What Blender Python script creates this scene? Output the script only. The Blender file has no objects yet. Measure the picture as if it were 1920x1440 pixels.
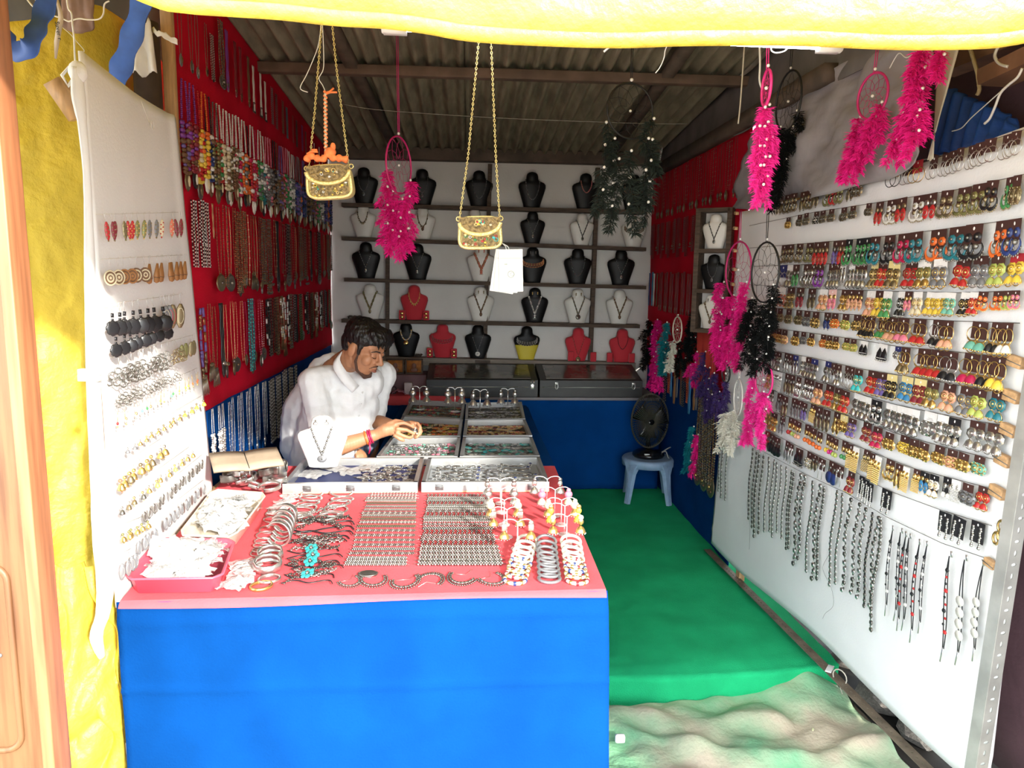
import bpy, bmesh, math, random
from mathutils import Vector, Matrix, noise

# ------------------------------------------------------------------ camera
F, CX, CY = 1400.0, 960.0, 720.0
CAM = Vector((0.0, 0.0, 1.6))
TH, PS, RO = math.radians(8.41), math.radians(3.44), math.radians(0.8)
FW = Vector((math.sin(PS)*math.cos(TH), math.cos(PS)*math.cos(TH), -math.sin(TH)))
_r = Vector((math.cos(PS), -math.sin(PS), 0))
_u = Vector((math.sin(PS)*math.sin(TH), math.cos(PS)*math.sin(TH), math.cos(TH)))
RT = _r*math.cos(RO) + _u*math.sin(RO)
UP = _u*math.cos(RO) - _r*math.sin(RO)
scene = bpy.context.scene
COL = scene.collection
camd = bpy.data.cameras.new('camera'); camo = bpy.data.objects.new('camera', camd); COL.objects.link(camo)
camd.sensor_width = 36.0; camd.lens = F/1920*36.0; camd.clip_start = 0.02
camo.matrix_world = Matrix(((RT.x, UP.x, -FW.x, CAM.x), (RT.y, UP.y, -FW.y, CAM.y), (RT.z, UP.z, -FW.z, CAM.z), (0, 0, 0, 1)))
scene.camera = camo
# ------------------------------------------------------------------ light
scene.view_settings.view_transform = 'Standard'
scene.view_settings.look = 'None'
scene.view_settings.gamma = 1.0
scene.view_settings.exposure = 0.80
w = bpy.data.worlds.new('hazy_sky'); scene.world = w; w.use_nodes = True
bg = w.node_tree.nodes['Background']
bg.inputs[0].default_value = (0.87, 0.95, 1.0, 1); bg.inputs[1].default_value = 4.5
sd = bpy.data.lights.new('sun', 'SUN'); so = bpy.data.objects.new('sun', sd); COL.objects.link(so)
sd.energy = 6.0; sd.angle = math.radians(2.5); sd.color = (1.0, 0.95, 0.86)
so.rotation_euler = Vector((0.45, -0.80, 0.36)).to_track_quat('Z', 'Y').to_euler()
so.location = (4, -6, 5)

# ------------------------------------------------------------------ pixel rays to real planes
def ray(x, y): return FW + RT*((x-CX)/F) + UP*((CY-y)/F)
def hit(x, y, n, d):
    r = ray(x, y); n = Vector(n); t = (d - n.dot(CAM))/n.dot(r); return CAM + r*t
def pz(x, y, z): return hit(x, y, (0, 0, 1), z)
def pY(x, y, Y): return hit(x, y, (0, 1, 0), Y)
def pX(x, y, X): return hit(x, y, (1, 0, 0), X)
def ppx(p):
    d = Vector(p)-CAM; t = d.dot(FW); return (CX + F*d.dot(RT)/t, CY - F*d.dot(UP)/t)

# ------------------------------------------------------------------ tags
def T(o, label, cat, group=None, kind=None):
    o['label'] = label; o['category'] = cat
    if group: o['group'] = group
    if kind: o['kind'] = kind
    return o
def S(o, label=None):
    o['kind'] = 'structure'
    if label: o['label'] = label
    return o
_o1 = 'zeroth first second third fourth fifth sixth seventh eighth ninth tenth eleventh twelfth thirteenth fourteenth fifteenth sixteenth seventeenth eighteenth nineteenth twentieth'.split()
_o2 = {2: 'twenty', 3: 'thirty', 4: 'forty', 5: 'fifty', 6: 'sixty', 7: 'seventy', 8: 'eighty', 9: 'ninety'}
_o3 = {3: 'thirtieth', 4: 'fortieth', 5: 'fiftieth', 6: 'sixtieth', 7: 'seventieth', 8: 'eightieth', 9: 'ninetieth'}
def nth(i):
    if i <= 20: return _o1[i]
    t, u = divmod(i, 10)
    return _o3[t] if u == 0 else _o2[t]+'-'+_o1[u]

# ------------------------------------------------------------------ materials
_mc = {}
def mat(name, col, rough=0.6, metal=0.0, var=0.0, scale=30.0, bump=0.0, bscale=None, alpha=1.0, emit=0.0, trans=0.0, sheen=0.0, spec=None, stretch=None, col2=None, ior=None, detail=4.0, thr=None, coords='Object'):
    if name in _mc: return _mc[name]
    m = bpy.data.materials.new(name); m.use_nodes = True; _mc[name] = m
    nt = m.node_tree; b = nt.nodes['Principled BSDF']
    c = (col[0], col[1], col[2], 1)
    b.inputs['Base Color'].default_value = c
    b.inputs['Roughness'].default_value = rough; b.inputs['Metallic'].default_value = metal
    if alpha < 1: b.inputs['Alpha'].default_value = alpha
    if sheen: b.inputs['Sheen Weight'].default_value = sheen
    if spec is not None: b.inputs['Specular IOR Level'].default_value = spec
    if trans: b.inputs['Transmission Weight'].default_value = trans
    if ior: b.inputs['IOR'].default_value = ior
    if emit:
        b.inputs['Emission Color'].default_value = c; b.inputs['Emission Strength'].default_value = emit
    if var or bump or col2:
        tc = nt.nodes.new('ShaderNodeTexCoord'); mp = nt.nodes.new('ShaderNodeMapping')
        nt.links.new(tc.outputs[coords], mp.inputs[0])
        if stretch: mp.inputs['Scale'].default_value = stretch
        nz = nt.nodes.new('ShaderNodeTexNoise'); nz.inputs['Scale'].default_value = scale; nz.inputs['Detail'].default_value = detail
        nt.links.new(mp.outputs[0], nz.inputs['Vector'])
        if var or col2:
            rp = nt.nodes.new('ShaderNodeValToRGB')
            lo, hi = thr if thr else (0.35, 0.68)
            rp.color_ramp.elements[0].position = lo; rp.color_ramp.elements[1].position = hi
            if col2: e2 = (col2[0], col2[1], col2[2], 1); e1 = c
            else:
                e1 = tuple(max(0, v*(1-var)) for v in col)+(1,); e2 = tuple(min(1, v*(1+var)) for v in col)+(1,)
            rp.color_ramp.elements[0].color = e1; rp.color_ramp.elements[1].color = e2
            nt.links.new(nz.outputs[0], rp.inputs[0]); nt.links.new(rp.outputs[0], b.inputs['Base Color'])
        if bump:
            bp = nt.nodes.new('ShaderNodeBump'); bp.inputs['Strength'].default_value = bump; bp.inputs['Distance'].default_value = 0.01
            n2 = nz
            if bscale:
                n2 = nt.nodes.new('ShaderNodeTexNoise'); n2.inputs['Scale'].default_value = bscale; n2.inputs['Detail'].default_value = 5
                nt.links.new(mp.outputs[0], n2.inputs['Vector'])
            nt.links.new(n2.outputs[0], bp.inputs['Height']); nt.links.new(bp.outputs[0], b.inputs['Normal'])
    return m

# colour words used by the jewellery
PAL = {'silver': ((.62, .61, .58), .28, .9), 'gold': ((.78, .55, .20), .28, .9), 'bronze': ((.30, .24, .14), .38, .8), 'oxidised': ((.22, .21, .19), .35, .85),
 'red': ((.55, .03, .03), .35, 0), 'crimson': ((.55, .02, .09), .35, 0), 'orange': ((.85, .17, .03), .4, 0), 'teal': ((.02, .16, .20), .35, 0), 'navy': ((.02, .04, .16), .4, 0),
 'black': ((.012, .012, .014), .35, 0), 'green': ((.05, .22, .07), .35, 0), 'lime': ((.45, .52, .12), .4, 0), 'yellow': ((.85, .60, .07), .4, 0), 'white': ((.82, .80, .76), .4, 0),
 'cream': ((.72, .62, .42), .45, 0), 'pink': ((.80, .22, .32), .4, 0), 'magenta': ((.60, .02, .22), .4, 0), 'peach': ((.80, .40, .25), .4, 0), 'violet': ((.14, .10, .30), .4, 0),
 'grey': ((.20, .20, .21), .4, .3), 'brown': ((.14, .07, .035), .5, 0), 'olive': ((.22, .21, .08), .4, .4), 'blue': ((.05, .25, .50), .4, 0), 'turquoise': ((.05, .50, .50), .4, 0),
 'maroon': ((.20, .02, .03), .4, 0), 'purple': ((.18, .04, .26), .35, 0), 'copper': ((.50, .25, .13), .35, .8), 'mint': ((.18, .50, .38), .4, 0), 'wood': ((.40, .18, .06), .55, 0), 'pearl': ((.85, .82, .76), .2, 0), 'darkred': ((.22, .02, .02), .4, 0), 'coral': ((.75, .20, .12), .4, 0)}
def pm(c):
    col, r, me = PAL[c]; k_ = .78 if me == 0 and max(col) > .3 else 1.0; return mat('jewel_'+c, tuple(v*k_ for v in col), r, me)

# ------------------------------------------------------------------ mesh builder
class MB:
    def __init__(s): s.v = []; s.f = []; s.m = []
    def add(s, vs, fs, mi=0, M=None):
        n = len(s.v)
        s.v.extend([(M @ Vector(p)) if M else Vector(p) for p in vs])
        s.f.extend([tuple(i+n for i in f) for f in fs]); s.m.extend([mi]*len(fs)); return s
    def box(s, lo, hi, mi=0, M=None):
        x0, y0, z0 = lo; x1, y1, z1 = hi
        return s.add([(x0, y0, z0), (x1, y0, z0), (x1, y1, z0), (x0, y1, z0), (x0, y0, z1), (x1, y0, z1), (x1, y1, z1), (x0, y1, z1)],
                     [(0, 3, 2, 1), (4, 5, 6, 7), (0, 1, 5, 4), (1, 2, 6, 5), (2, 3, 7, 6), (3, 0, 4, 7)], mi, M)
    def bbox(s, lo, hi, b=0.004, mi=0, M=None):   # box with bevelled edges
        bm = bmesh.new(); bmesh.ops.create_cube(bm, size=1)
        c = [(lo[i]+hi[i])/2 for i in range(3)]; d = [hi[i]-lo[i] for i in range(3)]
        for v in bm.verts: v.co = Vector([c[i]+v.co[i]*d[i] for i in range(3)])
        bmesh.ops.bevel(bm, geom=bm.edges[:], offset=b, segments=2, affect='EDGES', profile=0.6)
        bm.verts.index_update()
        s.add([v.co.copy() for v in bm.verts], [tuple(v.index for v in f.verts) for f in bm.faces], mi, M); bm.free(); return s
    def bar(s, a, b, wd, th, up=(0, 0, 1), mi=0):
        a = Vector(a); b = Vector(b); d = b-a; L = d.length; d.normalize(); up = Vector(up)
        sx = d.cross(up)
        if sx.length < 1e-4: sx = d.cross(Vector((1, 0, 0)))
        sx.normalize(); uu = sx.cross(d)
        M = Matrix(((sx.x, d.x, uu.x, a.x), (sx.y, d.y, uu.y, a.y), (sx.z, d.z, uu.z, a.z), (0, 0, 0, 1)))
        return s.box((-wd/2, 0, -th/2), (wd/2, L, th/2), mi, M)
    def tube(s, pts, r, n=6, mi=0, closed=False, M=None, flat=1.0):
        pts = [Vector(p) for p in pts]; k = len(pts); rs = r if isinstance(r, (list, tuple)) else [r]*k
        prev = None; vs = []
        for i, p in enumerate(pts):
            if closed: t = pts[(i+1) % k]-pts[i-1]
            else: t = pts[min(i+1, k-1)]-pts[max(i-1, 0)]
            if t.length < 1e-9: t = Vector((0, 0, 1))
            t.normalize()
            if prev is None:
                a = Vector((0, 0, 1)) if abs(t.z) < 0.9 else Vector((1, 0, 0)); nn = t.cross(a).normalized()
            else:
                nn = prev - t*prev.dot(t)
                if nn.length < 1e-6: nn = t.cross(Vector((0, 1, 0.3)))
                nn.normalize()
            prev = nn; bb = t.cross(nn)
            for j in range(n):
                a = 2*math.pi*j/n; vs.append(p + nn*(rs[i]*math.cos(a)) + bb*(rs[i]*flat*math.sin(a)))
        fs = []
        for i in range(k if closed else k-1):
            for j in range(n):
                a = i*n+j; b = i*n+(j+1) % n; c = ((i+1) % k)*n+(j+1) % n; d = ((i+1) % k)*n+j; fs.append((a, b, c, d))
        if not closed: fs.append(tuple(range(n-1, -1, -1))); fs.append(tuple((k-1)*n+j for j in range(n)))
        return s.add(vs, fs, mi, M)
    def sph(s, c, r, seg=6, ring=4, mi=0, M=None):
        rx, ry, rz = r if isinstance(r, (tuple, list)) else (r, r, r); c = Vector(c)
        vs = [c+Vector((0, 0, rz))]
        for i in range(1, ring):
            ph = math.pi*i/ring
            for j in range(seg):
                a = 2*math.pi*j/seg; vs.append(c+Vector((rx*math.sin(ph)*math.cos(a), ry*math.sin(ph)*math.sin(a), rz*math.cos(ph))))
        vs.append(c+Vector((0, 0, -rz))); fs = []; L = len(vs)-1
        for j in range(seg): fs.append((0, 1+j, 1+(j+1) % seg)); fs.append((L, L-seg+(j+1) % seg, L-seg+j))
        for i in range(ring-2):
            for j in range(seg):
                a = 1+i*seg+j; b = 1+i*seg+(j+1) % seg; fs.append((a, a+seg, b+seg, b))
        return s.add(vs, fs, mi, M)
    def tor(s, c, R, r, n=14, k=5, mi=0, M=None, ax='w', sc=(1, 1), a0=0, a1=360):   # ring in local u,v plane
        c = Vector(c); full = abs(a1-a0) >= 359.9; pts = []
        m = n if full else n+1
        for i in range(m):
            a = math.radians(a0+(a1-a0)*i/n); x = R*math.cos(a)*sc[0]; y = R*math.sin(a)*sc[1]
            pts.append(c+(Vector((x, y, 0)) if ax == 'w' else Vector((x, 0, y)) if ax == 'v' else Vector((0, x, y))))
        return s.tube(pts, r, k, mi, full, M)
    def lathe(s, prof, n=16, c=(0, 0, 0), mi=0, M=None, sy=1.0):
        c = Vector(c); vs = []; fs = []
        for (r, z) in prof:
            for j in range(n):
                a = 2*math.pi*j/n; vs.append(c+Vector((r*math.cos(a), r*sy*math.sin(a), z)))
        for i in range(len(prof)-1):
            for j in range(n): fs.append((i*n+j, i*n+(j+1) % n, (i+1)*n+(j+1) % n, (i+1)*n+j))
        fs.append(tuple(range(n-1, -1, -1))); fs.append(tuple((len(prof)-1)*n+j for j in range(n)))
        return s.add(vs, fs, mi, M)
    def prism(s, poly, z0, z1, mi=0, M=None):
        n = len(poly); vs = [(p[0], p[1], z0) for p in poly]+[(p[0], p[1], z1) for p in poly]
        fs = [tuple(range(n-1, -1, -1)), tuple(range(n, 2*n))]+[(i, (i+1) % n, n+(i+1) % n, n+i) for i in range(n)]
        return s.add(vs, fs, mi, M)
    def grid(s, fn, nu, nv, mi=0, thick=0.0, M=None):
        vs = [fn(i/nu, j/nv) for j in range(nv+1) for i in range(nu+1)]
        fs = [(j*(nu+1)+i, j*(nu+1)+i+1, (j+1)*(nu+1)+i+1, (j+1)*(nu+1)+i) for j in range(nv) for i in range(nu)]
        return s.add(vs, fs, mi, M)
    def mesh(s, name, mats, smooth=True):
        me = bpy.data.meshes.new(name); me.from_pydata([tuple(v) for v in s.v], [], s.f)
        for m in (mats if isinstance(mats, (list, tuple)) else [mats]): me.materials.append(m)
        me.polygons.foreach_set('material_index', s.m)
        me.polygons.foreach_set('use_smooth', [smooth]*len(s.f)); me.update(); return me

def ob(name, me, mats=None, parent=None, M=None, smooth=True):
    if isinstance(me, MB): me = me.mesh(name, mats, smooth)
    o = bpy.data.objects.new(name, me); COL.objects.link(o)
    if parent: o.parent = parent
    if M is not None: o.matrix_basis = M
    return o
def emp(name, M=None):
    o = bpy.data.objects.new(name, None); o.empty_display_size = 0.05; COL.objects.link(o)
    if M is not None: o.matrix_basis = M
    return o
def solid(o, t, off=0):
    md = o.modifiers.new('thickness', 'SOLIDIFY'); md.thickness = t; md.offset = off; return o
def edge(o, ang=35):
    try:
        o.data.set_sharp_from_angle(angle=math.radians(ang))
    except Exception: pass
    return o
def frame(u, p=(0, 0, 0), sc=1.0, roll=0.0, tilt=0.0):      # local x = along the panel, y = up, z = out of it
    u = Vector(u).normalized(); v = Vector((0, 0, 1)); w_ = u.cross(v).normalized(); v = w_.cross(u)
    p = Vector(p); sx = sc if isinstance(sc, (tuple, list)) else (sc, sc, sc)
    R = Matrix((u, v, w_)).transposed().to_4x4()
    if roll: R = R @ Matrix.Rotation(roll, 4, 'Z')
    if tilt: R = R @ Matrix.Rotation(tilt, 4, 'X')
    return Matrix.Translation(p) @ R @ Matrix.Diagonal((*sx, 1))
def TRS(p, rz=0, sc=1.0, rx=0, ry=0):
    sx = sc if isinstance(sc, (tuple, list)) else (sc, sc, sc)
    return Matrix.Translation(Vector(p)) @ Matrix.Rotation(rz, 4, 'Z') @ Matrix.Rotation(ry, 4, 'Y') @ Matrix.Rotation(rx, 4, 'X') @ Matrix.Diagonal((*sx, 1))
def lerp(a, b, t): return a+(b-a)*t
def poly(pts, x):      # piecewise-linear y(x)
    for (x0, y0), (x1, y1) in zip(pts, pts[1:]):
        if x <= x1 or (x1, y1) == pts[-1]: return y0+(y1-y0)*(x-x0)/(x1-x0)
def smoothpts(pts, n=6):
    pts = [Vector(p) for p in pts]; out = []
    for i in range(len(pts)-1):
        p0 = pts[max(i-1, 0)]; p1 = pts[i]; p2 = pts[i+1]; p3 = pts[min(i+2, len(pts)-1)]
        for k in range(n):
            t = k/n; out.append(0.5*((2*p1)+(p2-p0)*t+(2*p0-5*p1+4*p2-p3)*t*t+(3*p1-p0-3*p2+p3)*t**3))
    out.append(pts[-1]); return out
def nz(x, y=0, z=0): return noise.noise(Vector((x, y, z)))
TZ, BZ, GZ = 0.72, 0.70, -0.14
XL, XR, YB, YBENCH = -1.07, 1.45, 5.95, 5.40
# ================================================================== materials for surfaces
M_red = mat('red_cloth', (.55, .006, .026), .9, var=.16, scale=3, bump=.25, bscale=180, spec=.1)
M_blue = mat('blue_cloth', (.0015, .046, .20), .9, var=.12, scale=4, bump=.2, bscale=160, spec=.05)
M_white = mat('white_cloth', (.75, .75, .75), .85, var=.05, scale=2.5, bump=.12, bscale=120)
M_wback = mat('backdrop_cloth', (.62, .60, .57), .9, var=.10, scale=2, bump=.15, bscale=60)
M_grey = mat('grey_sheet', (.29, .27, .285), .9, var=.10, scale=4, bump=.3, bscale=25)
M_pink = mat('rose_red_cloth', (.72, .085, .105), .8, var=.10, scale=5, bump=.15, bscale=150)
M_green = mat('green_felt', (.018, .45, .175), .97, var=.12, scale=5, bump=.6, bscale=260, spec=.1)
M_dirtcl = mat('dusty_ground_cloth', (.50, .42, .31), .95, col2=(.17, .38, .21), scale=2.2, thr=(.38, .58), bump=.5, bscale=60)
M_earth = mat('earth', (.34, .27, .20), .95, var=.3, scale=3, bump=.7, bscale=30)
M_dark = mat('dark_shelf_wood', (.075, .048, .032), .75, var=.35, scale=12, stretch=(1, 8, 8), bump=.2)
M_wood = mat('pine_wood', (.48, .29, .14), .6, var=.25, scale=10, stretch=(6, 6, .8), bump=.15)
M_door = mat('varnished_door_wood', (.17, .080, .032), .5, col2=(.085, .030, .010), scale=7, stretch=(9, 9, .5), bump=.1, thr=(.4, .75), detail=8)
M_roof = mat('roof_sheet', (.25, .215, .15), .85, var=.30, scale=4, stretch=(6, 1, 1), bump=.3, bscale=40)
M_beam = mat('roof_beam', (.085, .060, .045), .8, var=.3, scale=8, bump=.2)
M_tarp = mat('yellow_tarpaulin', (.72, .55, .06), .5, var=.14, scale=3.5, bump=1.0, bscale=26)
M_alu = mat('aluminium', (.62, .63, .64), .35, .85, var=.06, scale=20)
M_steel = mat('galvanised_angle', (.40, .40, .37), .5, .55, var=.18, scale=9)
M_rust = mat('rusty_angle', (.16, .125, .09), .75, .2, var=.3, scale=14)
M_tube = mat('tube_light', (.95, .97, 1.0), .3, emit=12.0)
M_plastic = mat('white_plastic', (.80, .80, .79), .35)
M_wire = mat('thin_wire', (.20, .19, .18), .5, .5)
M_stone = mat('rough_stone', (.13, .115, .10), .95, var=.35, scale=9, bump=.8, bscale=25)
M_maroon = mat('maroon_cloth', (.085, .040, .050), .9, var=.2, scale=4, bump=.3, bscale=40)
M_bluetarp = mat('blue_pleated_cloth', (.012, .065, .30), .6, var=.3, scale=6, bump=.3, bscale=30)
M_strap = mat('blue_strap', (.045, .13, .50), .6, var=.15, scale=20)

# ================================================================== ground and floor
mb = MB(); mb.grid(lambda u, v: Vector((-9+18*u, -12+21*v, GZ-.004+.012*nz(u*30, v*30))), 60, 60)
S(ob('floor_ground', mb, M_earth), 'bare earth ground outside and beneath the stall')
# raised platform under the green carpet
mb = MB()
def carp(u, v):
    # v along depth, wraps down over the front edge
    xl = -1.02; d = -0.17 + v*(3.35)
    xr = lerp(1.57, 1.44, max(0, min(1, (d)/3.2)))
    x = lerp(xl, xr, u)
    yf = 2.79 + .10*max(0, (x-.7))**1.5 + .03*nz(x*1.3, 3)
    if d < 0: y = yf-.018-.02*nz(x*3, 1)+(-d)*.05; z = d*.8
    else: y = yf + d*(5.93-yf)/3.18; z = .0 + .006*nz(x*3, y*2) + .004*nz(x*9, y*7)
    z -= .010*math.exp(-(d/.04)**2) if d >= 0 else 0
    z += .012*math.exp(-((x-.62-.05*math.sin(d*4))/.03)**2)*(1 if .1 < d < .6 else 0)
    return Vector((x, y, z))
mb.grid(carp, 90, 150)
fl = S(ob('floor', mb, M_green), 'worn green felt carpet over the raised stall floor')
mb = MB(); mb.box((-1.07, 2.84, GZ), (1.40, 5.95, -.03)); ob('plinth', mb, M_dark, fl)

# crumpled dusty cloth spread in front of the carpet
mb = MB()
def gcl(u, v):
    x = lerp(.34, 1.58, u); y = lerp(1.75, 2.76+.14*max(0, x-.7)**1.5, v)
    h = .018*abs(math.sin(4*x+9*y+3*nz(x*3, y*3)))+.030*abs(nz(x*4, y*7, 2))+.02*nz(x*9, y*12)
    bump = .11*math.exp(-((x-1.42)/.13)**2-((y-2.90)/.14)**2) + .03*math.exp(-((x-.55)/.5)**2-((y-2.66)/.07)**2)
    fold = .022*math.exp(-((y-2.50-.10*math.sin(x*4))/.035)**2)
    return Vector((x+.02*nz(y*5, x*4), y, GZ+.008+max(0, h)+bump+fold))
mb.grid(gcl, 80, 70)
T(ob('ground_cloth', mb, M_dirtcl), 'crumpled dusty cloth lying on the ground in front of the green carpet', 'cloth')

# ================================================================== walls
def wallcloth(name, fn, mats, nu=60, nv=40, label=None):
    mb = MB(); mb.grid(fn, nu, nv); o = ob(name, mb, mats); solid(o, .006); S(o, label); return o
def rooftop(Y): return 2.48+(5.95-Y)*.085
wallcloth('wall_left', lambda u, v: Vector((XL+.012*nz(u*8, v*3)+.006*nz(u*25, v*2), lerp(2.84, 5.95, u)-.03*(1-u)*nz(v*4, 7), lerp(1.03, rooftop(lerp(2.84, 5.95, u))+.08, v))), M_red, label='red cloth covering the left wall')
wallcloth('wall_left_skirt', lambda u, v: Vector((XL-.012+.012*nz(u*9, v*2, 4), lerp(2.7, 5.97, u), lerp(GZ, 1.035, v))), M_blue, label='blue cloth on the lower part of the left wall')
wallcloth('wall_back', lambda u, v: Vector((lerp(XL-.03, XR+.03, u), 5.96+.014*nz(u*6, v*4), lerp(GZ, 2.55, v))), M_wback, label='pale cloth backdrop behind the shelves')
wallcloth('wall_right', lambda u, v: Vector((XR+.012*nz(u*7, v*3, 9), lerp(5.96, 3.90, u), lerp(.90, 2.36, v))), M_red, label='red cloth covering the right wall')
wallcloth('wall_right_skirt', lambda u, v: Vector((XR+.012+.01*nz(u*7, v*3, 2), lerp(5.97, 3.9, u), lerp(GZ, .905, v))), M_blue, label='blue cloth on the lower right wall')
wallcloth('trim_1', lambda u, v: Vector((XR-.01+.03*v+.01*nz(u*9, v*2), lerp(5.95, 2.4, u), lerp(2.36, 2.62+.10*u, v)+.02*nz(u*10, 3))), mat('grey_board', (.16, .145, .135), .8, var=.2, scale=6), 40, 6, label='grey board strip above the right wall')

# ================================================================== roof
cl = MB(); cl.box((-1.5, 3.3, 2.90), (1.70, 6.1, 2.93)); cl = S(ob('ceiling', cl, M_beam), 'dark roof over the stall')
def sheet():
    b = MB(); n = 13*6
    def fn(u, v):
        x = u*1.0; y = lerp(6.05, 3.45, v)
        return Vector((x, y, rooftop(y)+.03+.022*math.sin(2*math.pi*x/.077)))
    b.grid(fn, n, 8); return b.mesh('roof_sheet', M_roof)
sm = sheet()
for i in range(4):
    o = ob('roof_sheet', sm, parent=cl, M=Matrix.Translation((-1.42+.70*i, 0, .012*(i % 2))))
for (y, dz) in ((4.05, 0),):
    b = MB(); z = rooftop(y)-.03; b.bbox((-1.3, y-.03, z-.02), (1.68, y+.03, z+.03), .006); ob('purlin', b, mat('purlin_wood', (.13, .085, .06), .8, var=.3, scale=8), cl)
for x in (-.62, 1.02):
    b = MB(); b.bar((x, 3.4, rooftop(3.4)-.005), (x+(.10 if x < 0 else .04), 6.0, rooftop(6.0)-.005), .06, .045); ob('rafter', b, M_beam, cl)
b = MB(); b.bbox((XL-.02, 5.84, 2.44), (XR, 5.94, 2.53), .006); ob('top_plate', b, M_beam, cl)
b = MB(); b.bar((XR-.03, 5.9, 2.38), (XR-.03, 3.0, 2.40), .06, .07); ob('wall_plate', b, M_beam, cl)

# ================================================================== yellow awning with its drooping front edge
hem = [(262, -12), (330, 6), (430, 14), (520, 20), (620, 31), (720, 37), (800, 47), (880, 61), (1000, 69), (1160, 74), (1300, 70), (1500, 70), (1700, 78), (1860, 76), (1925, 68), (2050, 50)]
hp = [pY(x, y, 1.08) for x, y in hem]; hp = [hp[0]+Vector((-1.5, 0, .22)), hp[0]+Vector((-.45, 0, .15)), hp[0]+Vector((-.18, 0, .07))]+hp+[hp[-1]+Vector((.5, 0, .05)), hp[-1]+Vector((1.5, 0, .08))]
hp = smoothpts(hp, 4); nh = len(hp)-1
aw = emp('awning', Matrix.Translation((0, 1.08, 2.2)))
T(aw, 'yellow tarpaulin awning drooping along the top of the stall front', 'awning')
AM = Matrix.Translation((0, -1.08, -2.2))
mb = MB()
def valance(u, v):
    p = hp[min(nh, int(round(u*nh)))]; w_ = .012*nz(p.x*9, v*6)
    if v < .25:
        a = v/.25*math.pi*.5; return p+Vector((0, .035*math.cos(a)+w_*.3, .012-.012*math.cos(a)+.02*v))
    t = (v-.25)/.75
    return Vector((p.x, p.y-.03*t+w_, p.z+.02+t*(2.30-p.z-.02+.02*nz(p.x*3, 5))))
mb.grid(valance, nh, 18); solid(ob('front_edge', mb, M_tarp, aw, AM), .004)
mb = MB(); mb.tube([p+Vector((0, .02, .008)) for p in hp], .014, 8); ob('rolled_hem', mb, M_tarp, aw, AM)
mb = MB()
mb.grid(lambda u, v: Vector((lerp(hp[0].x, hp[-1].x, u), lerp(1.05, 3.75, v), lerp(2.30, 2.86, v)-.07*math.sin(math.pi*v)*(.6+.4*math.sin(u*9))+.01*nz(u*12, v*9))), 40, 30)
solid(ob('roof_sheet', mb, M_tarp, aw, AM), .004)

# tube light behind the awning edge
a = pY(722, 47, 2.05); b_ = pY(1572, 84, 2.05)
tl = emp('tube_light', Matrix.Translation(a)); T(tl, 'long white fluorescent tube light fitting behind the awning edge', 'light')
d = (b_-a); dn = d.normalized()
mb = MB(); mb.tube([dn*.05, d-dn*.05], .014, 10); ob('tube', mb, M_tube, tl)
mb = MB(); mb.bar(Vector((0, .012, .020)), d+Vector((0, .012, .020)), .035, .028); ob('batten', mb, M_plastic, tl)
for t in (0, 1):
    mb = MB(); c = d*t+dn*(.025 if t == 0 else -.025); mb.bar(c-dn*.03, c+dn*.03, .034, .040); mb.tor(c+dn*(-.03 if t == 0 else .03), .018, .004, 12, 5, 0, None, 'u'); ob('end_cap', mb, M_plastic, tl)

# ================================================================== shelves on the back wall
SY = 5.83       # front edge of the boards
SHL = [((640, 380), (1212, 394)), ((640, 443), (1212, 464)), ((645, 521), (1212, 536)), ((640, 598), (1200, 609)), ((718, 669), (1192, 681))]
SZ = []
for i, (a, b_) in enumerate(SHL):
    A = pY(a[0], a[1], SY); B = pY(b_[0], b_[1], SY); SZ.append((A, B))
    mb = MB(); th = .028 if i < 4 else .06
    P = [(A.x, A.z), (B.x, B.z)]
    mb.add([(A.x, SY, A.z), (B.x, SY, B.z), (B.x, 5.95, B.z), (A.x, 5.95, A.z), (A.x, SY, A.z-th), (B.x, SY, B.z-th), (B.x, 5.95, B.z-th), (A.x, 5.95, A.z-th)], [(0, 1, 2, 3), (7, 6, 5, 4), (4, 5, 1, 0), (5, 6, 2, 1), (6, 7, 3, 2), (7, 4, 0, 3)])
    o = ob('shelf_board', mb, M_dark if i < 4 else mat('grey_shelf_wood', (.20, .165, .13), .7, var=.2, scale=8, stretch=(1, 6, 6)), smooth=False)
    T(o, ['uppermost narrow dark shelf board on the back wall', 'second dark shelf board from the top of the back wall', 'third dark shelf board from the top, behind the price tags', 'fourth dark shelf board from the top, second lowest', 'thick grey lowest shelf board above the flat display cases'][i], 'shelf')
for (x0, y0, x1, y1, wd) in ((919, 308, 908, 690, .032), (1121, 315, 1106, 690, .032), (727, 440, 726, 668, .028)):
    A = pY(x0, y0, 5.90); B = pY(x1, y1, 5.90); mb = MB(); mb.bar(A, B, wd, .04, (0, 1, 0))
    T(ob('shelf_upright', mb, M_dark, smooth=False), {919: 'dark wooden shelf upright behind the hanging gold purse', 1121: 'dark wooden shelf upright nearest the right wall', 727: 'dark wooden shelf upright nearest the left wall'}[x0], 'upright')
def shelfz(i, X):
    A, B = SZ[i]; return lerp(A.z, B.z, (X-A.x)/(B.x-A.x))

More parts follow.
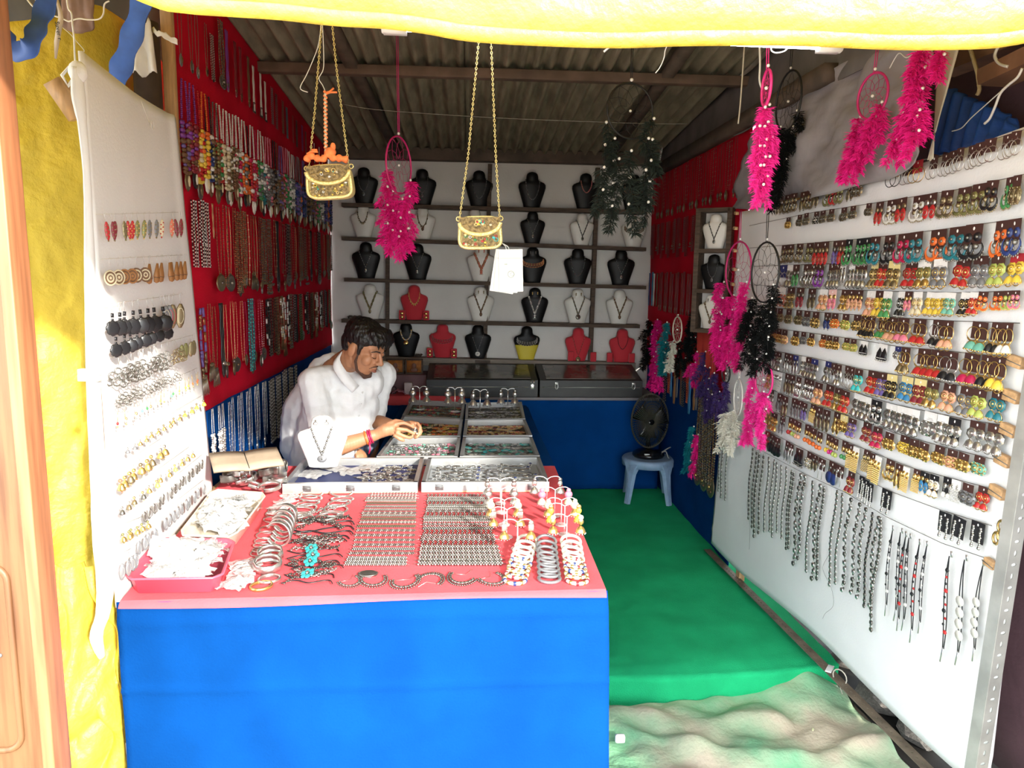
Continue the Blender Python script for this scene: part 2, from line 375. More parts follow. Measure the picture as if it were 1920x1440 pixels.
# ================================================================== bench along the back
bn = emp('back_bench', Matrix.Translation((.2, YBENCH, 0))); T(bn, 'long bench across the back wall with a blue cloth front', 'bench')
BM = Matrix.Translation((-.2, -YBENCH, 0))
mb = MB(); mb.bbox((XL+.02, YBENCH, BZ-.03), (XR-.02, 5.93, BZ), .004); ob('top', mb, M_dark, bn, BM)
mb = MB(); mb.grid(lambda u, v: Vector((lerp(XL+.03, XR-.02, u), YBENCH-.012+.02*nz(u*14, v*1.5)*(1-v)-.01*(1-v), lerp(.012, BZ-.005, v))), 90, 14); solid(ob('skirt', mb, M_blue, bn, BM), .004)
mb = MB(); mb.bar((.02, YBENCH-.02, BZ-.006), (XR-.03, YBENCH-.02, BZ-.006), .008, .02); ob('edge_strip', mb, M_grey, bn, BM)
mb = MB(); mb.grid(lambda u, v: Vector((lerp(XL+.04, -.02, u), lerp(YBENCH-.035, 5.85, v), BZ+.006-.06*(1 if v < .02 else 0)+.003*nz(u*9, v*9))), 30, 24); solid(ob('red_cover', mb, M_pink, bn, BM), .004)

# ================================================================== front table and the counter that runs back to the bench
XE = .405
FLp, FRp = pz(226, 1126, TZ), pz(1136, 1104, TZ)
tb = emp('front_table', Matrix.Translation((-.3, 2.6, 0))); T(tb, 'front display table covered with rose red cloth and a blue cloth front', 'table')
TM = Matrix.Translation((.3, -2.6, 0))
outline = [(FLp.x, FLp.y+.02), (FRp.x, FRp.y+.02), (XE, 3.3), (XE-.01, 4.95), (-.44, 4.95), (-.44, 3.38), (-1.04, 3.34), (-1.05, 2.9)]
mb = MB(); mb.prism(outline, TZ-.04, TZ-.006); ob('top', mb, M_wood, tb, TM, smooth=False)
mb = MB()
def cloth(u, v):
    xl = lerp(FLp.x, -1.05, v); xr = lerp(FRp.x, XE, v); x = lerp(xl, xr, u); y = lerp(lerp(FLp.y, FRp.y, u), 3.36, v)
    return Vector((x, y, TZ+.0012*nz(x*8, y*8)))
mb.grid(cloth, 50, 40)
def clothfront(u, v):
    p = Vector((lerp(FLp.x, FRp.x, u), lerp(FLp.y, FRp.y, u), TZ)); return p+Vector((0, -.016*math.sin(v*1.57), -.016*v-.005*v*math.sin(u*7)))
mb.grid(clothfront, 50, 4); ob('table_cloth', mb, M_pink, tb, TM)
mb = MB(); mb.prism([(XE, 3.355), (XE-.01, 4.95), (-.44, 4.95), (-.44, 3.355)], TZ-.005, TZ+.001); ob('counter_cloth', mb, M_blue, tb, TM, smooth=False)
mb = MB()
def skirt(u, v):
    p = Vector((lerp(FLp.x-.01, FRp.x+.004, u), lerp(FLp.y, FRp.y, u)-.002, lerp(TZ-.004, GZ+.01, v)))
    f = v**.7; return p+Vector((.028*f*(u), -.012*f+.020*f*nz(u*5, v*1.2, 3)+.006*nz(u*16, v*3)-.010*math.exp(-((v-.07)/.018)**2)*(.4+.6*abs(nz(u*3, 8)))-.006*math.exp(-((v-.30-.02*u)/.01)**2), 0))
mb.grid(skirt, 80, 70); solid(ob('front_skirt', mb, M_blue, tb, TM), .003)
def sidesk(pts, name):
    mb = MB(); pts = [Vector((*p, 0)) for p in pts]
    mb.grid(lambda u, v: pts[0].lerp(pts[1], u)+Vector((.008*nz(u*9, v*2), .006*nz(u*7, v*3, 4), lerp(TZ-.01, GZ+.01 if name == 'side_skirt' else .01, v))), 30, 8); solid(ob(name, mb, M_blue, tb, TM), .003)
sidesk([(FRp.x, FRp.y), (XE, 4.95)], 'side_skirt'); sidesk([(-.44, 3.38), (-.44, 4.95)], 'inner_skirt'); sidesk([(-1.04, 3.35), (-.44, 3.37)], 'inner_skirt')
for (x, y) in ((-.9, 2.1), (.33, 2.1), (-.95, 3.2), (.33, 4.85), (-.38, 4.85)):
    mb = MB(); mb.bbox((x-.025, y-.025, GZ if y < 2.8 else 0.004), (x+.025, y+.025, TZ-.03), .004); ob('leg', mb, M_wood, tb, TM)

# ================================================================== left white display panel
LPA, LPB = pz(226, 1126, TZ), pz(402, 914, TZ)       # near and far foot of the panel on the table
LA2, LB2 = Vector((LPA.x, LPA.y, 0)), Vector((LPB.x, LPB.y, 0))
LU = (LB2-LA2).normalized(); LN = LU.cross(Vector((0, 0, 1)))
def lp(x, y, off=0.0): return hit(x, y, LN, LN.dot(LA2))+LN*off
LTOP = lp(334, 262); LTOP.z = 0
lpn = emp('left_display_panel', Matrix.Translation((LA2.x, LA2.y, TZ))); T(lpn, 'tall white cloth display panel standing at the left end of the table', 'panel')
LM = Matrix.Translation((-LA2.x, -LA2.y, -TZ))
LW = (LB2-LA2).length
mb = MB()
def lpc(u, v):
    p = LA2.lerp(LB2.lerp(LTOP, v), u); z = lerp(TZ-.02, 2.115-.012*math.sin(math.pi*u), v); return Vector((p.x, p.y, z))+LN*(.003*nz(u*3, v*4)-.004+.02*math.exp(-((u-.93)/.03)**2)*max(0, v-.5))
mb.grid(lpc, 40, 50); solid(ob('cloth', mb, M_white, lpn, LM), .01, -1)
# wooden post at the near edge with the cloth wrapped and knotted round it
near = LA2-LU*.012
mb = MB(); mb.bbox((near.x-.040, near.y+.05, .74), (near.x-.022, near.y+.07, 2.09), .004); ob('post', mb, M_wood, lpn, LM)
mb = MB(); tp = pY(140, 190, near.y); mb.bar(tp+Vector((-.055, .02, .050)), tp+Vector((-.012, .04, -.03)), .04, .04, (0, -1, 0)); ob('post_stub', mb, M_wood, lpn, LM)
wr = [(150, 128, .020), (152, 180, .024), (160, 240, .016), (168, 330, .013), (172, 450, .017), (176, 600, .022), (182, 760, .026), (190, 900, .03), (196, 1010, .034), (203, 1090, .034), (198, 1150, .028), (186, 1190, .026), (196, 1232, .012)]
pts = [pY(x-5, y, near.y-.012) for x, y, r in wr]; pts = smoothpts(pts, 5)
rr = [wr[min(len(wr)-1, i//5)][2]*(1-(i % 5)/5)+wr[min(len(wr)-1, i//5+1)][2]*((i % 5)/5) for i in range(len(pts))]
mb = MB(); mb.tube(pts, [r*(1+.15*nz(i*.6, 3)) for i, r in enumerate(rr)], 10, flat=.55); ob('wrapped_edge', mb, M_white, lpn, LM)
kn = pY(146, 135, near.y-.01)
mb = MB(); mb.sph(kn, (.022, .02, .026), 10, 7); mb.tube([kn, kn+Vector((-.02, 0, .01)), kn+Vector((-.035, -.005, -.01)), kn+Vector((-.02, -.01, -.035)), kn], .004, 6); ob('knot', mb, M_white, lpn, LM)
for (x, y) in ((165, 708), (165, 698)):
    q = pY(x, y, near.y-.02); mb = MB(); mb.bbox((q.x-.022, q.y-.01, q.z-.009), (q.x+.03, q.y+.01, q.z+.009), .003); ob('clip', mb, mat('cream_card', (.75, .68, .52), .7), lpn, LM)

# ================================================================== right white display panel
RA = Vector((*pz(1331, 1018, .10).xy, 0)); RB = Vector((*pz(1790, 1440, .10).xy, 0))
RU = (RB-RA).normalized(); RN = RU.cross(Vector((0, 0, 1)))
RB = RA+RU*((RB-RA).length+.12)
def rp(x, y, off=0.0): return hit(x, y, RN, RN.dot(RA))+RN*off
RTOP = rp(1386, 392); RTOP.z = 0
rpn = emp('right_display_panel', Matrix.Translation((RA.x, RA.y, 0))); T(rpn, 'large white cloth display panel along the right side hung with earrings', 'panel')
RM = Matrix.Translation((-RA.x, -RA.y, 0)); RL = (RB-RA).length
mb = MB()
def rpc(u, v):
    p = RA.lerp(RTOP, v).lerp(RB, u); zt = lerp(1.93, 2.03, u)-.03*math.sin(math.pi*u); z = lerp(.10-.015*math.sin(u*9), zt, v)
    return Vector((p.x, p.y, z))+RN*(.004*nz(u*5, v*3)-.006+.006*math.exp(-((v-.045)/.006)**2)+.006*math.exp(-((u-.975)/.006)**2)+.004*math.exp(-((u-.955)/.005)**2))
mb.grid(rpc, 110, 60); solid(ob('cloth', mb, M_white, rpn, RM), .012, -1)
bx = MB()
for t in (.16, .97):
    p = RA.lerp(RB, t)-RN*.035; bx.bar(p+Vector((0, 0, .02 if t < .5 else GZ)), p+Vector((0, 0, 2.0)), .04, .03, RN)
for z in (.14, 1.05, 1.93): bx.bar(RA.lerp(RB, .16)-RN*.035+Vector((0, 0, z)), RB-RU*.06-RN*.035+Vector((0, 0, z)), .035, .03, RN)
ob('frame', bx, M_wood, rpn, RM, smooth=False)

# slotted angle strip with real holes: local x = across, y = along, z = normal
def slotted(L, wd, pitch, hw, hh, alt=False):
    b = MB(); n = max(1, int(L/pitch))
    for i in range(n):
        y0 = i*pitch; y1 = y0+pitch; cy = (y0+y1)/2
        outer = [(0, y0), (wd/2, y0), (wd, y0), (wd, cy), (wd, y1), (wd/2, y1), (0, y1), (0, cy)]
        a, c = (hw, hh) if not (alt and i % 2) else (hh, hw)
        inner = [(wd/2-a*.7, cy-c*.7), (wd/2, cy-c), (wd/2+a*.7, cy-c*.7), (wd/2+a, cy), (wd/2+a*.7, cy+c*.7), (wd/2, cy+c), (wd/2-a*.7, cy+c*.7), (wd/2-a, cy)]
        b.add([(x, y, 0) for x, y in outer+inner], [(k, (k+1) % 8, 8+(k+1) % 8, 8+k) for k in range(8)])
    b.add([(0, 0, 0), (0, n*pitch, 0), (0, n*pitch, -wd*.9), (0, 0, -wd*.9)], [(0, 1, 2, 3)])
    return b
# upright at the near end of the right panel
q0 = rp(1842, 1400); q1 = pY(1908, 780, q0.y)
pbase = Vector((q0.x+.008, q0.y-.10, GZ)); Hpost = 2.75
Mx = Matrix(((1, 0, 0, 0), (0, 0, -1, 0), (0, 1, 0, 0), (0, 0, 0, 1)))
pA = pY(1830, 1440, q0.y-.08); pB = pY(1893, 1030, q0.y-.08); yv = (pB-pA).normalized(); xv = Vector((math.cos(.16), math.sin(.16), 0)); zv = xv.cross(yv).normalized(); xv = yv.cross(zv); pO = pA-yv*((pA.z-GZ)/yv.z)
pw = slotted(2.45, .040, .033, .0050, .0090, True)
o = solid(ob('slotted_post', pw, M_steel, None, Matrix(((xv.x, yv.x, zv.x, pO.x), (xv.y, yv.y, zv.y, pO.y), (xv.z, yv.z, zv.z, pO.z), (0, 0, 0, 1))), smooth=False), .003)
T(o, 'grey slotted steel angle post at the near end of the right panel', 'post')
ra = pz(1332, 1030, .035); rb = pz(1762, 1452, .035); d = rb-ra; L = d.length+.25
rw = slotted(L, .04, .028, .004, .007)
yy = d.normalized(); xx = yy.cross(Vector((0, 0, 1))).normalized(); zz = xx.cross(yy)
o = solid(ob('slotted_rail', rw, M_rust, None, Matrix(((-zz.x*0+xx.x, yy.x, zz.x, ra.x), (xx.y, yy.y, zz.y, ra.y), (xx.z, yy.z, zz.z, ra.z), (0, 0, 0, 1))), smooth=False), .004)
T(o, 'rusty slotted angle bar lying along the edge of the carpet under the right panel', 'rail')

# neighbouring stall's cloth and things behind the right panel
mb = MB(); mb.grid(lambda u, v: Vector((1.76+.03*nz(u*6, v*3)+.02*math.sin(u*22)*(1-v), lerp(.40, 4.3, u), lerp(.02+.05*nz(u*7, 4), 2.33+.40*u, v))), 60, 24)
T(solid(ob('neighbour_cloth', mb, M_maroon), .006), 'dark maroon cloth of the next stall beyond the right panel', 'cloth')
mb = MB()
A, B, C_, D = pX(1764, 158, 1.62), pX(1905, 222, 1.66), pX(1900, 262, 1.58), pX(1748, 290, 1.60)
def blp(u, v):
    p = A.lerp(B, u).lerp(D.lerp(C_, u), v); return p+Vector((.014*math.sin(u*44+v*4), 0, .01*nz(u*20, v*4)))
mb.grid(blp, 90, 12); T(solid(ob('pleated_cloth', mb, M_bluetarp), .004), 'blue pleated cloth bunched behind the top of the right panel', 'cloth')
a = pX(1770, 130, 1.68); b_ = pX(1990, 62, 1.70); mb = MB(); mb.bar(a, b_+Vector((0, -.3, .02)), .05, .085, (1, 0, 0))
T(ob('roof_beam', mb, mat('reddish_beam', (.20, .10, .055), .7, var=.25, scale=9), smooth=False), 'reddish brown wooden beam at the upper right corner', 'beam')
a = pX(1920, 128, 1.66); mb = MB(); mb.bar(a+Vector((-.01, .12, 0)), a+Vector((.01, -.35, .04)), .05, .11, (1, 0, 0)); T(ob('wood_block', mb, mat('reddish_beam', (.2, .1, .05)), smooth=False), 'thick brown timber end below the upper right beam', 'beam')

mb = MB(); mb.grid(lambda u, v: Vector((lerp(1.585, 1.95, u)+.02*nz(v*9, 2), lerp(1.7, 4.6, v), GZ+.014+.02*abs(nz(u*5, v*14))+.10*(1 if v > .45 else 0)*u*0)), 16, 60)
T(ob('gap_shade_sheet', mb, mat('shade_black_plastic', (.010, .009, .008), .8, var=.4, scale=9, spec=.1)), 'dark sheet standing in for shade and plastic scraps on the ground beneath the right panel', 'sheet')  # near-black colour stands in for shade under the panel, besides black plastic bits
# stones under and beyond the right panel
random.seed(5)
def stone(seed):
    bm = bmesh.new(); bmesh.ops.create_icosphere(bm, subdivisions=2, radius=1)
    for v in bm.verts: v.co *= 1+.28*noise.noise(v.co*1.3+Vector((seed, 0, 0)))+.08*noise.noise(v.co*4+Vector((0, seed, 0)))
    me = bpy.data.meshes.new('stone'); bm.to_mesh(me); bm.free(); me.materials.append(M_stone); return me
st = [stone(i*3.7) for i in range(4)]
stl = [(1640, 1330, .10, 'brown stone under the lower edge of the right panel'), (1700, 1395, .08, 'small stone under the near corner of the right panel'), (1870, 1365, .10, 'grey stone behind the foot of the slotted post'), (1925, 1425, .07, 'grey stone at the far lower right corner'), (1890, 1318, .09, 'dark stone below the hem of the maroon cloth'), (1560, 1255, .06, 'dark stone between the rail and the right panel')]
for i, (x, y, r, lab) in enumerate(stl):
    p = pz(x, y, GZ+r*.55); 
    if x < 1750: p = p+Vector((.10, .08, 0))
    else: p = p+Vector((.02, 0, 0))
    p.z = GZ+r*.62
    T(ob('stone', st[i % 4], M=TRS(p, i*1.3, (r*1.2, r, r*.75))), lab, 'stone')
# ================================================================== left side: door leaf, tarpaulin, poles, straps
dY = 1.35
e0 = pY(62, 900, dY).x
eb = pY(103, 1440, dY); et = pY(0, 255, dY); e0 = eb.x
dr = emp('wooden_door', Matrix.Translation((e0, dY, eb.z)) @ Matrix.Rotation(math.atan2(et.x-eb.x, et.z-eb.z), 4, 'Y')); T(dr, 'varnished wooden door leaf at the left edge of the picture', 'door')
DM = Matrix.Translation((-e0, -dY, -eb.z))
mb = MB(); mb.bbox((e0-.75, dY, eb.z-.75), (e0, dY+.045, 2.25), .006); ob('leaf', mb, M_door, dr, DM)
mb = MB(); mb.bbox((e0-.018, dY-.008, eb.z-.75), (e0+.004, dY+.05, 2.25), .003); ob('edge_strip', mb, mat('dark_door_edge', (.34, .13, .055), .5, var=.25, scale=8, stretch=(8, 8, .6)), dr, DM)
# raised moulding round the lower door panel (rounded corners)
cx0, cx1 = e0-.62, e0-.055; z0, z1 = pY(30, 1405, dY).z, pY(30, 1060, dY).z
pts = []
for (ax, az, a0) in ((cx1-.03, z1-.03, 0), (cx0+.03, z1-.03, 90), (cx0+.03, z0+.03, 180), (cx1-.03, z0+.03, 270)):
    for k in range(7): a = math.radians(a0+90*k/6); pts.append((ax+.03*math.cos(a), dY-.001, az+.03*math.sin(a)))
mb = MB(); mb.tube(pts, .006, 8, closed=True); ob('moulding', mb, M_door, dr, DM)
mb = MB(); q = pY(21, 1228, dY); mb.sph((e0-.08, dY-.001, q.z), (.004, .003, .004), 8, 6); ob('screw', mb, M_wire, dr, DM)

# yellow tarpaulin hanging behind the left panel
plan = smoothpts([(-2.3, 1.75, 0), (-1.75, 2.15, 0), (-1.40, 2.42, 0), (-1.22, 2.62, 0), (-1.15, 2.90, 0), (-1.14, 3.10, 0)], 8); npn = len(plan)-1
mb = MB()
def tarp(u, v):
    f = u*npn; i = min(npn-1, int(f)); p = plan[i].lerp(plan[i+1], f-i); z = lerp(GZ+.02, 2.34-.10*math.sin(u*7)*(1 if v > .9 else 0), v)
    w_ = .035*nz(u*6, v*2.5)+.020*nz(u*17, v*14)+.012*nz(u*34, v*30)+.012*math.sin(u*30+v*3)*(1-v)
    return Vector((p.x-.02*w_, p.y+w_, z+.02*nz(u*9, 4)))
mb.grid(tarp, 110, 150)
tp_ = ob('yellow_tarpaulin', mb, M_tarp); solid(tp_, .003); T(tp_, 'creased yellow tarpaulin sheet hanging behind the left display panel', 'tarpaulin')
# bunched lower folds of a second tarpaulin at the panel's foot
mb = MB()
def bunch(u, v):
    x = lerp(-1.30, -.985, u); z = lerp(GZ+.004, .78, v)
    bul = .10*math.sin(math.pi*min(1, u*1.05))*(1.1-v)+.05*math.exp(-((v-.55)/.14)**2-((u-.45)/.4)**2)
    fo = .055*abs(math.sin(5*u+7*v+3*nz(u*3, v*4)))+.04*abs(nz(u*6, v*7, 3))
    narrow = 1-.45*max(0, v-.35)
    return Vector((lerp(-1.0, x, narrow) if u < .99 else x, 2.10-bul-fo, z))
mb.grid(bunch, 60, 80); b2 = ob('tarpaulin_bundle', mb, M_tarp); solid(b2, .004)
T(b2, 'bunched yellow tarpaulin folds on the ground below the left panel', 'tarpaulin')

# poles at the front of the red wall
pl = pY(285, 150, 2.78)
mb = MB(); mb.tube([(pl.x-.012, 2.735, GZ), (pl.x, 2.735, 1.2), (pl.x+.004, 2.735, 2.42)], [.05, .048, .044], 12)
T(ob('timber_pole', mb, mat('dark_bark', (.055, .035, .028), .85, var=.3, scale=14, bump=.4)), 'dark round timber pole behind the left panel', 'pole')
bt = pY(316, 120, 2.80); mb = MB(); mb.bbox((bt.x-.022, 2.80, .0), (bt.x+.016, 2.83, 2.66), .003)
T(ob('pine_batten', mb, M_wood), 'pale pine batten upright at the front edge of the red wall', 'batten')
# dark cloth added to block the bright sky, and brown sacking above the tarpaulin
mb = MB(); mb.grid(lambda u, v: Vector((lerp(-3.4, -1.19, u), 3.15+.03*nz(u*9, v*5), lerp(.0, 3.2, v))), 30, 20)
T(solid(ob('backing_cloth', mb, mat('dark_backing', (.05, .042, .036), .95, var=.3, scale=5)), .006), 'dark cloth added to block the sky behind the top of the yellow tarpaulin', 'cloth')
A = pY(118, -20, 2.5); B = pY(182, 52, 2.5); mb = MB()
mb.grid(lambda u, v: Vector((lerp(A.x, B.x, u)-.01*v, 2.5+.015*nz(u*5, v*5), lerp(A.z+.1, B.z, v)-.02*math.sin(math.pi*u)*v)), 14, 12)
T(solid(ob('brown_sacking', mb, mat('brown_sack', (.22, .14, .115), .9, var=.15, scale=15)), .006), 'brown sacking hanging at the top left above the tarpaulin', 'cloth')

def ribbon(pts, wd, Y, name, m, lab, cat, tw=0):
    P = smoothpts([pY(x, y, Y+dy) for x, y, dy in pts], 6); mb = MB(); n = len(P)-1
    ws = [wd*(1+.15*math.sin(i*.9)) for i in range(n+1)]
    vs = []; fs = []
    for i, p in enumerate(P):
        t = (P[min(i+1, n)]-P[max(0, i-1)]).normalized(); sd_ = t.cross(Vector((0, 1, 0)))
        if sd_.length < .1: sd_ = Vector((1, 0, 0))
        sd_.normalize(); a = tw*i/n; sd_ = sd_*math.cos(a)+Vector((0, 1, 0))*math.sin(a)
        vs += [p-sd_*ws[i]/2, p+Vector((0, .008, 0)), p+sd_*ws[i]/2]
    for i in range(n):
        for k in range(2): fs.append((i*3+k, i*3+k+1, (i+1)*3+k+1, (i+1)*3+k))
    mb.add(vs, fs); o = ob(name, mb, m); solid(o, .003); return T(o, lab, cat)
ribbon([(-10, 20, 0), (4, 62, 0), (20, 88, 0), (40, 97, -.02), (56, 84, -.03), (67, 56, -.02), (80, 25, 0), (96, -25, 0)], .040, 1.75, 'blue_strap', M_strap, 'blue fabric strap looped at the top left corner', 'strap')
ribbon([(268, -10, 0), (255, 40, 0), (238, 95, 0), (222, 140, 0), (214, 172, .02), (226, 205, .05), (240, 240, .08)], .058, 2.45, 'blue_strap', M_strap, 'blue fabric strap hanging beside the dark pole', 'strap', .7)

# white plastic bag tied round the pole
mb = MB(); c = pY(280, 72, 2.655)
mb.grid(lambda u, v: c+Vector((-.035+.05*u+.03*(v)*(u-.5), -.02-.02*math.sin(u*9)*v, .045-.16*v+.03*nz(u*4, v*4))), 14, 18)
mb.grid(lambda u, v: c+Vector((.015+.075*u, -.01-.01*math.sin(u*5), .03-.018*v-.03*u+.01*nz(u*6, v))), 12, 5)
o = ob('plastic_bag', mb, mat('white_polythene', (.66, .64, .62), .4, var=.1, scale=12)); solid(o, .002); T(o, 'torn white plastic bag tied round the dark pole', 'bag')

def cord(name, pix, r, m, lab, cat='wire', Y=None, n=5, X=None):
    P = smoothpts([pX(x, y, X+dd) if X is not None else pY(x, y, Y+dd) for x, y, dd in [(q+(0,))[:3] for q in pix]], 5)
    mb = MB(); mb.tube(P, r, n); return T(ob(name, mb, m), lab, cat)
M_cable = mat('white_cable', (.70, .69, .66), .45); M_thread = mat('pale_thread', (.52, .48, .40), .7)
cord('hanging_wire', [(125, -8), (128, 15), (134, 25), (136, 45), (139, 70), (140, 95), (141, 118)], .0022, M_cable, 'white wire from which the left panel hangs', 'wire', 1.97)
cord('hanging_wire', [(95, 28), (115, 34), (128, 40), (133, 39), (148, 35), (165, 37), (185, 36), (194, 26), (196, 8), (205, 2)], .002, M_cable, 'thin white wire crossing horizontally at the top left', 'wire', 2.1)
cord('hanging_wire', [(48, -5), (60, 10), (72, 20), (66, -5)], .002, M_cable, 'white wire bent behind the looped blue strap', 'wire', 1.9)
cord('thread', [(118, 52), (132, 64), (146, 80), (155, 90), (158, 96), (152, 100), (156, 108), (158, 100)], .0012, M_thread, 'frayed yellow thread dangling over the tarpaulin', 'thread', 2.2)
# narrow paper strip with handwriting
ps = emp('paper_strip', Matrix.Translation(pY(108, 60, 2.02))); T(ps, 'narrow paper strip with handwriting hanging at the top left', 'paper')
P = [pY(x, y, 2.02)-pY(108, 60, 2.02) for x, y in ((105, -5), (112, 20), (114, 34), (110, 55), (106, 78), (104, 110))]
mb = MB(); ws = [.006, .010, .012, .013, .012, .004]; vs = []
for i, p in enumerate(P): vs += [p-Vector((ws[i]/2, 0, 0)), p+Vector((ws[i]/2, .002, 0))]
mb.add(vs, [(2*i, 2*i+1, 2*i+3, 2*i+2) for i in range(5)]); o = solid(ob('strip', mb, mat('old_paper', (.58, .50, .42), .8, var=.1, scale=30), ps), .0008)
def text(s, size, M, m, parent=None, name='lettering', align='CENTER', ext=.0004):
    cu = bpy.data.curves.new(name, 'FONT'); cu.body = s; cu.size = size; cu.align_x = align; cu.align_y = 'CENTER'; cu.extrude = ext; cu.resolution_u = 2
    tmp = bpy.data.objects.new('tmp', cu); COL.objects.link(tmp)
    dg = bpy.context.evaluated_depsgraph_get(); me = bpy.data.meshes.new_from_object(tmp.evaluated_get(dg))
    bpy.data.objects.remove(tmp); bpy.data.curves.remove(cu)
    me.materials.clear(); me.materials.append(m); o = ob(name, me); o.matrix_basis = M
    if parent: o.parent = parent
    return o
M_ink = mat('black_ink', (.02, .02, .02), .6)
o = text('Suver r', .015, frame((1, 0, 0), P[3]+Vector((0, -.002, -.004)), 1, math.radians(-84)), M_ink, ps)
# small knots of wire on the panel's top edge
q = lp(282, 235); mb = MB(); mb.tor(q+LN*.006, .012, .0014, 12, 4, 0, None, 'u'); mb.tube([q, q+Vector((0, -.06, .06))], .0014, 4); T(ob('tie_wire', mb, M_cable), 'small wire tie on the top edge of the left panel', 'wire')
# ================================================================== necklace busts on the shelves
M_bblack = mat('black_velvet_bust', (.006, .006, .0065), .45, spec=.25); M_bwhite = mat('white_leather_bust', (.70, .68, .63), .4); M_bred = mat('red_velvet_bust', (.50, .015, .028), .75, sheen=.3)
M_byel = mat('yellow_bust_base', (.62, .50, .04), .6); M_bclear = mat('bright_white_bust', (.86, .85, .83), .3)
# profile: height, half width, half depth, forward offset (unit height 1)
BP = [(0, .23, .11, .02), (.02, .235, .12, .02), (.12, .26, .125, .02), (.28, .31, .13, .015), (.44, .36, .135, .005), (.56, .395, .13, -.005), (.64, .39, .125, -.015), (.69, .35, .115, -.02), (.725, .27, .11, -.02), (.75, .20, .115, -.015), (.80, .175, .125, -.01), (.88, .17, .13, -.005), (.94, .15, .12, 0), (.98, .10, .085, 0), (1.0, .03, .03, 0)]
def bprof(z):
    for a, b in zip(BP, BP[1:]):
        if z <= b[0]: t = (z-a[0])/(b[0]-a[0]); return [lerp(a[k], b[k], t) for k in range(1, 4)]
    return BP[-1][1:]
def bsurf(x, z, off=.012):    # point on the front of the bust
    hw, hd, fo = bprof(z); t = max(0, 1-(x/hw)**2); return Vector((x, -(hd*math.sqrt(t)) - fo*0 + fo - off, z))
def bustmesh(name, ms, split=None):
    b = MB(); n = 22; vs = []
    P = []
    for a, c in zip(BP, BP[1:]):
        for k in range(2): P.append([lerp(a[i], c[i], k/2) for i in range(4)])
    P.append(list(BP[-1]))
    for (z, hw, hd, fo) in P:
        for j in range(n):
            an = 2*math.pi*j/n; y = math.sin(an); x = math.cos(an)
            vs.append((hw*x, fo-hd*abs(y)**.9*(1 if y > 0 else -.55), z))
    fs = []; mi = []
    for i in range(len(P)-1):
        for j in range(n): fs.append((i*n+j, i*n+(j+1) % n, (i+1)*n+(j+1) % n, (i+1)*n+j)); mi.append(1 if split and P[i][0] < split else 0)
    b.add(vs, [f[::-1] for f in fs]); b.m = mi; b.add(vs[:n], [tuple(range(n))], 1 if split else 0); return b.mesh(name, ms)
BUST = {'k': bustmesh('bust', [M_bblack]), 'w': bustmesh('bust', [M_bwhite]), 'r': bustmesh('bust', [M_bred]), 'y': bustmesh('bust', [M_bblack, M_byel], .42), 'x': bustmesh('bust', [M_bclear])}
def curve_on(kind, n=30, wtop=.155, ztop=.78, zbot=.30, sh=1.0):
    P = []
    for i in range(n+1):
        s = -1+2*i/n
        if kind == 'v': x = s*wtop*1.25; z = zbot+(ztop-zbot)*abs(s)**1.05
        else: x = math.sin(s*math.pi/2)*wtop*sh; z = zbot+(ztop-zbot)*(1-math.cos(s*math.pi/2))**.9
        P.append(bsurf(x, z))
    return P
def necklace(kind, c1, c2, bead=.016, zbot=.30, pend=None, n=30, tub=False, wtop=.155, drops=0):
    b = MB(); bead = bead*1.45 if n != 30 or kind == 'u' or wtop > .14 else bead; P = curve_on(kind, n, wtop, zbot=zbot)
    if tub: b.tube(P, bead*.55, 6, 0)
    else:
        for i, p in enumerate(P): b.sph(p, bead*(1 if i % 3 else .75), 6, 4, 0 if i % 2 else 1)
    if drops:
        for i in range(2, n-1, max(1, n//drops)): b.sph(P[i]+Vector((0, -.006, -.030)), (.020, .012, .034), 7, 5, 1); b.sph(P[i]+Vector((0, -.012, -.03)), .009, 5, 4, 0)
    if pend:
        q = bsurf(0, max(.06, zbot-.05), .02)
        if pend == 'disc': b.lathe([(.0, -.01), (.068, -.01), (.074, 0), (.06, .012), (.0, .014)], 14, (0, 0, 0), 1, Matrix.Translation(q+Vector((0, 0, -.03))) @ Matrix.Rotation(math.pi/2, 4, 'X')); b.sph(q+Vector((0, -.012, -.03)), .018, 6, 4, 0)
        elif pend == 'drop': b.sph(q+Vector((0, 0, -.03)), (.042, .018, .062), 8, 6, 1); b.sph(q+Vector((0, -.016, -.035)), .020, 6, 4, 0)
        elif pend == 'big':
            b.sph(q, (.045, .016, .03), 8, 5, 1); b.sph(q+Vector((0, 0, -.055)), (.04, .016, .035), 8, 5, 1)
            for k in range(5): b.sph(q+Vector((-.04+.02*k, 0, -.10)), .010, 5, 4, 0)
    return b.mesh('necklace', [pm(c1), pm(c2)])
def collar(c1, c2):
    b = MB()
    for z0, w_ in ((.52, .30), (.48, .31), (.43, .31)):
        for i in range(25):
            s = -1+2*i/24; x = math.sin(s*math.pi/2)*w_; b.sph(bsurf(x*.98, z0+.13*(1-math.cos(s*math.pi/2))), .018, 6, 4, (i+int(z0*100)) % 2)
    return b.mesh('necklace', [pm(c1), pm(c2)])
def pairear(c):
    b = MB(); b.sph((0, 0, 0), (.020, .012, .024), 7, 5, 0); b.sph((0, -.005, -.04), (.016, .010, .026), 7, 5, 0)
    return b.mesh('earring', [pm(c)])
